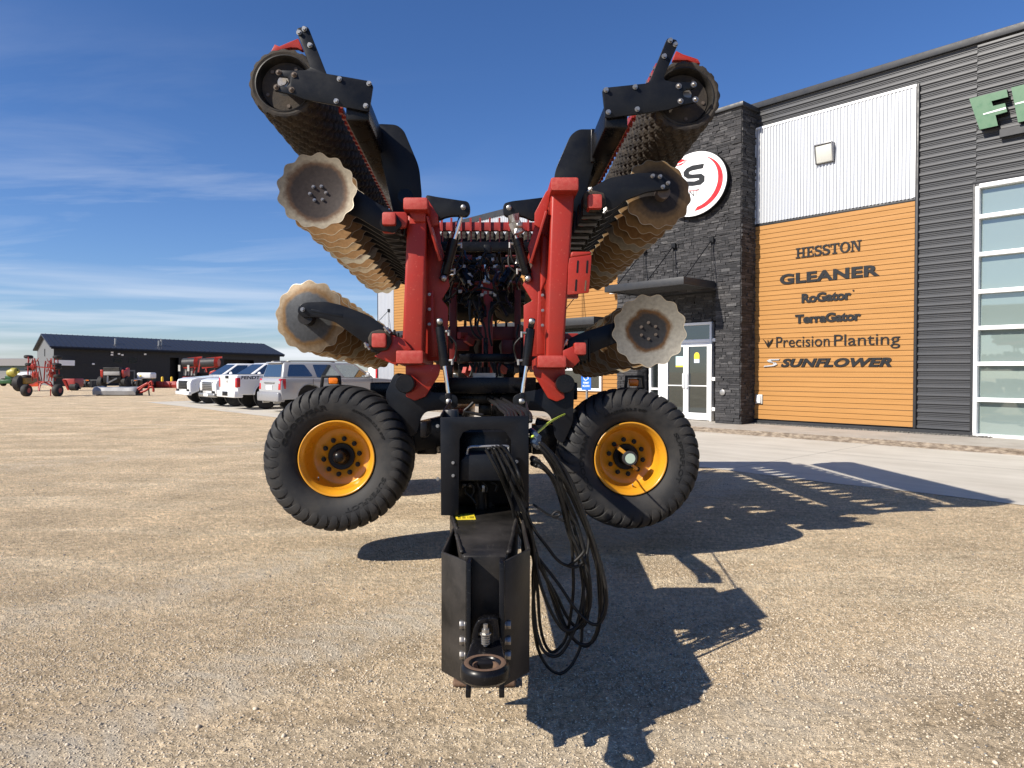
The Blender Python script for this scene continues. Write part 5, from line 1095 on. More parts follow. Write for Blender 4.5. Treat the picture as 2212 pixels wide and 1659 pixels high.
# ---- centre section far behind: packer, beams, red uprights
for x0, y0, x1, y1, Y, th, mt in ((470, 528, 1560, 636, 9.3, .12, 'black'), (610, 962, 1400, 992, 8.2, .15, 'redshade'), (620, 1020, 1395, 1058, 8.4, .12, 'redshade'), (1225, 675, 1345, 696, 8.3, .12, 'redshade'), (1220, 788, 1400, 812, 8.3, .12, 'redshade'), (640, 675, 795, 698, 8.3, .12, 'redshade'), (640, 786, 790, 812, 8.3, .12, 'redshade'), (560, 1060, 1440, 1200, 8.6, .3, 'black')):
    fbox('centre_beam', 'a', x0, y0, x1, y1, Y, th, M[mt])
for x0, x1 in ((605, 684), (1322, 1392)): fbox('centre_upright', 'a', x0, 1000, x1, 1850, 8.3, .14, M['redshade'])
fbox('centre_upright', 'a', 962, 1000, 1036, 1650, 8.1, .10, M['redshade'])
for x0, x1, yy in ((695, 715, 700), (725, 740, 820)): fbox('centre_upright', 'a', x0+30, 810, x1+30, 970, 8.25, .06, M['redshade'])
fbox('centre_beam', 'b', 605, 436, 1395, 582, 8.35, .16, M['redshade'])
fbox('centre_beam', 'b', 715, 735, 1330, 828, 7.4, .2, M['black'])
fbox('centre_upright', 'b', 660, 580, 820, 700, 8.2, .1, M['redshade']); fbox('centre_upright', 'b', 1180, 580, 1300, 735, 8.2, .1, M['redshade'])
for x, y in ((712, 535), (785, 568), (768, 915), (840, 890), (1150, 880)): 
    a = MB(); c = P('b', x, y, 7.9); a.beam(c, c+Vector((.07, .1, -.05 if x > 760 else .0)), .05, .07); a.build('red_tab', M['red'], mc)
# dark webs beside the packer and valve clutter
plate('centre_web', 'a', [(780, 690), (960, 800), (1040, 800), (1230, 700), (1390, 900), (1380, 965), (650, 965), (720, 780)], 8.9, .02, M['black'])
for (x, y, w, h) in ((985, 560, 80, 98), (1030, 722, 60, 68), (960, 740, 50, 50), (1010, 660, 110, 60)): m = MB(); m.b2(*capz('a', x, y, x+w, y+h, 8.0, .12)); m.build('valve_block', M['deepblack'], mc, bevel=.006)
m = MB(); m.cyl(P('a', 1000, 790, 8.0), P('a', 1002, 970, 8.0), .05, n=16); m.build('centre_ram_rod', M['chrome'], mc, smooth=True)
for sx, xa, xb in ((1, (735, 840), (830, 1000)), (-1, (1290, 850), (1190, 1010))):
    m = MB(); m.cyl(P('a', *xa, 7.6), P('a', *xb, 7.5), .06, n=18); m.cyl(P('a', *xb, 7.5), P('a', xb[0]+sx*20, xb[1]+30, 7.48), .035, n=12); m.build('accumulator', M['black'], mc, smooth=True)
for i in range(16):
    x = random.uniform(620, 1380); y = random.uniform(640, 1180); c = P('a', x, y, 7.4+random.random()*.4); m = MB(); m.cyl(c, c+Vector((random.uniform(-.06, .06), 0, random.uniform(-.05, .05))), .014, n=8); m.box(c, (.03, .03, .03)); m.build('hose_fitting', M['zinc'], mc)
for pts in ([(838, 1170), (830, 1300), (845, 1450), (880, 1550), (960, 1610)], [(865, 1170), (900, 1250), (960, 1380), (1000, 1500), (1010, 1640)], [(960, 1290), (930, 1380), (915, 1460), (940, 1540), (975, 1590)], [(1090, 1240), (1050, 1300), (1040, 1420), (1050, 1560), (1075, 1680)], [(1250, 700), (1200, 740), (1180, 830), (1190, 900)], [(700, 700), (690, 780), (660, 850), (610, 880)], [(1280, 600), (1290, 700), (1330, 800), (1360, 850)], [(730, 600), (740, 660), (690, 760), (650, 860)], [(930, 820), (970, 700), (1010, 650)], [(840, 1100), (900, 1050), (980, 1040), (1100, 1070)], [(640, 1650), (600, 1560), (610, 1460)], [(1390, 1640), (1350, 1560), (1370, 1440)]):
    m = MB(); m.tube([P('a', x, y, 7.5) for x, y in pts], .012, 8, 5); m.build('frame_hose', M['hose'], mc, smooth='all')
for pts in ([(900, 830), (880, 900), (860, 990)], [(950, 830), (930, 900), (905, 990)], [(1090, 830), (1110, 900), (1130, 990)], [(1060, 830), (1080, 880), (1110, 950), (1120, 1000)], [(830, 840), (860, 890), (850, 950), (830, 990)], [(1170, 840), (1150, 900), (1165, 985)]):
    m = MB(); m.tube([P('b', x, y, 6.9) for x, y in pts], .014, 8, 5); m.build('frame_hose', M['hose'], mc, smooth='all')
m = MB(); m.box(P('b', 992, 980, 6.4), (.2, .08, .05)); vb2 = m.build('valve_block', M['steel'], mc)
for x in (952, 992, 1032): m = MB(); m.cyl(P('b', x, 885, 6.4), P('b', x, 990, 6.4), .018, n=10); m.build('coupler', M['deepblack'], vb2)

# denser hoses, brackets and dark steel between the masts, added partly to block sun
plate('centre_web', 'b', [(700, 160), (960, 160), (985, 300), (960, 420), (930, 300), (860, 200), (700, 185)], 8.0, .02, M['black'])  # added dark web, partly to block sun
plate('centre_web', 'b', [(1300, 160), (1060, 160), (1040, 300), (1050, 420), (1080, 300), (1140, 200), (1300, 185)], 8.0, .02, M['black'])  # added dark web, partly to block sun
for x0, y0, x1, y1, Y in ((690, 700, 1330, 770, 8.6), (700, 850, 800, 1010, 8.5), (1200, 850, 1320, 1010, 8.5), (560, 860, 640, 1010, 7.2), (1370, 860, 1450, 1010, 7.2), (980, 560, 1030, 900, 7.8)):
    fbox('added_centre_bracket', 'a' if y1 < 800 else 'b', x0, y0, x1, y1, Y, .12, M['black'])
rr_ = random.Random(21)
for i in range(22):
    x = rr_.uniform(640, 1360); y = rr_.uniform(600, 1150); pts = []
    for j in range(5):
        pts.append(P('a', x, y, 7.55+rr_.uniform(-.1, .3))); x += rr_.uniform(-70, 70); y += rr_.uniform(20, 110)
    m = MB(); m.tube(pts, rr_.choice((.011, .014, .017)), 8, 5); m.build('frame_hose', M['hose'], mc, smooth='all')
for i in range(10):
    x = rr_.uniform(640, 1340); y = rr_.uniform(640, 960); w = rr_.uniform(20, 70); h = rr_.uniform(20, 80)
    fbox('added_small_bracket', 'a', x, y, x+w, y+h, 7.7+rr_.uniform(0, .5), .05, M['deepblack'] if i % 3 else M['redshade'], bev=.005)
# ---- discs
def make_disc(Rr=.308, d=.07, lobes=13):
    na = lobes*8; nr = 8; v = []; f = []
    for side in (0, 1):
        for j in range(nr+1):
            t = j/nr
            for i in range(na):
                a = 2*math.pi*i/na; u = .5+.5*math.cos(a*lobes)
                ed = Rr-.025*(1-u**.9)
                rr = ed if j == nr else ed-.0045 if j == nr-1 else min(Rr-.036, Rr*.9*(j/(nr-2)))
                y = d*(1-(min(rr, Rr)/Rr)**2)+(.005 if side else 0)-(d*.5)
                if j == 0: rr = .002
                v.append((rr*math.sin(a), y, rr*math.cos(a)))
    o = (nr+1)*na
    for s in (0, 1):
        for j in range(nr):
            for i in range(na):
                q = (j*na+i, j*na+(i+1) % na, (j+1)*na+(i+1) % na, (j+1)*na+i); f.append(tuple(k+s*o for k in q))
    for i in range(na): f.append((nr*na+i, nr*na+(i+1) % na, o+nr*na+(i+1) % na, o+nr*na+i))
    m = MB(); m.v = v; m.f = f; return m
DM = {}
NDF = [13*8, 8]
for k in ('disc_a', 'disc_b', 'disc_c', 'disc_d', 'disc_e'):
    me = make_disc().mesh('disc'); me.materials.append(M[k]); me.materials.append(M['disc_edge'])
    for p in me.polygons:
        if min(math.hypot(me.vertices[i].co.x, me.vertices[i].co.z) for i in p.vertices) > .275: p.material_index = 1
    for p in me.polygons: p.use_smooth = True
    bm = bmesh.new(); bm.from_mesh(me)
    for e in bm.edges:
        if len(e.link_faces) == 2 and e.calc_face_angle(0) > R(45): e.smooth = False
    bm.to_mesh(me); bm.free(); DM[k] = me
def hub_mesh(n, mt, rr=.062):
    out = []
    for i in range(n):
        m = MB(); a = 2*math.pi*i/n+.2; p = Vector((rr*math.sin(a), .035, rr*math.cos(a))); m.cyl(p, p+Vector((0, -.024, 0)), .0095, n=6); m.cyl(p, p+Vector((0, -.010, 0)), .014, n=10)
        me = m.mesh('hub_bolt'); me.materials.append(mt); out.append(me)
    return out
HB1 = hub_mesh(6, M['steel']); HB2 = hub_mesh(6, M['rustbolt'], .068)
BX = Matrix((Vector((1, 0, 0)), AX, Vector((1, 0, 0)).cross(AX))).transposed().to_4x4()
def gang(k, cx, cy, Y, face, tilt, yaw, n, first, rest, arm, armY, tube, hub=None, label=None):
    """a row of discs along the wing, each with its own arm on the gang tube"""
    c0 = P(k, cx, cy, Y); arm_me = None
    for i in range(n):
        mt = first if i == 0 else rest[i % len(rest)]
        d = bpy.data.objects.new('disc', DM[mt]); C.objects.link(d); d.parent = mc
        Mx = BX @ Matrix.Rotation(R(tilt), 4, 'X') @ Matrix.Rotation(R(yaw), 4, 'Z') @ (Matrix.Rotation(math.pi, 4, 'Z') if face < 0 else Matrix.Identity(4)) @ Matrix.Rotation(random.random()*6.28, 4, 'Y')
        Mx.translation = rel(c0+AX*.25*i); d.matrix_local = Mx
        if hub and i < 2:
            for q in hub: h = bpy.data.objects.new('hub_bolt', q); C.objects.link(h); h.parent = d
        if arm_me is None:
            a = MB(); a.prism(roundpoly([P(k, x, y, armY) for x, y in arm], .03, 4), AX*.035)
            o = a.build('disc_arm', M['blackplate'], mc, bevel=.004); arm_me = o
        else:
            o = arm_me.copy(); C.objects.link(o); o.location = Vector(arm_me.location)+AX*.25*i
    x0, y0, x1, y1, Yt = tube
    tc_ = (P(k, x0, y0, Yt)+P(k, x1, y1, Yt))/2; pb = None
    for i in range(n):
        if pb is None:
            a = MB(); a.box(tc_+AX*.19, (.165, .15, .165)); a.cyl(tc_+AX*.19+Vector((.10, 0, -.1)), tc_+AX*.19+Vector((.10, 0, .1)), .012, n=8); pb = a.build('arm_clamp', M['deepblack'], mc, bevel=.02)
        else: q = pb.copy(); C.objects.link(q); q.location = AX*.25*i
    capbox('gang_tube', k, x0, y0, x1, y1, Yt, 3.85, M['red'], M['redcap'])
    return arm_me
rust = ['disc_b', 'disc_b', 'disc_a', 'disc_b', 'disc_e', 'disc_b', 'disc_b']
brown = ['disc_e', 'disc_e', 'disc_b', 'disc_e', 'disc_d', 'disc_e']
gang('3', 648, 112, 5.58, 1, -5, 6, 15, 'disc_a', ['disc_c', 'disc_b', 'disc_b', 'disc_b', 'disc_e', 'disc_b', 'disc_a', 'disc_b'], [(560, 60), (800, 10), (1000, 90), (1180, 210), (1330, 290), (1400, 400), (1330, 470), (1200, 450), (1000, 330), (700, 230), (580, 170)], 5.70, (1218, 288, 1338, 402, 5.66), HB1)
gang('3', 575, 1212, 5.92, -1, 5, -8, 15, 'disc_c', ['disc_a', 'disc_b', 'disc_e', 'disc_e', 'disc_b'], [(468, 1170), (485, 1110), (540, 1085), (720, 1078), (850, 1105), (1000, 1160), (1110, 1205), (1235, 1290), (1300, 1400), (1230, 1500), (1120, 1475), (1060, 1440), (960, 1370), (800, 1255), (660, 1215), (520, 1218)], 5.74, (1126, 1356, 1253, 1482, 5.68))
gang('4', 1440, 118, 6.05, -1, -5, 8, 15, 'disc_e', brown, [(790, 120), (860, 70), (1000, -10), (1110, -32), (1240, -55), (1380, -58), (1500, -25), (1550, 30), (1545, 90), (1450, 95), (1340, 112), (1160, 180), (1060, 255), (930, 300), (820, 270)], 5.86, (823, 130, 946, 257, 5.78))
gang('4', 1358, 1335, 5.95, 1, 5, -7, 15, 'disc_d', ['disc_a', 'disc_e', 'disc_e', 'disc_b', 'disc_e'], [(600, 1480), (640, 1410), (770, 1350), (1050, 1262), (1250, 1290), (1250, 1390), (1060, 1445), (900, 1510), (760, 1560), (640, 1545)], 6.06, (700, 1438, 806, 1547, 5.80), HB2)
# arm details at the visible ends
plate('arm_bracket', '3', [(1205, 330), (1240, 285), (1430, 288), (1442, 330), (1430, 420), (1350, 430), (1325, 470), (1230, 470), (1205, 440)], 5.72, .05, M['red'], r=.02)
for k, pts, Y in (('3', [(1090, 1400), (1120, 1340), (1200, 1320), (1290, 1350), (1300, 1440), (1260, 1505), (1180, 1515), (1110, 1480)], 5.72), ('4', [(790, 110), (880, 95), (970, 120), (985, 215), (930, 275), (850, 280), (785, 230)], 5.82)):
    a = MB(); a.prism(poly(k, pts, Y, .02), AX*.1); a.build('rubber_damper', M['oldrubber'], mc, bevel=.012)
bolts('arm_bolt', '2', [(1390, 1395), (1455, 1400), (1525, 1458), (1480, 1490)], 5.86, .013, M['steel'], mc, .03)
bolts('arm_bolt', '3', [(520, 1148)], 5.74, .014, M['steel'], mc, .03)
plate('grease_channel', '3', [(592, 1142), (875, 1190), (872, 1222), (592, 1168)], 5.738, .02, M['blackplate'])
m = MB(); c = P('3', 540, 1215, 5.76); m.cyl(c, c+AX*.12, .06, n=24); m.build('disc_bearing', M['blackdustsheen'], mc, smooth=True)
m = MB(); c = P('4', 1490, 110, 5.9); m.cyl(c, c+AX*.12, .055, n=24); m.build('disc_bearing', M['rustbolt'], mc, smooth=True)
for k, a_, b_, Y in (('3', (1235, 1300), (1290, 1355), 5.70), ('3', (1065, 1440), (1110, 1500), 5.70), ('4', (855, 75), (820, 110), 5.78), ('4', (985, 250), (960, 300), 5.8), ('3', (1180, 350), (1205, 410), 5.74), ('4', (640, 1410), (600, 1480), 5.85)):
    m = MB(); p_ = P(k, *a_, Y); q_ = P(k, *b_, Y); m.cyl(p_, q_, .012, n=10); m.cyl(p_.lerp(q_, .3), p_.lerp(q_, .6), .022, n=6); m.build('clamp_bolt', M['zinc'], mc, smooth=True)
for k, pts, Y in (('3', [(1295, 1370), (1400, 1400), (1480, 1500), (1400, 1520), (1340, 1640), (1150, 1560), (1240, 1500)], 5.76), ('4', [(600, 1510), (690, 1470), (750, 1600), (690, 1660), (630, 1650), (600, 1570)], 5.80)):
    plate('gang_bracket', k, pts, Y, .12, M['red'])
# ---- packer rollers
def make_roller(nr, name, pitch=.125, rr=.283):
    m = MB(); na = 96; prof = []; tagj = []
    for i in range(nr):
        for t, r in ((.0, .245), (.012, .268), (.028, rr), (.062, rr+.004), (.098, rr), (.113, .268)):
            prof.append((i*pitch+t, r)); tagj.append((i, r > .26))
    def mod(j, an, r):
        i, o_ = tagj[j]
        if not o_: return r
        k = 20; ph = an*k+(0 if i % 2 else math.pi)+(j % 6-3)*.9
        s = math.sin(ph); return r+(.005 if s > -.1 else -.009 if s < -.62 else -.001)*(1 if r > .27 else .6)
    m.lathe(prof, (0, 0, 0), (0, 1, 0), na, cap=False, mod=mod)
    m.lathe([(.03, .284), (.0, .282), (-.008, .274), (-.012, .258), (-.006, .238)], (0, 0, 0), (0, 1, 0), na, cap=False, mod=lambda j, an, r: mod(2, an, r) if j < 2 else r)
    m.cyl((0, .06, 0), (0, nr*pitch, 0), .2, n=40)
    me = m.mesh(name); me.materials.append(M['oldrubber']); return me
def roller(c, B, nr, par=mc, end=True):
    me = make_roller(nr, 'packer_roller'); o = bpy.data.objects.new('packer_roller', me); C.objects.link(o); o.parent = par; Mx = B.copy(); Mx.translation = rel(c); o.matrix_local = Mx
    if end:
        m = MB(); m.lathe([(.0, .239), (-.010, .237), (-.012, .228), (-.004, .222), (.03, .216), (.075, .205), (.085, .17), (.085, .085), (.06, .08), (.055, .03), (.055, .001)], (0, 0, 0), (0, 1, 0), 56, cap=False); link('end_dish', m.mesh('end_dish'), M['blackdustsheen'], o, True)
        for i in range(5):
            m = MB(); a = i*2*math.pi/5+.5; p = Vector((.165*math.sin(a), .082, .165*math.cos(a))); m.cyl(p, p+Vector((0, -.012, 0)), .03, n=16); m.cyl(p+Vector((0, -.012, 0)), p+Vector((0, -.03, 0)), .016, n=6)
            link('dish_bolt', m.mesh('dish_bolt'), M['rustbolt'], o)
        m = MB(); m.cyl((0, .06, 0), (0, -.03, 0), .045, n=20); m.cyl((0, -.03, 0), (0, -.04, 0), .03, n=12); link('roller_shaft', m.mesh('roller_shaft'), M['steel'], o, True)
    return o
rc = {'L': P('1', 356, 578, 5.86), 'R': P('2', 1675, 690, 5.78)}
roller(rc['L'], BX, 30); roller(rc['R'], BX, 30)
LP = [(462, 112), (476, 88), (545, 72), (570, 88), (728, 490), (920, 522), (1112, 556), (1138, 600), (1106, 812), (1088, 825), (850, 775), (530, 716), (440, 680), (270, 640), (262, 612), (285, 588), (372, 604), (405, 580), (408, 545), (385, 522), (302, 515), (285, 490), (298, 458), (440, 462), (545, 458), (585, 438)]
RP = [(1512, 195), (1530, 175), (1600, 192), (1617, 225), (1490, 520), (1500, 548), (1585, 566), (1760, 566), (1775, 590), (1768, 620), (1690, 628), (1658, 655), (1665, 690), (1700, 702), (1782, 696), (1786, 740), (1640, 770), (1530, 808), (1260, 846), (990, 882), (972, 868), (948, 640), (962, 615), (1340, 575), (1365, 555)]
pl = plate('roller_bracket', '1', LP, 5.76, .025, M['blackplate'], r=.008, bevel=.003)
bolts('bracket_bolt', '1', [(535, 100), (487, 132), (583, 243), (843, 540), (1104, 580), (815, 735), (1075, 776)], 5.76, .0155, M['zinc'], pl, .024)
bolts('bracket_bolt', '1', [(308, 482), (444, 503), (288, 612), (422, 635)], 5.76, .0175, M['rustbolt'], pl, .02, False)
pr_ = plate('roller_bracket', '2', RP, 5.68, .025, M['blackplate'], r=.008, bevel=.003)
bolts('bracket_bolt', '2', [(1545, 202), (1590, 236), (1492, 340), (980, 637), (1236, 610), (1000, 832), (1255, 806)], 5.68, .0155, M['zinc'], pr_, .024)
bolts('bracket_bolt', '2', [(1620, 603), (1752, 588), (1635, 735), (1767, 720)], 5.68, .0175, M['steel'], pr_, .02, False)
# red scraper fingers over the roller ends, carried by a scraper bar along the wing
plate('scraper', '1', [(232, 308), (272, 232), (312, 250), (400, 212), (478, 180), (520, 276), (505, 282), (470, 262), (410, 260), (330, 278)], 5.90, .05, M['red'])
plate('scraper', '2', [(1600, 290), (1660, 320), (1790, 362), (1812, 402), (1760, 396), (1700, 372), (1600, 372), (1570, 372), (1580, 330)], 5.84, .05, M['red'])
def scraper_row(k, x, y, Y, sx):
    c0 = P(k, x, y, Y); m = MB()
    m.beam(c0, c0+AX*3.7, .022, .03); o = m.build('scraper_bar', M['redfar'], mc)
    for i in range(29):
        p = c0+AX*(.125*i+.05); t = MB(); t.box(p+Vector((sx*.012, 0, .0)), (.034, .05, .045)); t.build('scraper', M['red'], o)
scraper_row('1', 862, 800, 5.95, -1); scraper_row('2', 1218, 862, 5.9, 1)
# upper scraper fingers along the roller (same bar that carries the end fingers)
for k, x, y, Y, s in (('1', 600, 330, 5.95, -1), ('2', 1440, 420, 5.9, 1)):
    c0 = P(k, x, y, Y); m = MB(); m.beam(c0, c0+AX*3.6, .04, .04); o = m.build('scraper_bar', M['redfar'], mc)
    for i in range(28):
        t = MB(); q = c0+AX*(.125*i+.05)+Vector((-s*.026, 0, .0)); t.box(q, (.012, .025, .025)); t.build('scraper_bolt', M['zinc'], o)
# wing beams and rounded shield plates
for k, c, w, h, Y in (('1', (1000, 800), .185, .2, 5.80), ('2', (1070, 865), .185, .2, 5.72)):
    c0 = P(k, *c, Y); m = MB(); m.beam(c0, c0+AX*3.75, w, h); m.build('wing_beam', M['black'], mc, bevel=.015)
plate('shield_plate', '1', [(1150, 930), (1345, 940), (1410, 990), (1545, 1310), (1572, 1600), (1480, 1800), (1330, 1780), (1215, 1250)], 6.55, .02, M['blackplate'], r=.07, n=6)
plate('shield_plate', '2', [(905, 980), (735, 980), (665, 1035), (528, 1350), (515, 1560), (560, 1760), (760, 1700), (880, 1250)], 6.5, .02, M['blackplate'], r=.07, n=6)
m = MB(); c = P('2', 862, 1130, 6.44); m.box(c, (.04, .05, .30)); m.build('hinge_pin', M['black'], mc, bevel=.01)
m = MB(); m.lathe([(0, .07), (.012, .07), (.014, .02)], P('1', 1425, 1575, 6.55), -AX, 28); m.build('round_boss', M['black'], mc, smooth=True)
# lift plates joining wing beam and red frame, set back along the wing
for i in range(3):
    for k, pts in (('1', [(1050, 900), (1180, 1000), (1400, 1500), (1520, 1640), (1380, 1720), (1200, 1400)]), ('2', [(960, 930), (1060, 1000), (900, 1350), (760, 1640), (700, 1700), (640, 1600)])):
        a = MB(); a.prism([p+AX*(.9+.95*i) for p in poly(k, pts, 5.9)], AX*.03); a.build('lift_plate', M['black'], mc, bevel=.004)
# ---- centre packer and centre disc rows, across the machine
rcx = P('a', 1010, 550, 9.6); BC = Matrix((Vector((0, -1, 0)), Vector((1, 0, 0)), Vector((0, 0, 1)))).transposed().to_4x4()
roller(Vector((rcx.x-1.25, 9.75, rcx.z-.10)), BC, 20, end=False)
b0 = P('a', 430, 360, 9.3); b1 = P('a', 1600, 360, 9.3); m = MB(); m.b2((b0.x-.2, 9.3, b0.z-.055), (b1.x+.2, 9.38, b0.z+.055)); sb_ = m.build('scraper_bar', M['redfar'], mc, bevel=.006)
for i in range(20):
    x = rcx.x-1.19+.125*i; t = MB(); t.box((x, 9.29, b0.z+.02), (.026, .03, .17)); t.box((x, 9.40, b0.z-.17), (.018, .03, .3)); t.box((x, 9.36, b0.z-.30), (.06, .03, .05)); t.build('scraper', M['redfar'], sb_)
for (x, y, Y) in ((760, 190, 8.9), (1140, 190, 8.9), (1275, 205, 8.9), (560, 190, 8.9), (880, 700, 8.9), (1110, 710, 8.9), (760, 720, 8.9), (1230, 730, 8.9), (1380, 690, 8.9), (640, 700, 8.9)):
    up = y < 400
    c = P('b', x, y-(70 if up else 0), Y); d = bpy.data.objects.new('disc', DM['disc_a' if not up else 'disc_e']); C.objects.link(d); d.parent = mc
    Mx = Matrix.Rotation(R(28), 4, 'Z') @ Matrix.Scale(1, 4); Mx.translation = rel(c); d.matrix_local = Mx
    m = MB(); m.beam(c+Vector((0, .05, 0)), c+Vector((0, .4, .42)), .03, .1); m.build('disc_arm', M['black'], mc)
for z in (P('b', 1000, 60, 9.0).z, P('b', 1000, 560, 9.0).z): 
    m = MB(); m.b2((-1.35, 9.1, z-.06), (.85, 9.25, z+.06)); m.build('gang_tube', M['redfar'], mc, bevel=.01)
# long side beams that tie wings, centre and drawbar together
m = MB(); m.beam((-.55, 6.4, 1.05), (-.6, 9.6, 1.15), .2, .3); m.beam((.05, 6.4, 1.05), (0.02, 9.6, 1.15), .2, .3); m.build('main_frame', M['black'], mc, bevel=.01)
m = MB(); m.beam((-.28, 8.1, 1.2), (-.28, 8.1, 2.6), .12, .12, up=(0, 1, 0)); m.build('centre_upright', M['redfar'], mc, bevel=.006)
# ------------------------------------------------------------------ parked vehicles
WV = Vector((.745, .667, 0)).normalized()     # towards the building
def arch(cx, r, z0, n=9): return [(cx-r*math.cos(math.pi*i/n), z0+r*math.sin(math.pi*i/n)*1.0) for i in range(n+1)]
def vehicle(kind, label, ground_pt, nose_in, front_ref, paint, trim, extras=None):
    W = 1.0; wb = 3.72 if kind == 'truck' else 3.4; tr = .41
    fx = WV if nose_in else -WV; ly = Vector((-fx.y, fx.x, 0))
    side = 1 if ly.dot(-DW) > 0 else -1               # which side faces the camera
    ax = wb if front_ref else 0
    base = Vector(ground_pt)+ly*(-side*.86)-fx*ax; base.z = .006
    o = thing('pickup_truck' if kind == 'truck' else 'suv', label, 'pickup truck' if kind == 'truck' else 'SUV', base, math.atan2(fx.y, fx.x), world=False)
    m = MB(); zb = .52; ar = .52
    if kind == 'truck':
        prof = [(-1.22, .62)]+arch(0, ar, .60)[0:]+[(.9, .50), (wb-ar-.1, .50)]+arch(wb, ar, .60)+[(wb+.82, .48), (wb+.92, .60), (wb+.93, .98), (wb+.86, 1.16), (wb+.6, 1.24), (wb-.70, 1.34), (wb-.78, 1.36), (.98, 1.36), (.96, 1.42), (-1.20, 1.42), (-1.24, 1.38)]
    else:
        prof = [(-1.12, .50), (-.6, .50)]+arch(0, ar, .56)+[(.7, .42), (wb-ar-.1, .42)]+arch(wb, ar, .56)+[(wb+.82, .42), (wb+.95, .55), (wb+.96, .95), (wb+.86, 1.12), (wb+.5, 1.20), (wb-.70, 1.30), (-1.1, 1.30), (-1.16, 1.2), (-1.18, .8)]
    ys = [(-W, 0), (-W+.03, 0)]
    sec = []
    xm = (wb-.1)/2
    for y, q in ((-W, 1), (-W+.05, 0), (W-.05, 0), (W, 1)):
        sec.append([(xm+(x-xm)*(.988 if q else 1), y, .95+(z-.95)*(.955 if q else 1)) for x, z in prof])
    n = len(prof); v = [p for s in sec for p in s]; f = [tuple(range(n)), tuple(range(4*n-1, 3*n-1, -1))]
    # tumble: the belt line is narrower than the sill
    v = [(x, y*(1-.05*max(0, z-.95)/.45), z) for x, y, z in v]
    for s in range(3):
        for i in range(n): f.append((s*n+i, s*n+(i+1) % n, (s+1)*n+(i+1) % n, (s+1)*n+i))
    m.add(v, f); m.build('body', paint, o, bevel=.018, seg=2)
    # cabin
    if kind == 'truck': xb0, xb1, xt0, xt1, zb, zt, wb_, wt = .98, wb-.55, 1.12, wb-1.45, 1.345, 1.93, .93, .70
    else: xb0, xb1, xt0, xt1, zb, zt, wb_, wt = -1.08, wb-.55, -.92, wb-1.42, 1.285, 1.90, .93, .72
    c = MB(); c.hexa([(xb0, -wb_, zb), (xb1, -wb_, zb), (xb1, wb_, zb), (xb0, wb_, zb), (xt0, -wt, zt), (xt1, -wt, zt), (xt1, wt, zt), (xt0, wt, zt)]); cab = c.build('cabin', paint, o, bevel=.07, seg=3)
    def sp(u, v, s, off=.006):
        x = (xb0*(1-v)+xt0*v)*(1-u)+(xb1*(1-v)+xt1*v)*u; return Vector((x, s*(wb_*(1-v)+wt*v+off), zb+(zt-zb)*v))
    spans = ((.05, .44), (.50, .93)) if kind == 'truck' else ((.05, .29), (.36, .62), (.66, .95))
    for s in (1, -1):
        for k, (u0, u1) in enumerate(spans):
            a = MB(); ut = min(u1, .97); q = [sp(u0, .06, s), sp(u1, .06, s), sp(ut-.0, .86, s), sp(u0+.02, .86, s)]
            if kind != 'truck' and k == 0: q = [sp(u0, .12, s), sp(u1+.03, .12, s), sp(u1-.02, .86, s), sp(u0+.02, .86, s)]
            a.prism(roundpoly(q, .06), (0, s*.006, 0)); a.build('side_window', M['carglass'], cab)
    a = MB(); fr = lambda y, v: Vector((xb1*(1-v)+xt1*v+.008, y*(wb_*(1-v)+wt*v)*.9, zb+(zt-zb)*v))
    a.prism([fr(-1, .05), fr(1, .05), fr(1, .9), fr(-1, .9)], (.006, 0, .004)); a.build('windscreen', M['carglass'], cab)
    a = MB(); fr = lambda y, v: Vector((xb0*(1-v)+xt0*v-.008, y*(wb_*(1-v)+wt*v)*.86, zb+(zt-zb)*v))
    a.prism(roundpoly([fr(-1, .1), fr(1, .1), fr(1, .85), fr(-1, .85)], .05), (-.006, 0, .002)); a.build('rear_window', M['carglass'], cab)
    # wheels
    for x in (0, wb):
        for s in (1, -1):
            a = MB(); a.lathe([(-.14, .24), (-.14, .36), (-.11, tr-.01), (-.05, tr), (.05, tr), (.11, tr-.01), (.14, .36), (.14, .24)], (x, s*.86, tr), (0, s, 0), 36); w = a.build('wheel', M['rubber'], o, smooth=True)
            a = MB(); a.lathe([(.12, .25), (.13, .245), (.10, .22), (.09, .05), (.11, .04), (.11, .001)], (x, s*.86, tr), (0, s, 0), 30)
            for i in range(6):
                an = i*math.pi/3; p = Vector((x+.14*math.cos(an), s*(.86+.105), tr+.14*math.sin(an))); a.beam((x, p.y, tr), (x+.23*math.cos(an), p.y, tr+.23*math.sin(an)), .05, .03, up=(0, 1, 0))
            a.build('rim', M['alloy'], w, smooth=True)
            a = MB(); a.lathe([(0, ar-.02), (.12, ar-.02), (.12, .2)], (x, s*.80, tr+.12), (0, s, 0), 30); a.build('wheel_well', M['deepblack'], o)
            # arch lips
            a = MB(); pts = [Vector((x-(ar+.02)*math.cos(math.pi*i/12), s*(W-.005), .60-(.04 if kind != 'truck' else 0)+(ar+.0)*math.sin(math.pi*i/12))) for i in range(13)]
            a.tube(pts, .03 if kind == 'truck' else .012, 8, 1); a.build('wheel_arch_trim', paint, o, smooth='all')
    xf = wb+.93 if kind == 'truck' else wb+.95; xr = -1.22 if kind == 'truck' else -1.17
    extra_rear = MB()
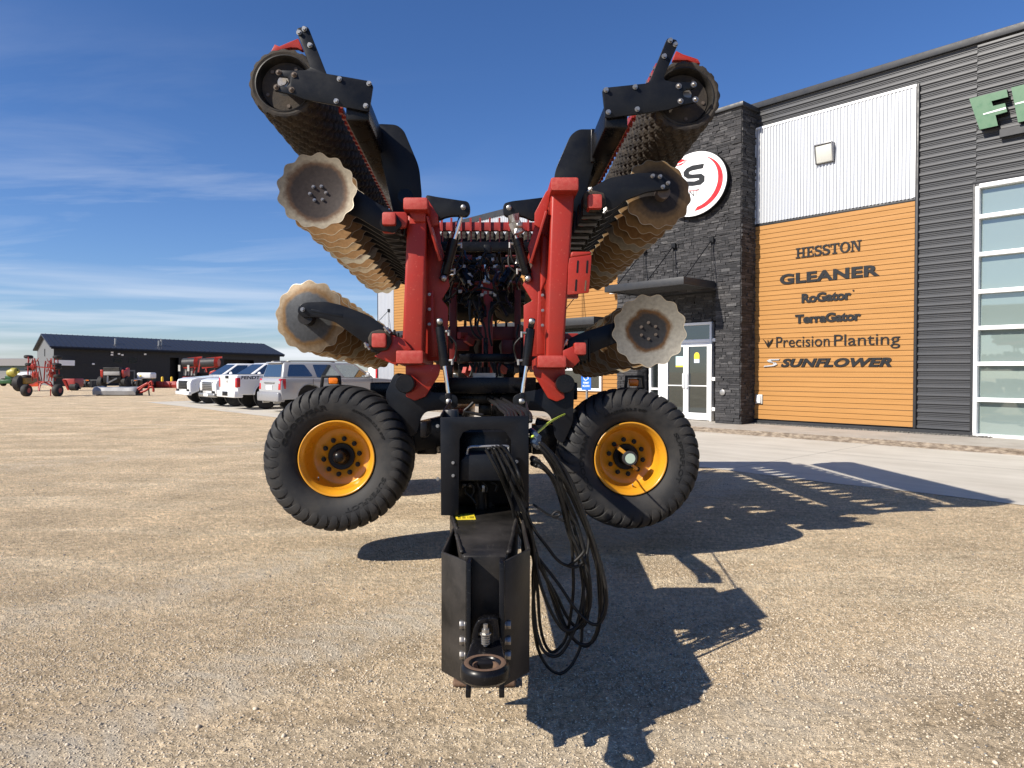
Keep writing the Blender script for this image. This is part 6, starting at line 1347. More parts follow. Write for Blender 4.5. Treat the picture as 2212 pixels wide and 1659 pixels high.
    if kind == 'truck':
        a = MB(); a.b2((xr-.12, -.98, .50), (xr+.25, .98, .78)); a.build('rear_bumper', trim, o, bevel=.04)
        a = MB(); a.b2((xr-.13, -.30, .56), (xr-.06, .30, .74)); a.build('step_pad', M['deepblack'], o, bevel=.01)
        for s in (1, -1):
            a = MB(); a.b2((xr-.025, s*.80, .90), (xr+.14, s*.985, 1.30)); a.build('tail_lamp', M['tail_red'], o, bevel=.03)
        a = MB(); a.b2((xr-.03, -.78, .84), (xr-.005, .78, 1.40)); tg = a.build('tailgate', paint, o, bevel=.02)
        a = MB(); a.b2((xr-.05, -.18, 1.26), (xr-.0305, .18, 1.38)); a.build('tailgate_handle', M['deepblack'], tg, bevel=.01)
        a = MB(); a.b2((.02-1.15, -.85, 1.425), (.9, .85, 1.44)); a.build('bed_cover', M['deepblack'], o)
        a = MB(); a.cyl((xr-.035, 0, 1.14), (xr-.03, 0, 1.14), .07, n=18); a.build('emblem', M['zinc'], tg)
    else:
        a = MB(); a.b2((xr-.10, -.97, .42), (xr+.2, .97, .78)); a.build('rear_bumper', M['cargrey'], o, bevel=.05)
        for s in (1, -1):
            a = MB(); a.hexa([(xr-.015, s*.78, .86), (xr-.015, s*.97, .86), (xr+.22, s*1.0, .9), (xr+.22, s*.8, .9), (xr+.02, s*.78, 1.28), (xr+.02, s*.955, 1.28), (xr+.22, s*.985, 1.28), (xr+.22, s*.8, 1.28)]); a.build('tail_lamp', M['tail_red'], o, bevel=.02)
        a = MB(); a.b2((xr-.02, -.28, .86), (xr-.008, .28, 1.02)); a.build('licence_plate', M['white_frame'], o)
        a = MB(); a.b2((xr-.03, -.45, 1.10), (xr-.0, .45, 1.15)); a.build('chrome_strip', M['zinc'], o, bevel=.01)
        a = MB(); a.b2((xt0-.1, -.68, 1.86), (xt0+.3, .68, 1.915)); a.build('roof_spoiler', paint, o, bevel=.02)
        for s in (1, -1):
            a = MB(); a.tube([(xt0+.2, s*.66, 1.90), (xt0+.3, s*.66, 1.95), (xt1-.3, s*.66, 1.95), (xt1-.15, s*.66, 1.90)], .02, 8, 2); a.build('roof_rail', M['zinc'], o, smooth='all')
            a = MB(); a.cyl((xr-.05, s*.5, .40), (xr+.2, s*.5, .40), .05, n=12); a.build('exhaust_tip', M['zinc'], o)
    # front
    a = MB(); a.b2((xf-.06, -.62, .70), (xf+.02, .62, 1.10)); g = a.build('grille', M['deepblack'] if extras != 'chrome' else M['zinc'], o, bevel=.03)
    a = MB()
    for i in range(5): a.b2((xf+.021, -.56, .73+i*.075), (xf+.035, .56, .755+i*.075))
    a.build('grille_bars', M['alloy'] if extras != 'chrome' else M['deepblack'], g)
    for s in (1, -1):
        a = MB(); a.hexa([(xf-.02, s*.64, .84), (xf-.02, s*.93, .86), (xf-.3, s*1.0, .9), (xf-.3, s*.7, .9), (xf-.04, s*.64, 1.08), (xf-.04, s*.92, 1.06), (xf-.3, s*.985, 1.08), (xf-.3, s*.7, 1.08)]); a.build('headlight', M['headlamp'], o, bevel=.02)
        a = MB(); a.b2((xf-.03, s*.6, .58), (xf+.03, s*.92, .70)); a.build('fog_lamp', M['deepblack'], o, bevel=.02)
        a = MB(); a.ball((xb1-.42, s*1.10, 1.42), .13, sc=(.6, 1, .85)); a.b2((xb1-.46, s*.9, 1.33), (xb1-.38, s*1.08, 1.40)); a.build('door_mirror', paint, o, smooth=True)
    a = MB(); a.b2((xf-.12, -.98, .42), (xf+.06, .98, .60)); a.build('front_bumper', trim, o, bevel=.04)
    a = MB(); a.b2((xf+.061, -.26, .46), (xf+.07, .26, .58)); a.build('licence_plate', M['white_frame'], o)
    for s in (1, -1):
        for x in (spans[0][1]+.03, spans[-1][1]+.02):
            xx = xb0*(1-x)+xb1*x; a = MB(); a.b2((xx-.05, s*(W-.012), .66), (xx-.042, s*(W-.0005), 1.28)); a.build('door_seam', M['deepblack'], o)
        a = MB(); a.b2((spans[0][0]+wb*.33, s*(W-.03), 1.13), (spans[0][0]+wb*.33+.22, s*(W+.012), 1.17)); a.build('door_handle', paint, o, bevel=.01)
    return o, side, xr, W
v3 = G('v', 890, 822)
o, side, xr, W = vehicle('truck', 'white pickup showing its tailgate, red tail lamps and black lettering on the bed', v3, True, False, M['carwhite'], M['carwhite'])
t = text_mb('FENDT', .03, .15, .004); a, b = bbox(t)
t.v = [(-1.05+(p[0]-a[0])/(b[0]-a[0])*.78, 0, 1.24+(p[1]-a[1])/(b[1]-a[1])*.13) for p in t.v]
if side < 0: t.v = [(p[0], -(W-.004-.05*.0)+.0-.004+.05*(max(0, p[2]-.95)/.45)*.98, p[2]) for p in t.v]
else: t.v = [(-.27-(p[0]+.27)-.25, (W+.002)-.05*(max(0, p[2]-.95)/.45)*.98, p[2]) for p in t.v]
t.build('bed_lettering', M['black_letter'], o)
a = MB(); a.b2((-.15, -.985*1 if side < 0 else .96, 1.29), (.55, -.955 if side < 0 else .985, 1.33)); a.build('bed_stripe', M['black_letter'], o)
v4 = Vector((-7.75, 27.05, 0))
vehicle('suv', 'silver SUV seen from behind, partly hidden by the left yellow wheel of the cultivator', v4, True, False, M['carsilver'], M['cargrey'])
v2 = G('v', 605, 797)
vehicle('truck', 'white pickup with chrome grille facing out, between two other white pickups', v2, False, True, M['carwhite'], M['zinc'], 'chrome')
v1 = G('v', 350, 768)
vehicle('truck', 'white pickup truck with a black grille facing out, farthest left in the parked row', v1, False, True, M['carwhite'], M['carwhite'])
# ------------------------------------------------------------------ far shed, far building and the machinery on the yard
def shed():
    th = R(50.0); L_ = Vector((math.sin(th), math.cos(th), 0)); Gd = Vector((-math.cos(th), math.sin(th), 0))
    p0 = G('d', 115.5, 834.5); eave = P('d', 115.5, 749.6, p0.y).z; rz = math.atan2(L_.y, L_.x)
    o = thing('farm_shed', 'long dark navy machine shed with pale grey gable across the gravel yard', 'shed', p0, rz)
    # local: x along the long wall, y into the shed (left), z up
    Wd = 12.6; ln = 23.2; ridge = eave+1.42; e2 = eave-.02; o.rotation_euler = (0, R(1.2), rz)
    u_ = lambda k, x: (k and (ZOOM[k][0]+ZOOM[k][2]*x-CX)/F)
    def lx(k, x): u = u_(k, x); return (u*p0.y-p0.x)/(L_.x-u*L_.y)
    def lz(k, x, y): s = lx(k, x); return P(k, x, y, p0.y+L_.y*s).z+s*.021
    w = MB(); op = [(25.5, 34.5, 4.0), (42.5, 50.5, 3.3)]
    xs = [0]
    def seg(a, b, z0, z1): w.b2((a, 0, z0), (b, .2, z1))
    op = [(lx('n', 2092), lx('v', 60), lz('n', 2092, 430)), (lx('v', 488), lx('v', 772), lz('v', 488, 348))]; x = 0
    for a, b, h in op: seg(x, a, 0, eave); seg(a, b, h, eave); x = b
    seg(x, ln, 0, eave); w.b2((.0, Wd-.2, 0), (ln, Wd, e2)); w.b2((ln-.2, .21, 0), (ln, Wd-.21, eave)); wl = w.build('wall', M['navy_wall'], o)
    r = MB()
    r.prism([(-.4, -.5, eave-.08), (-.4, Wd/2, ridge), (-.4, Wd+.5, e2-.1), (-.4, Wd+.5, e2+.05), (-.4, Wd/2, ridge+.16), (-.4, -.5, eave+.08)], (ln+.8, 0, 0)); rf = r.build('roof', M['navy_roof'], o)
    r = MB()
    for i in range(48): r.beam((i*ln/47, -.5, eave+.10), (i*ln/47, Wd/2, ridge+.18), .05, .05)
    r.build('roof_ribs', M['navy_roof'], rf)
    g = MB(); g.prism([(-.02, 0, 0), (-.02, Wd, 0), (-.02, Wd, e2), (-.02, Wd/2, ridge), (-.02, 0, eave)], (.02, 0, 0)); g.build('gable_wall', M['shed_grey'], o)
    g = MB(); g.b2((-.3, -.55, eave-.2), (ln+.3, -.42, eave-.05)); g.build('gutter', M['deepblack'], o)
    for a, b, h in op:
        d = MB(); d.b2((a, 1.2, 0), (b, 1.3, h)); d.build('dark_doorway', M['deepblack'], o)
    for x, xe in ((1395, 1500), (1585, 1686)):
        m = MB(); m.b2((lx('n', x), -.04, lz('n', x, 495)), (lx('n', xe), -.005, lz('n', x, 432))); m.build('window', M['doorglass'], o)
    xa, xb = lx('n', 1556), lx('n', 1664); m = MB(); m.b2((xa, -.05, 0), (xb, -.005, lz('n', 1556, 582))); m.build('door_frame', M['shed_grey'], o); m = MB(); m.b2((xa+.2, -.07, 0), (xb-.15, -.051, lz('n', 1556, 600))); m.build('door', M['navy_wall'], o)
    for x, y in ((1360, 376), (1358, 405), (1445, 394), (1486, 407), (1768, 398), (1130, 518)):
        z = lz('n', x, y); x = lx('n', x); m = MB(); m.b2((x, -.25, z), (x+.2, -.01, z+.16)); m.build('flood_lamp', M['white_frame'], o)
    for x, h in ((lx('n', 1465), .3), (lx('n', 2040), .6), (lx('n', 2010), .2)):
        m = MB(); m.cyl((x, 2.0, eave+.6), (x, 2.0, eave+1.1+h*.4), .1, n=10); m.build('roof_vent', M['zinc'], rf)
    m = MB(); m.b2((-.06, Wd/2-.2, 3.1), (-.03, Wd/2+.2, 3.9)); m.build('gable_slot', M['deepblack'], o)
    m = MB(); m.b2((lx('n', 668), -.5, lz('n', 700, 526)), (lx('n', 908), -.05, lz('n', 700, 460))); m.build('white_sign_board', M['white_frame'], o)
    return o, p0, L_, Gd
shed_o, SP, SL, SG = shed()
def front(x, out): return SP+SL*x-SG*out      # a point on the yard in front of the shed wall
p = G('d', 0, 817.5); Yf = 118
o = thing('grey_building', 'low pale grey building with a light roof at the far left edge', 'building', (P('d', 40, 815, Yf).x, Yf, 0))
a = P('d', -60, 790, Yf); b = P('d', 95, 815, Yf+0)
m = MB(); m.b2((a.x, Yf, 0), (b.x, Yf+18, a.z)); m.build('wall', M['pale_grey'], o)
m = MB(); zt = P('d', 0, 775, Yf).z; m.hexa([(a.x-.5, Yf-.6, a.z), (b.x+.5, Yf-.6, a.z), (b.x+.5, Yf+9, a.z+.3), (a.x-.5, Yf+9, a.z+.3), (a.x-.5, Yf+1, zt), (b.x+.5, Yf+1, zt), (b.x+.5, Yf+9, zt+.2), (a.x-.5, Yf+9, zt+.2)]); m.build('roof', M['beige_roof'], o)
for i in range(6):
    x = a.x+2+i*2.4; m = MB(); m.b2((x, Yf-.05, 0), (x+.06, Yf-.001, a.z)); m.build('panel_joint', M['shed_grey'], o)
m = MB(); m.add([(-95, 86, .01), (-48, 86, .01), (-40, 117, .01), (-110, 117, .01)], [(0, 1, 2, 3)]); gr = m.build('grass_strip', M['grass']); tag(gr, kind='structure')
def wheel_s(mb, c, r, w, ax=(1, 0, 0)):
    c = Vector(c); ax = Vector(ax).normalized(); mb.lathe([(-w/2, r*.55), (-w/2, r*.9), (-w*.35, r), (w*.35, r), (w/2, r*.9), (w/2, r*.55)], c, ax, 22)
# ---- folded hay tedder
Yt = 43.5; c = G('d', 91, 856.5); Yt = c.y
o = thing('hay_tedder', 'red folded hay tedder with black tyres held up in the air', 'hay tedder', c)
def T(x, y, dy=0): return P('n', x, y, Yt+dy)
for x in (326, 711):
    m = MB(); q = T(x, 858); wheel_s(m, (q.x, q.y, .37), .37, .32); w = m.build('road_wheel', M['rubber'], o, smooth=True); m = MB(); m.cyl((q.x-.165, q.y, .37), (q.x+.165, q.y, .37), .16, n=16); m.build('rim', M['redfar'], w)
for x, y in ((352, 421), (366, 518), (365, 568), (708, 425), (702, 520), (700, 556), (330, 665), (715, 660)):
    m = MB(); q = T(x, y, random.uniform(-.4, .6)); m.lathe([(-.09, .1), (-.09, .2), (-.05, .25), (.05, .25), (.09, .2), (.09, .1)], q, (0, .12, 1), 18); m.build('gauge_tyre', M['rubber'], o, smooth=True)
fr = [((352, 420), (345, 640)), ((708, 420), (735, 650)), ((400, 440), (400, 720)), ((425, 440), (470, 720)), ((640, 440), (600, 720)), ((670, 440), (680, 720)), ((470, 470), (520, 740)), ((560, 470), (540, 740)), ((610, 470), (640, 720)), ((355, 780), (470, 730)), ((470, 730), (620, 730)), ((620, 730), (690, 850)), ((480, 840), (500, 750)), ((360, 860), (360, 780)), ((625, 900), (625, 820)), ((330, 545), (400, 545)), ((660, 570), (735, 550)), ((400, 540), (680, 560))]
for i, (a, b) in enumerate(fr):
    m = MB(); dy = random.uniform(-.5, 1.2); m.beam(T(*a, dy), T(*b, dy*.5), .06 if i > 8 else .045, .06); m.build('frame_tube', M['red'] if i % 3 else M['redfar'], o)
m = MB(); m.tube([T(480, 840), (T(490, 770)), T(540, 735), T(600, 760), T(660, 800), T(670, 850)], .05, 8, 4); m.build('drawbar', M['red'], o, smooth='all')
for i in range(70):
    m = MB()
    x = random.choice((400, 430, 460, 600, 630, 665))+random.uniform(-25, 25); y = random.uniform(430, 640); dy = random.uniform(-.6, 1)
    m.cyl(T(x, y, dy), T(x+random.uniform(-25, 25), y+random.uniform(30, 80), dy+.1), .016, n=5); m.build('tine', M['redfar'], o)
for x, y in ((405, 540), (670, 545), (430, 640), (640, 640)):
    m = MB(); m.lathe([(-.12, .1), (-.05, .2), (.05, .2), (.12, .08)], T(x, y, .2), (0.2, 1, .3), 14); m.build('rotor_head', M['red'], o, smooth=True)
m = MB(); m.prism([T(*q, .3) for q in ((355, 760), (470, 745), (470, 785), (355, 790))], (0, .3, 0)); m.build('orange_guard', mat('orange_guard_paint', (.6, .07, .02), .4), o)
# ---- green and yellow sprayer-like machine and ochre loader at the far left
c = G('d', 18, 834); o = thing('green_implement', 'dark green box implement with a yellow drum on top, far left', 'farm implement', c)
Yq = c.y; q = lambda x, y: P('n', x, y, Yq)
m = MB(); m.b2((q(25, 700).x, Yq-.5, .25), (q(178, 700).x, Yq+1.5, q(25, 702).z)); m.build('body', M['green_paint'], o, bevel=.05)
m = MB(); m.cyl(q(100, 625), q(160, 615), .34, .42, n=20); m.cyl(q(150, 615), q(215, 612), .5, .45, n=20); m.build('yellow_drum', M['yellow_paint'], o, bevel=.08)
m = MB(); m.b2(tuple(q(60, 700)), tuple(q(230, 655)+Vector((0, 1, 0)))); m.b2(tuple(q(90, 655)), tuple(q(150, 640)+Vector((0, .6, 0)))); m.cyl(q(218, 640), q(218, 568), .06, n=8); m.build('engine_frame', M['green_paint'], o, bevel=.03)
m = MB(); 
for x in (40, 160): wheel_s(m, (q(x, 700).x, Yq, .4), .4, .3)
m.build('wheels', M['rubber'], o)
c = G('d', 47, 845); o = thing('ochre_loader', 'worn ochre wheeled loader standing behind the red tedder', 'loader', c); Yq = c.y
m = MB(); a = q(178, 700); b = q(372, 690); m.hexa([(a.x, Yq-.3, .45), (b.x, Yq-.3, .6), (b.x, Yq+1.4, .6), (a.x, Yq+1.4, .45), (a.x+.1, Yq-.3, a.z+.1), (b.x-.2, Yq-.3, b.z+.2), (b.x-.2, Yq+1.4, b.z+.2), (a.x+.1, Yq+1.4, a.z+.1)]); m.b2((q(205, 660).x, Yq, q(205, 690).z), (q(340, 660).x, Yq+.9, q(340, 655).z)); m.build('body', M['ochre_paint'], o, bevel=.06)
m = MB(); m.cyl(q(225, 680), q(225, 600), .07, n=8); m.build('post', M['yellow_paint'], o)
for x, r_ in ((275, .62), (225, .5)):
    m = MB(); wheel_s(m, (q(x, 780).x, Yq-.25+(.9 if x < 250 else 0), r_), r_, .5); m.build('wheel', M['rubber'], o, smooth=True)
m = MB(); m.ball(q(330, 640), .5, sc=(1.3, 1, .45)); m.build('white_hood', M['carwhite'], o, smooth=True)
# ---- red hopper box machine
c = G('d', 153, 844); Yq = c.y; o = thing('red_hopper', 'small red hopper box on black wheels between tedder and baler', 'farm implement', c)
a = q(770, 690); b = q(920, 690); zb_ = q(850, 835).z
m = MB(); m.prism([(a.x, Yq, q(0, 693).z), (b.x, Yq, q(0, 690).z), (b.x, Yq, q(0, 790).z), (q(868, 0).x, Yq, q(0, 800).z), (q(848, 0).x, Yq, zb_)], (0, 1.2, 0)); m.build('hopper', M['redfar'], o, bevel=.03)
for i in range(3):
    m = MB(); m.beam(q(775+i*14, 700)-Vector((0, .05, 0)), q(842+i*6, 832)-Vector((0, .05, 0)), .05, .04); m.build('rib', M['red'], o)
for x in (880, 915):
    m = MB(); wheel_s(m, (q(x, 800).x, Yq+.2, .3), .3, .3); m.build('wheel', M['rubber'], o)
m = MB(); m.beam((q(925, 0).x, Yq+.3, .3), (q(955, 0).x, Yq+.3, .15), .1, .1); m.build('hitch', M['deepblack'], o)
# ---- round baler
c = front(9.5, 5.5); c = Vector((P('d', 238, 838, 62).x, 62, 0)); Yq = 62; o = thing('round_baler', 'black round baler with red side shields standing behind the covered mower', 'baler', c)
a = q(1228, 790); b = q(1515, 790); zt = q(1300, 548).z
m = MB(); n = 12; pr = [(0, .5), (-.1, 1.0), (0, 1.6), (.3, zt-.3), (.9, zt), (1.8, zt-.2), (2.6, 1.8), (2.7, 1.0), (2.3, .5)]
m.prism([(q(1262, 0).x, Yq+y*.45, z) for y, z in pr], (q(1488, 0).x-q(1262, 0).x, 0, 0)); m.build('chamber', M['deepblack'], o, bevel=.05)
m = MB(); m.b2((q(1282, 0).x, Yq-.16, q(0, 650).z), (q(1480, 0).x, Yq-.02, q(0, 603).z)); m.build('grey_panel', M['pale_grey'], o, bevel=.03)
for i in range(4):
    m = MB(); z = q(0, 560+i*14).z; m.cyl((q(1275, 0).x, Yq-.05+i*.02, z), (q(1470, 0).x, Yq-.05+i*.02, z), .07, n=10); m.build('roller', M['blackdustsheen'], o)
for s, xa, xb in ((-1, 1228, 1264), (1, 1490, 1520)):
    m = MB(); m.prism(roundpoly([(q(xa, 0).x, Yq+y*.45, z) for y, z in ((.1, .9), (.0, 1.7), (.4, zt-.35), (1.2, zt-.2), (2.2, 1.9), (2.3, 1.0))], .3), (q(xb, 0).x-q(xa, 0).x, 0, 0)); m.build('side_shield', M['red'] if s < 0 else M['redfar'], o, bevel=.05)
for x in (1212, 1505):
    m = MB(); wheel_s(m, (q(x, 0).x, Yq+.5, .55), .55, .45); m.build('wheel', M['rubber'], o, smooth=True)
m = MB(); m.beam((q(1330, 0).x, Yq-.1, 1.1), (q(1390, 0).x, Yq-.9, .5), .12, .12); m.beam((q(1440, 0).x, Yq-.1, .9), (q(1390, 0).x, Yq-.9, .5), .1, .1); m.build('drawbar', M['zinc'], o)
# ---- disc mower under a grey tarpaulin
c = G('d', 250, 855); Yq = c.y; o = thing('disc_mower', 'grey tarpaulin covered disc mower with a red hitch arm', 'mower', c)
a = q(1185, 900); b = q(1670, 800); e = q(1108, 870)
m = MB(); x0, x1 = a.x, b.x; pr = [(0, .06), (-.05, .3), (.1, .52), (.7, .55), (.9, .5), (.95, .1)]
xs = [x0-.45, x0-.3, x0]+[x0+(x1-x0)*i/12 for i in range(1, 12)]+[x1-.1, x1]
v = []; k = len(pr)
for i, x in enumerate(xs):
    s = .82 if i == 0 else 1
    for j, (y, z) in enumerate(pr): v.append((x, Yq+y*(s)+random.uniform(-.03, .03)+(.45 if i == 0 else .15 if i == 1 else 0), max(.03, z*s*(1.08 if i < 3 else 1)+random.uniform(-.012, .012)-(.12 if x > x1-.02 and j in (1, 2) else 0))))
f = [(i*k+j, i*k+j+1, (i+1)*k+j+1, (i+1)*k+j) for i in range(len(xs)-1) for j in range(k-1)]+[tuple(range(k)), tuple(range((len(xs)-1)*k, len(xs)*k))]
m.add(v, f); m.build('tarpaulin', M['tarp'], o, smooth=True)
m = MB(); m.b2((x0, Yq+.02, .0), (x1+.06, Yq+.8, .1)); m.b2((x1-.05, Yq+.1, .1), (x1+.1, Yq+.7, .32)); m.build('cutter_bar', M['deepblack'], o)
for p_ in ([(1650, 865), (1720, 830), (1790, 770), (1850, 745)], [(1660, 840), (1740, 790), (1830, 740)], [(1680, 870), (1780, 845), (1835, 810), (1850, 760)], [(1840, 800), (1880, 790), (1895, 830), (1890, 850)], [(1845, 745), (1870, 725), (1885, 770)]):
    m = MB(); m.tube([P('n', x, y, Yq+.3) for x, y in p_], .07, 8, 4); m.build('hitch_arm', M['red'], o, smooth='all')
m = MB(); m.beam(P('n', 1828, 780, Yq+.3), P('n', 1843, 900, Yq+.3), .06, .06); m.build('stand_leg', M['deepblack'], o)
# ---- white fuel tank on a skid
Yq = 63.5; c = Vector((q(1760, 0).x, Yq, 0)); o = thing('fuel_tank', 'white boxy fuel tank on a dark skid in front of the shed', 'tank', c)
m = MB(); m.b2((q(1678, 0).x, Yq, q(0, 690).z), (q(1858, 0).x, Yq+1, q(0, 616).z)); m.build('tank', M['white_tank'], o, bevel=.12, seg=4)
m = MB(); m.b2((q(1665, 0).x, Yq-.3, q(0, 708).z), (q(1735, 0).x, Yq+.4, q(0, 690).z)); m.build('platform', M['white_tank'], o, bevel=.02)
m = MB(); m.b2((q(1745, 0).x, Yq+.1, 0), (q(1860, 0).x, Yq+.8, q(0, 692).z)); m.b2((q(1690, 0).x, Yq+.1, 0), (q(1700, 0).x, Yq+.3, q(0, 709).z)); m.build('skid', M['deepblack'], o)
m = MB(); m.b2((q(1715, 0).x, Yq-.02, q(0, 668).z), (q(1738, 0).x, Yq-.005, q(0, 648).z)); m.build('label', M['decal'], o)
# ---- long steel pushers in front of the shed
for i, (x0, x1, mt, nm, lb) in enumerate(((925, 1190, 'navy_wall', 'snow_pusher', 'long black steel snow pusher lying left of the baler'), (1525, 1745, 'navy_wall', 'snow_pusher', 'long black steel snow pusher lying right of the baler'), (1890, 2290, 'redfar', 'header_trailer', 'long low red header frame on the yard, right of the fuel tank'))):
    Yq = 66.5 if i < 2 else 64.5; xa, xb = q(x0, 0).x, q(x1, 0).x; h = q(0, 702 if i < 2 else 724).z
    o = thing(nm, lb, 'snow pusher' if i < 2 else 'header', ((xa+xb)/2, Yq, 0), group='snow pushers by the shed' if i < 2 else None)
    m = MB(); m.prism([(xa, Yq, 0), (xa, Yq-.1, h*.5), (xa, Yq, h), (xa, Yq+.12, h), (xa, Yq+.06, h*.5), (xa, Yq+.15, 0)], (xb-xa, 0, 0)); m.build('blade', M[mt], o)
    for x in (xa, xb-.08):
        m = MB(); m.b2((x, Yq-.9, 0), (x+.08, Yq-.11, h*.9)); m.build('side_plate', M[mt], o)
    for j in range(5):
        x = xa+(xb-xa)*(j+.5)/5; m = MB(); m.b2((x, Yq-.16, .05), (x+.06, Yq-.101, h*.9)); m.build('rib', M['deepblack'] if i < 2 else M['red'], o)
    if i < 2:
        for j in range(2): m = MB(); m.b2((xa+1+j*1.5, Yq-.14, h*.85), (xa+1.3+j*1.5, Yq-.01, h*.97)); m.build('reflector', M['amber'] if j == 0 else M['white_frame'], o)
proto = None
lbs = ['leftmost of the three yellow bollards, right beside the white fuel tank', 'middle one of three yellow bollards, standing before the open shed door', 'rightmost of the three yellow bollards near the shed']
Yq = 67.5
for i, x in enumerate((1880, 1996, 2112)):
    o = thing('bollard', lbs[i], 'bollard', (q(x, 0).x, Yq, 0), group='yellow bollards by the shed')
    if proto is None:
        m = MB(); h = q(0, 665).z; xx = q(x, 0).x; m.lathe([(0, .11), (h-.08, .11), (h-.03, .09), (h, .02)], (xx, Yq, 0), (0, 0, 1), 16); proto = m.build('post', M['bollard'], o, smooth=True)
        m = MB(); m.cyl((xx, Yq, 0), (xx, Yq, .05), .18, n=16); base = m.build('base_ring', M['deepblack'], o)
    else:
        for q_ in (proto, base): cp = q_.copy(); C.objects.link(cp); cp.parent = o
# ---- red and grey folding harrow / header with dark rollers
Yq = 56; V_ = lambda x, y, dy=0: P('v', x, y, Yq+dy); c = Vector((V_(270, 600).x, Yq, 0))
o = thing('roller_mill', 'red machine with two grey rollers folded on top, parked behind the white trucks', 'farm implement', c)
for xa, xb, y in ((110, 225, 385), (285, 415, 385)):
    m = MB(); m.cyl(V_(xa, y), V_(xb, y-6), .40, n=24); m.build('roller', M['pale_grey'] if False else M['capplastic'], o, smooth=True)
    m = MB(); m.cyl(V_(xb, y-6), V_(xb+30, y-6, .0), .43, .3, n=24); m.build('roller_end', M['red'], o, smooth=True)
    m = MB(); m.beam(V_(xa+40, 342), V_(xb+60, 328), .14, .14); m.build('top_rail', M['red'], o)
    m = MB(); m.beam(V_(xa, 428, -.2), V_(xb, 412, -.2), .12, .14); m.build('rail', M['red'], o)
for i in range(9):
    m = MB(); x = 125+i*14; m.beam(V_(x, 430), V_(x-8, 500), .10, .2, up=(0, 1, 0)); m.build('grey_tooth', M['pale_grey'] if i % 2 else M['capplastic'], o)
for i in range(6):
    m = MB(); x = 320+i*16; m.beam(V_(x, 410), V_(x-6, 470), .10, .2, up=(0, 1, 0)); m.build('grey_tooth', M['capplastic'], o)
m = MB(); m.b2((V_(95, 0).x, Yq, V_(0, 545).z), (V_(260, 0).x, Yq+.5, V_(0, 512).z)); m.b2((V_(20, 0).x, Yq+.2, 0), (V_(120, 0).x, Yq+.8, V_(0, 560).z)); m.build('lower_frame', M['redfar'], o)
m = MB(); m.prism([V_(*p_, -.3) for p_ in ((345, 490), (355, 465), (400, 448), (440, 462), (430, 490))], (0, .3, 0)); m.build('red_cover', M['red'], o, bevel=.05)
m = MB(); m.b2((V_(220, 0).x, Yq+.3, 0), (V_(450, 0).x, Yq+1.2, V_(0, 480).z)); m.build('dark_frame', M['deepblack'], o)
for a_, b_ in (((270, 350), (250, 470)), ((300, 345), (330, 470)), ((240, 360), (200, 480))):
    m = MB(); m.beam(V_(*a_, -.2), V_(*b_, -.2), .1, .1); m.build('link_arm', M['redfar'], o)
for x in (90, 175):
    m = MB(); m.b2((V_(x-8, 0).x, Yq-.5, V_(0, 460).z), (V_(x+10, 0).x, Yq-.4, V_(0, 402).z)); m.build('white_marker', M['lampglass'], o)
# dark utility vehicle inside the open door is only a dark shape: left dark
# ------------------------------------------------------------------ light, sky, camera
SUN = Vector((-1.13, -.71, 1.0)).normalized()
sl_ = bpy.data.lights.new('sun', 'SUN'); sl_.energy = 5.0; sl_.angle = R(.53); sl_.color = (1, .93, .82)
so = bpy.data.objects.new('sun', sl_); C.objects.link(so); so.rotation_euler = SUN.to_track_quat('Z', 'Y').to_euler()
sc = bpy.context.scene
wd = bpy.data.worlds.new('World'); sc.world = wd; wd.use_nodes = True; t = wd.node_tree; L = t.links.new
bg = t.nodes['Background']; sky = nd(t, 'ShaderNodeTexSky', sky_type='NISHITA'); sky.sun_disc = False
sky.sun_elevation = math.asin(SUN.z); sky.sun_rotation = math.atan2(SUN.x, SUN.y); sky.altitude = 0; sky.air_density = 1.0; sky.dust_density = .25; sky.ozone_density = 3.0
tc = nd(t, 'ShaderNodeTexCoord'); sp_ = nd(t, 'ShaderNodeSeparateXYZ'); L(tc.outputs['Generated'], sp_.inputs[0])
def mth(op, a, b=None, cl=False):
    n = nd(t, 'ShaderNodeMath', operation=op, use_clamp=cl)
    for i, v in enumerate((a, b)):
        if v is None: continue
        if isinstance(v, (int, float)): n.inputs[i].default_value = v
        else: L(v, n.inputs[i])
    return n.outputs[0]
zc = mth('MAXIMUM', sp_.outputs['Z'], .0); den = mth('ADD', zc, .10)
px_ = mth('DIVIDE', sp_.outputs['X'], den); py_ = mth('DIVIDE', sp_.outputs['Y'], den)
cb_ = nd(t, 'ShaderNodeCombineXYZ'); L(px_, cb_.inputs[0]); L(py_, cb_.inputs[1])
mp = nd(t, 'ShaderNodeMapping'); mp.inputs['Rotation'].default_value = (0, 0, R(-20)); mp.inputs['Scale'].default_value = (.5, 1.5, 1); mp.inputs['Location'].default_value = (3.1, 1.2, 0); L(cb_.outputs[0], mp.inputs[0])
n1 = nd(t, 'ShaderNodeTexNoise', i_Scale=1.1, i_Detail=9, i_Roughness=.58, i_Distortion=.6); L(mp.outputs[0], n1.inputs['Vector'])
mr = nd(t, 'ShaderNodeMapRange', i_From_Min=.48, i_From_Max=.80); L(n1.outputs[0], mr.inputs[0])
left = nd(t, 'ShaderNodeMapRange', i_From_Min=.02, i_From_Max=-.35); L(sp_.outputs['X'], left.inputs[0])
lowm = nd(t, 'ShaderNodeMapRange', i_From_Min=.42, i_From_Max=.12); L(sp_.outputs['Z'], lowm.inputs[0])
fac = mth('MULTIPLY', mth('MULTIPLY', mr.outputs[0], left.outputs[0]), lowm.outputs[0])
fac = mth('MULTIPLY', fac, .45, True)
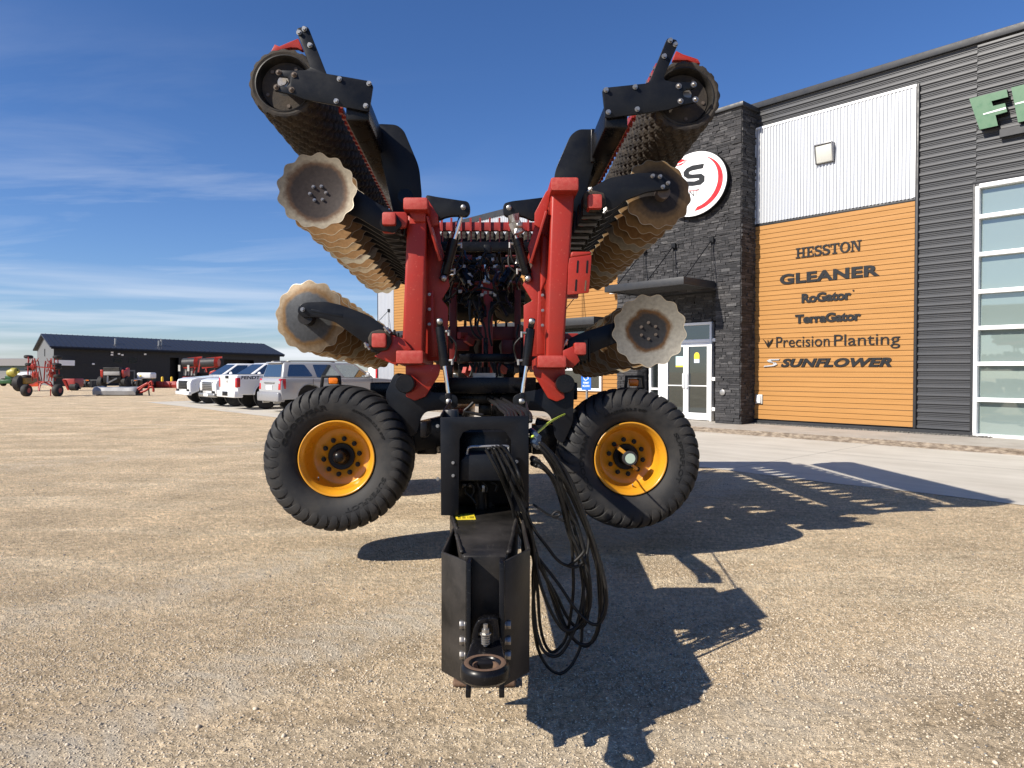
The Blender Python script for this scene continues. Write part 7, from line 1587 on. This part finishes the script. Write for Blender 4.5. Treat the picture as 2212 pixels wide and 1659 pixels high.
# a long low band of thin cloud near the horizon
mp2 = nd(t, 'ShaderNodeMapping'); mp2.inputs['Scale'].default_value = (1.2, 1.2, 26); L(tc.outputs['Generated'], mp2.inputs[0])
n2 = nd(t, 'ShaderNodeTexNoise', i_Scale=1.6, i_Detail=7); L(mp2.outputs[0], n2.inputs['Vector'])
band = nd(t, 'ShaderNodeMapRange', i_From_Min=.45, i_From_Max=.7); L(n2.outputs[0], band.inputs[0])
low2 = nd(t, 'ShaderNodeMapRange', i_From_Min=.13, i_From_Max=.07); L(sp_.outputs['Z'], low2.inputs[0])
f2 = mth('MULTIPLY', mth('MULTIPLY', band.outputs[0], low2.outputs[0]), .8)
fac = mth('MAXIMUM', fac, f2, True)
hs_ = nd(t, 'ShaderNodeHueSaturation'); hs_.inputs['Saturation'].default_value = 1.12; L(sky.outputs[0], hs_.inputs['Color'])
tint = nd(t, 'ShaderNodeMix', data_type='RGBA', blend_type='MULTIPLY'); tint.inputs[0].default_value = 1; tl = nd(t, 'ShaderNodeMix', data_type='RGBA'); tl.inputs[6].default_value = (.76, .86, 1.14, 1); tl.inputs[7].default_value = (.66, .79, 1.06, 1); zr_ = nd(t, 'ShaderNodeMapRange', i_From_Min=.0, i_From_Max=.35); L(sp_.outputs['Z'], zr_.inputs[0]); L(zr_.outputs[0], tl.inputs[0]); L(tl.outputs[2], tint.inputs[7]); L(hs_.outputs[0], tint.inputs[6])
mx = nd(t, 'ShaderNodeMix', data_type='RGBA'); L(fac, mx.inputs[0]); L(tint.outputs[2], mx.inputs[6]); mx.inputs[7].default_value = (8.0, 8.3, 8.9, 1)
L(mx.outputs[2], bg.inputs['Color']); bg.inputs['Strength'].default_value = .08
cd = bpy.data.cameras.new('camera'); co = bpy.data.objects.new('camera', cd); C.objects.link(co); sc.camera = co
cd.sensor_width = 36; cd.lens = 36*F/2212; cd.clip_end = 4000; cd.clip_start = .05
co.location = CAM; co.rotation_euler = (R(90)-PITCH, 0, 0)
sc.view_settings.view_transform = 'Standard'; sc.view_settings.look = 'None'; sc.view_settings.exposure = 0.55; sc.view_settings.gamma = 1
for o in list(C.objects):
    if o.type == 'MESH' and len(o.data.vertices) == 0: bpy.data.objects.remove(o)
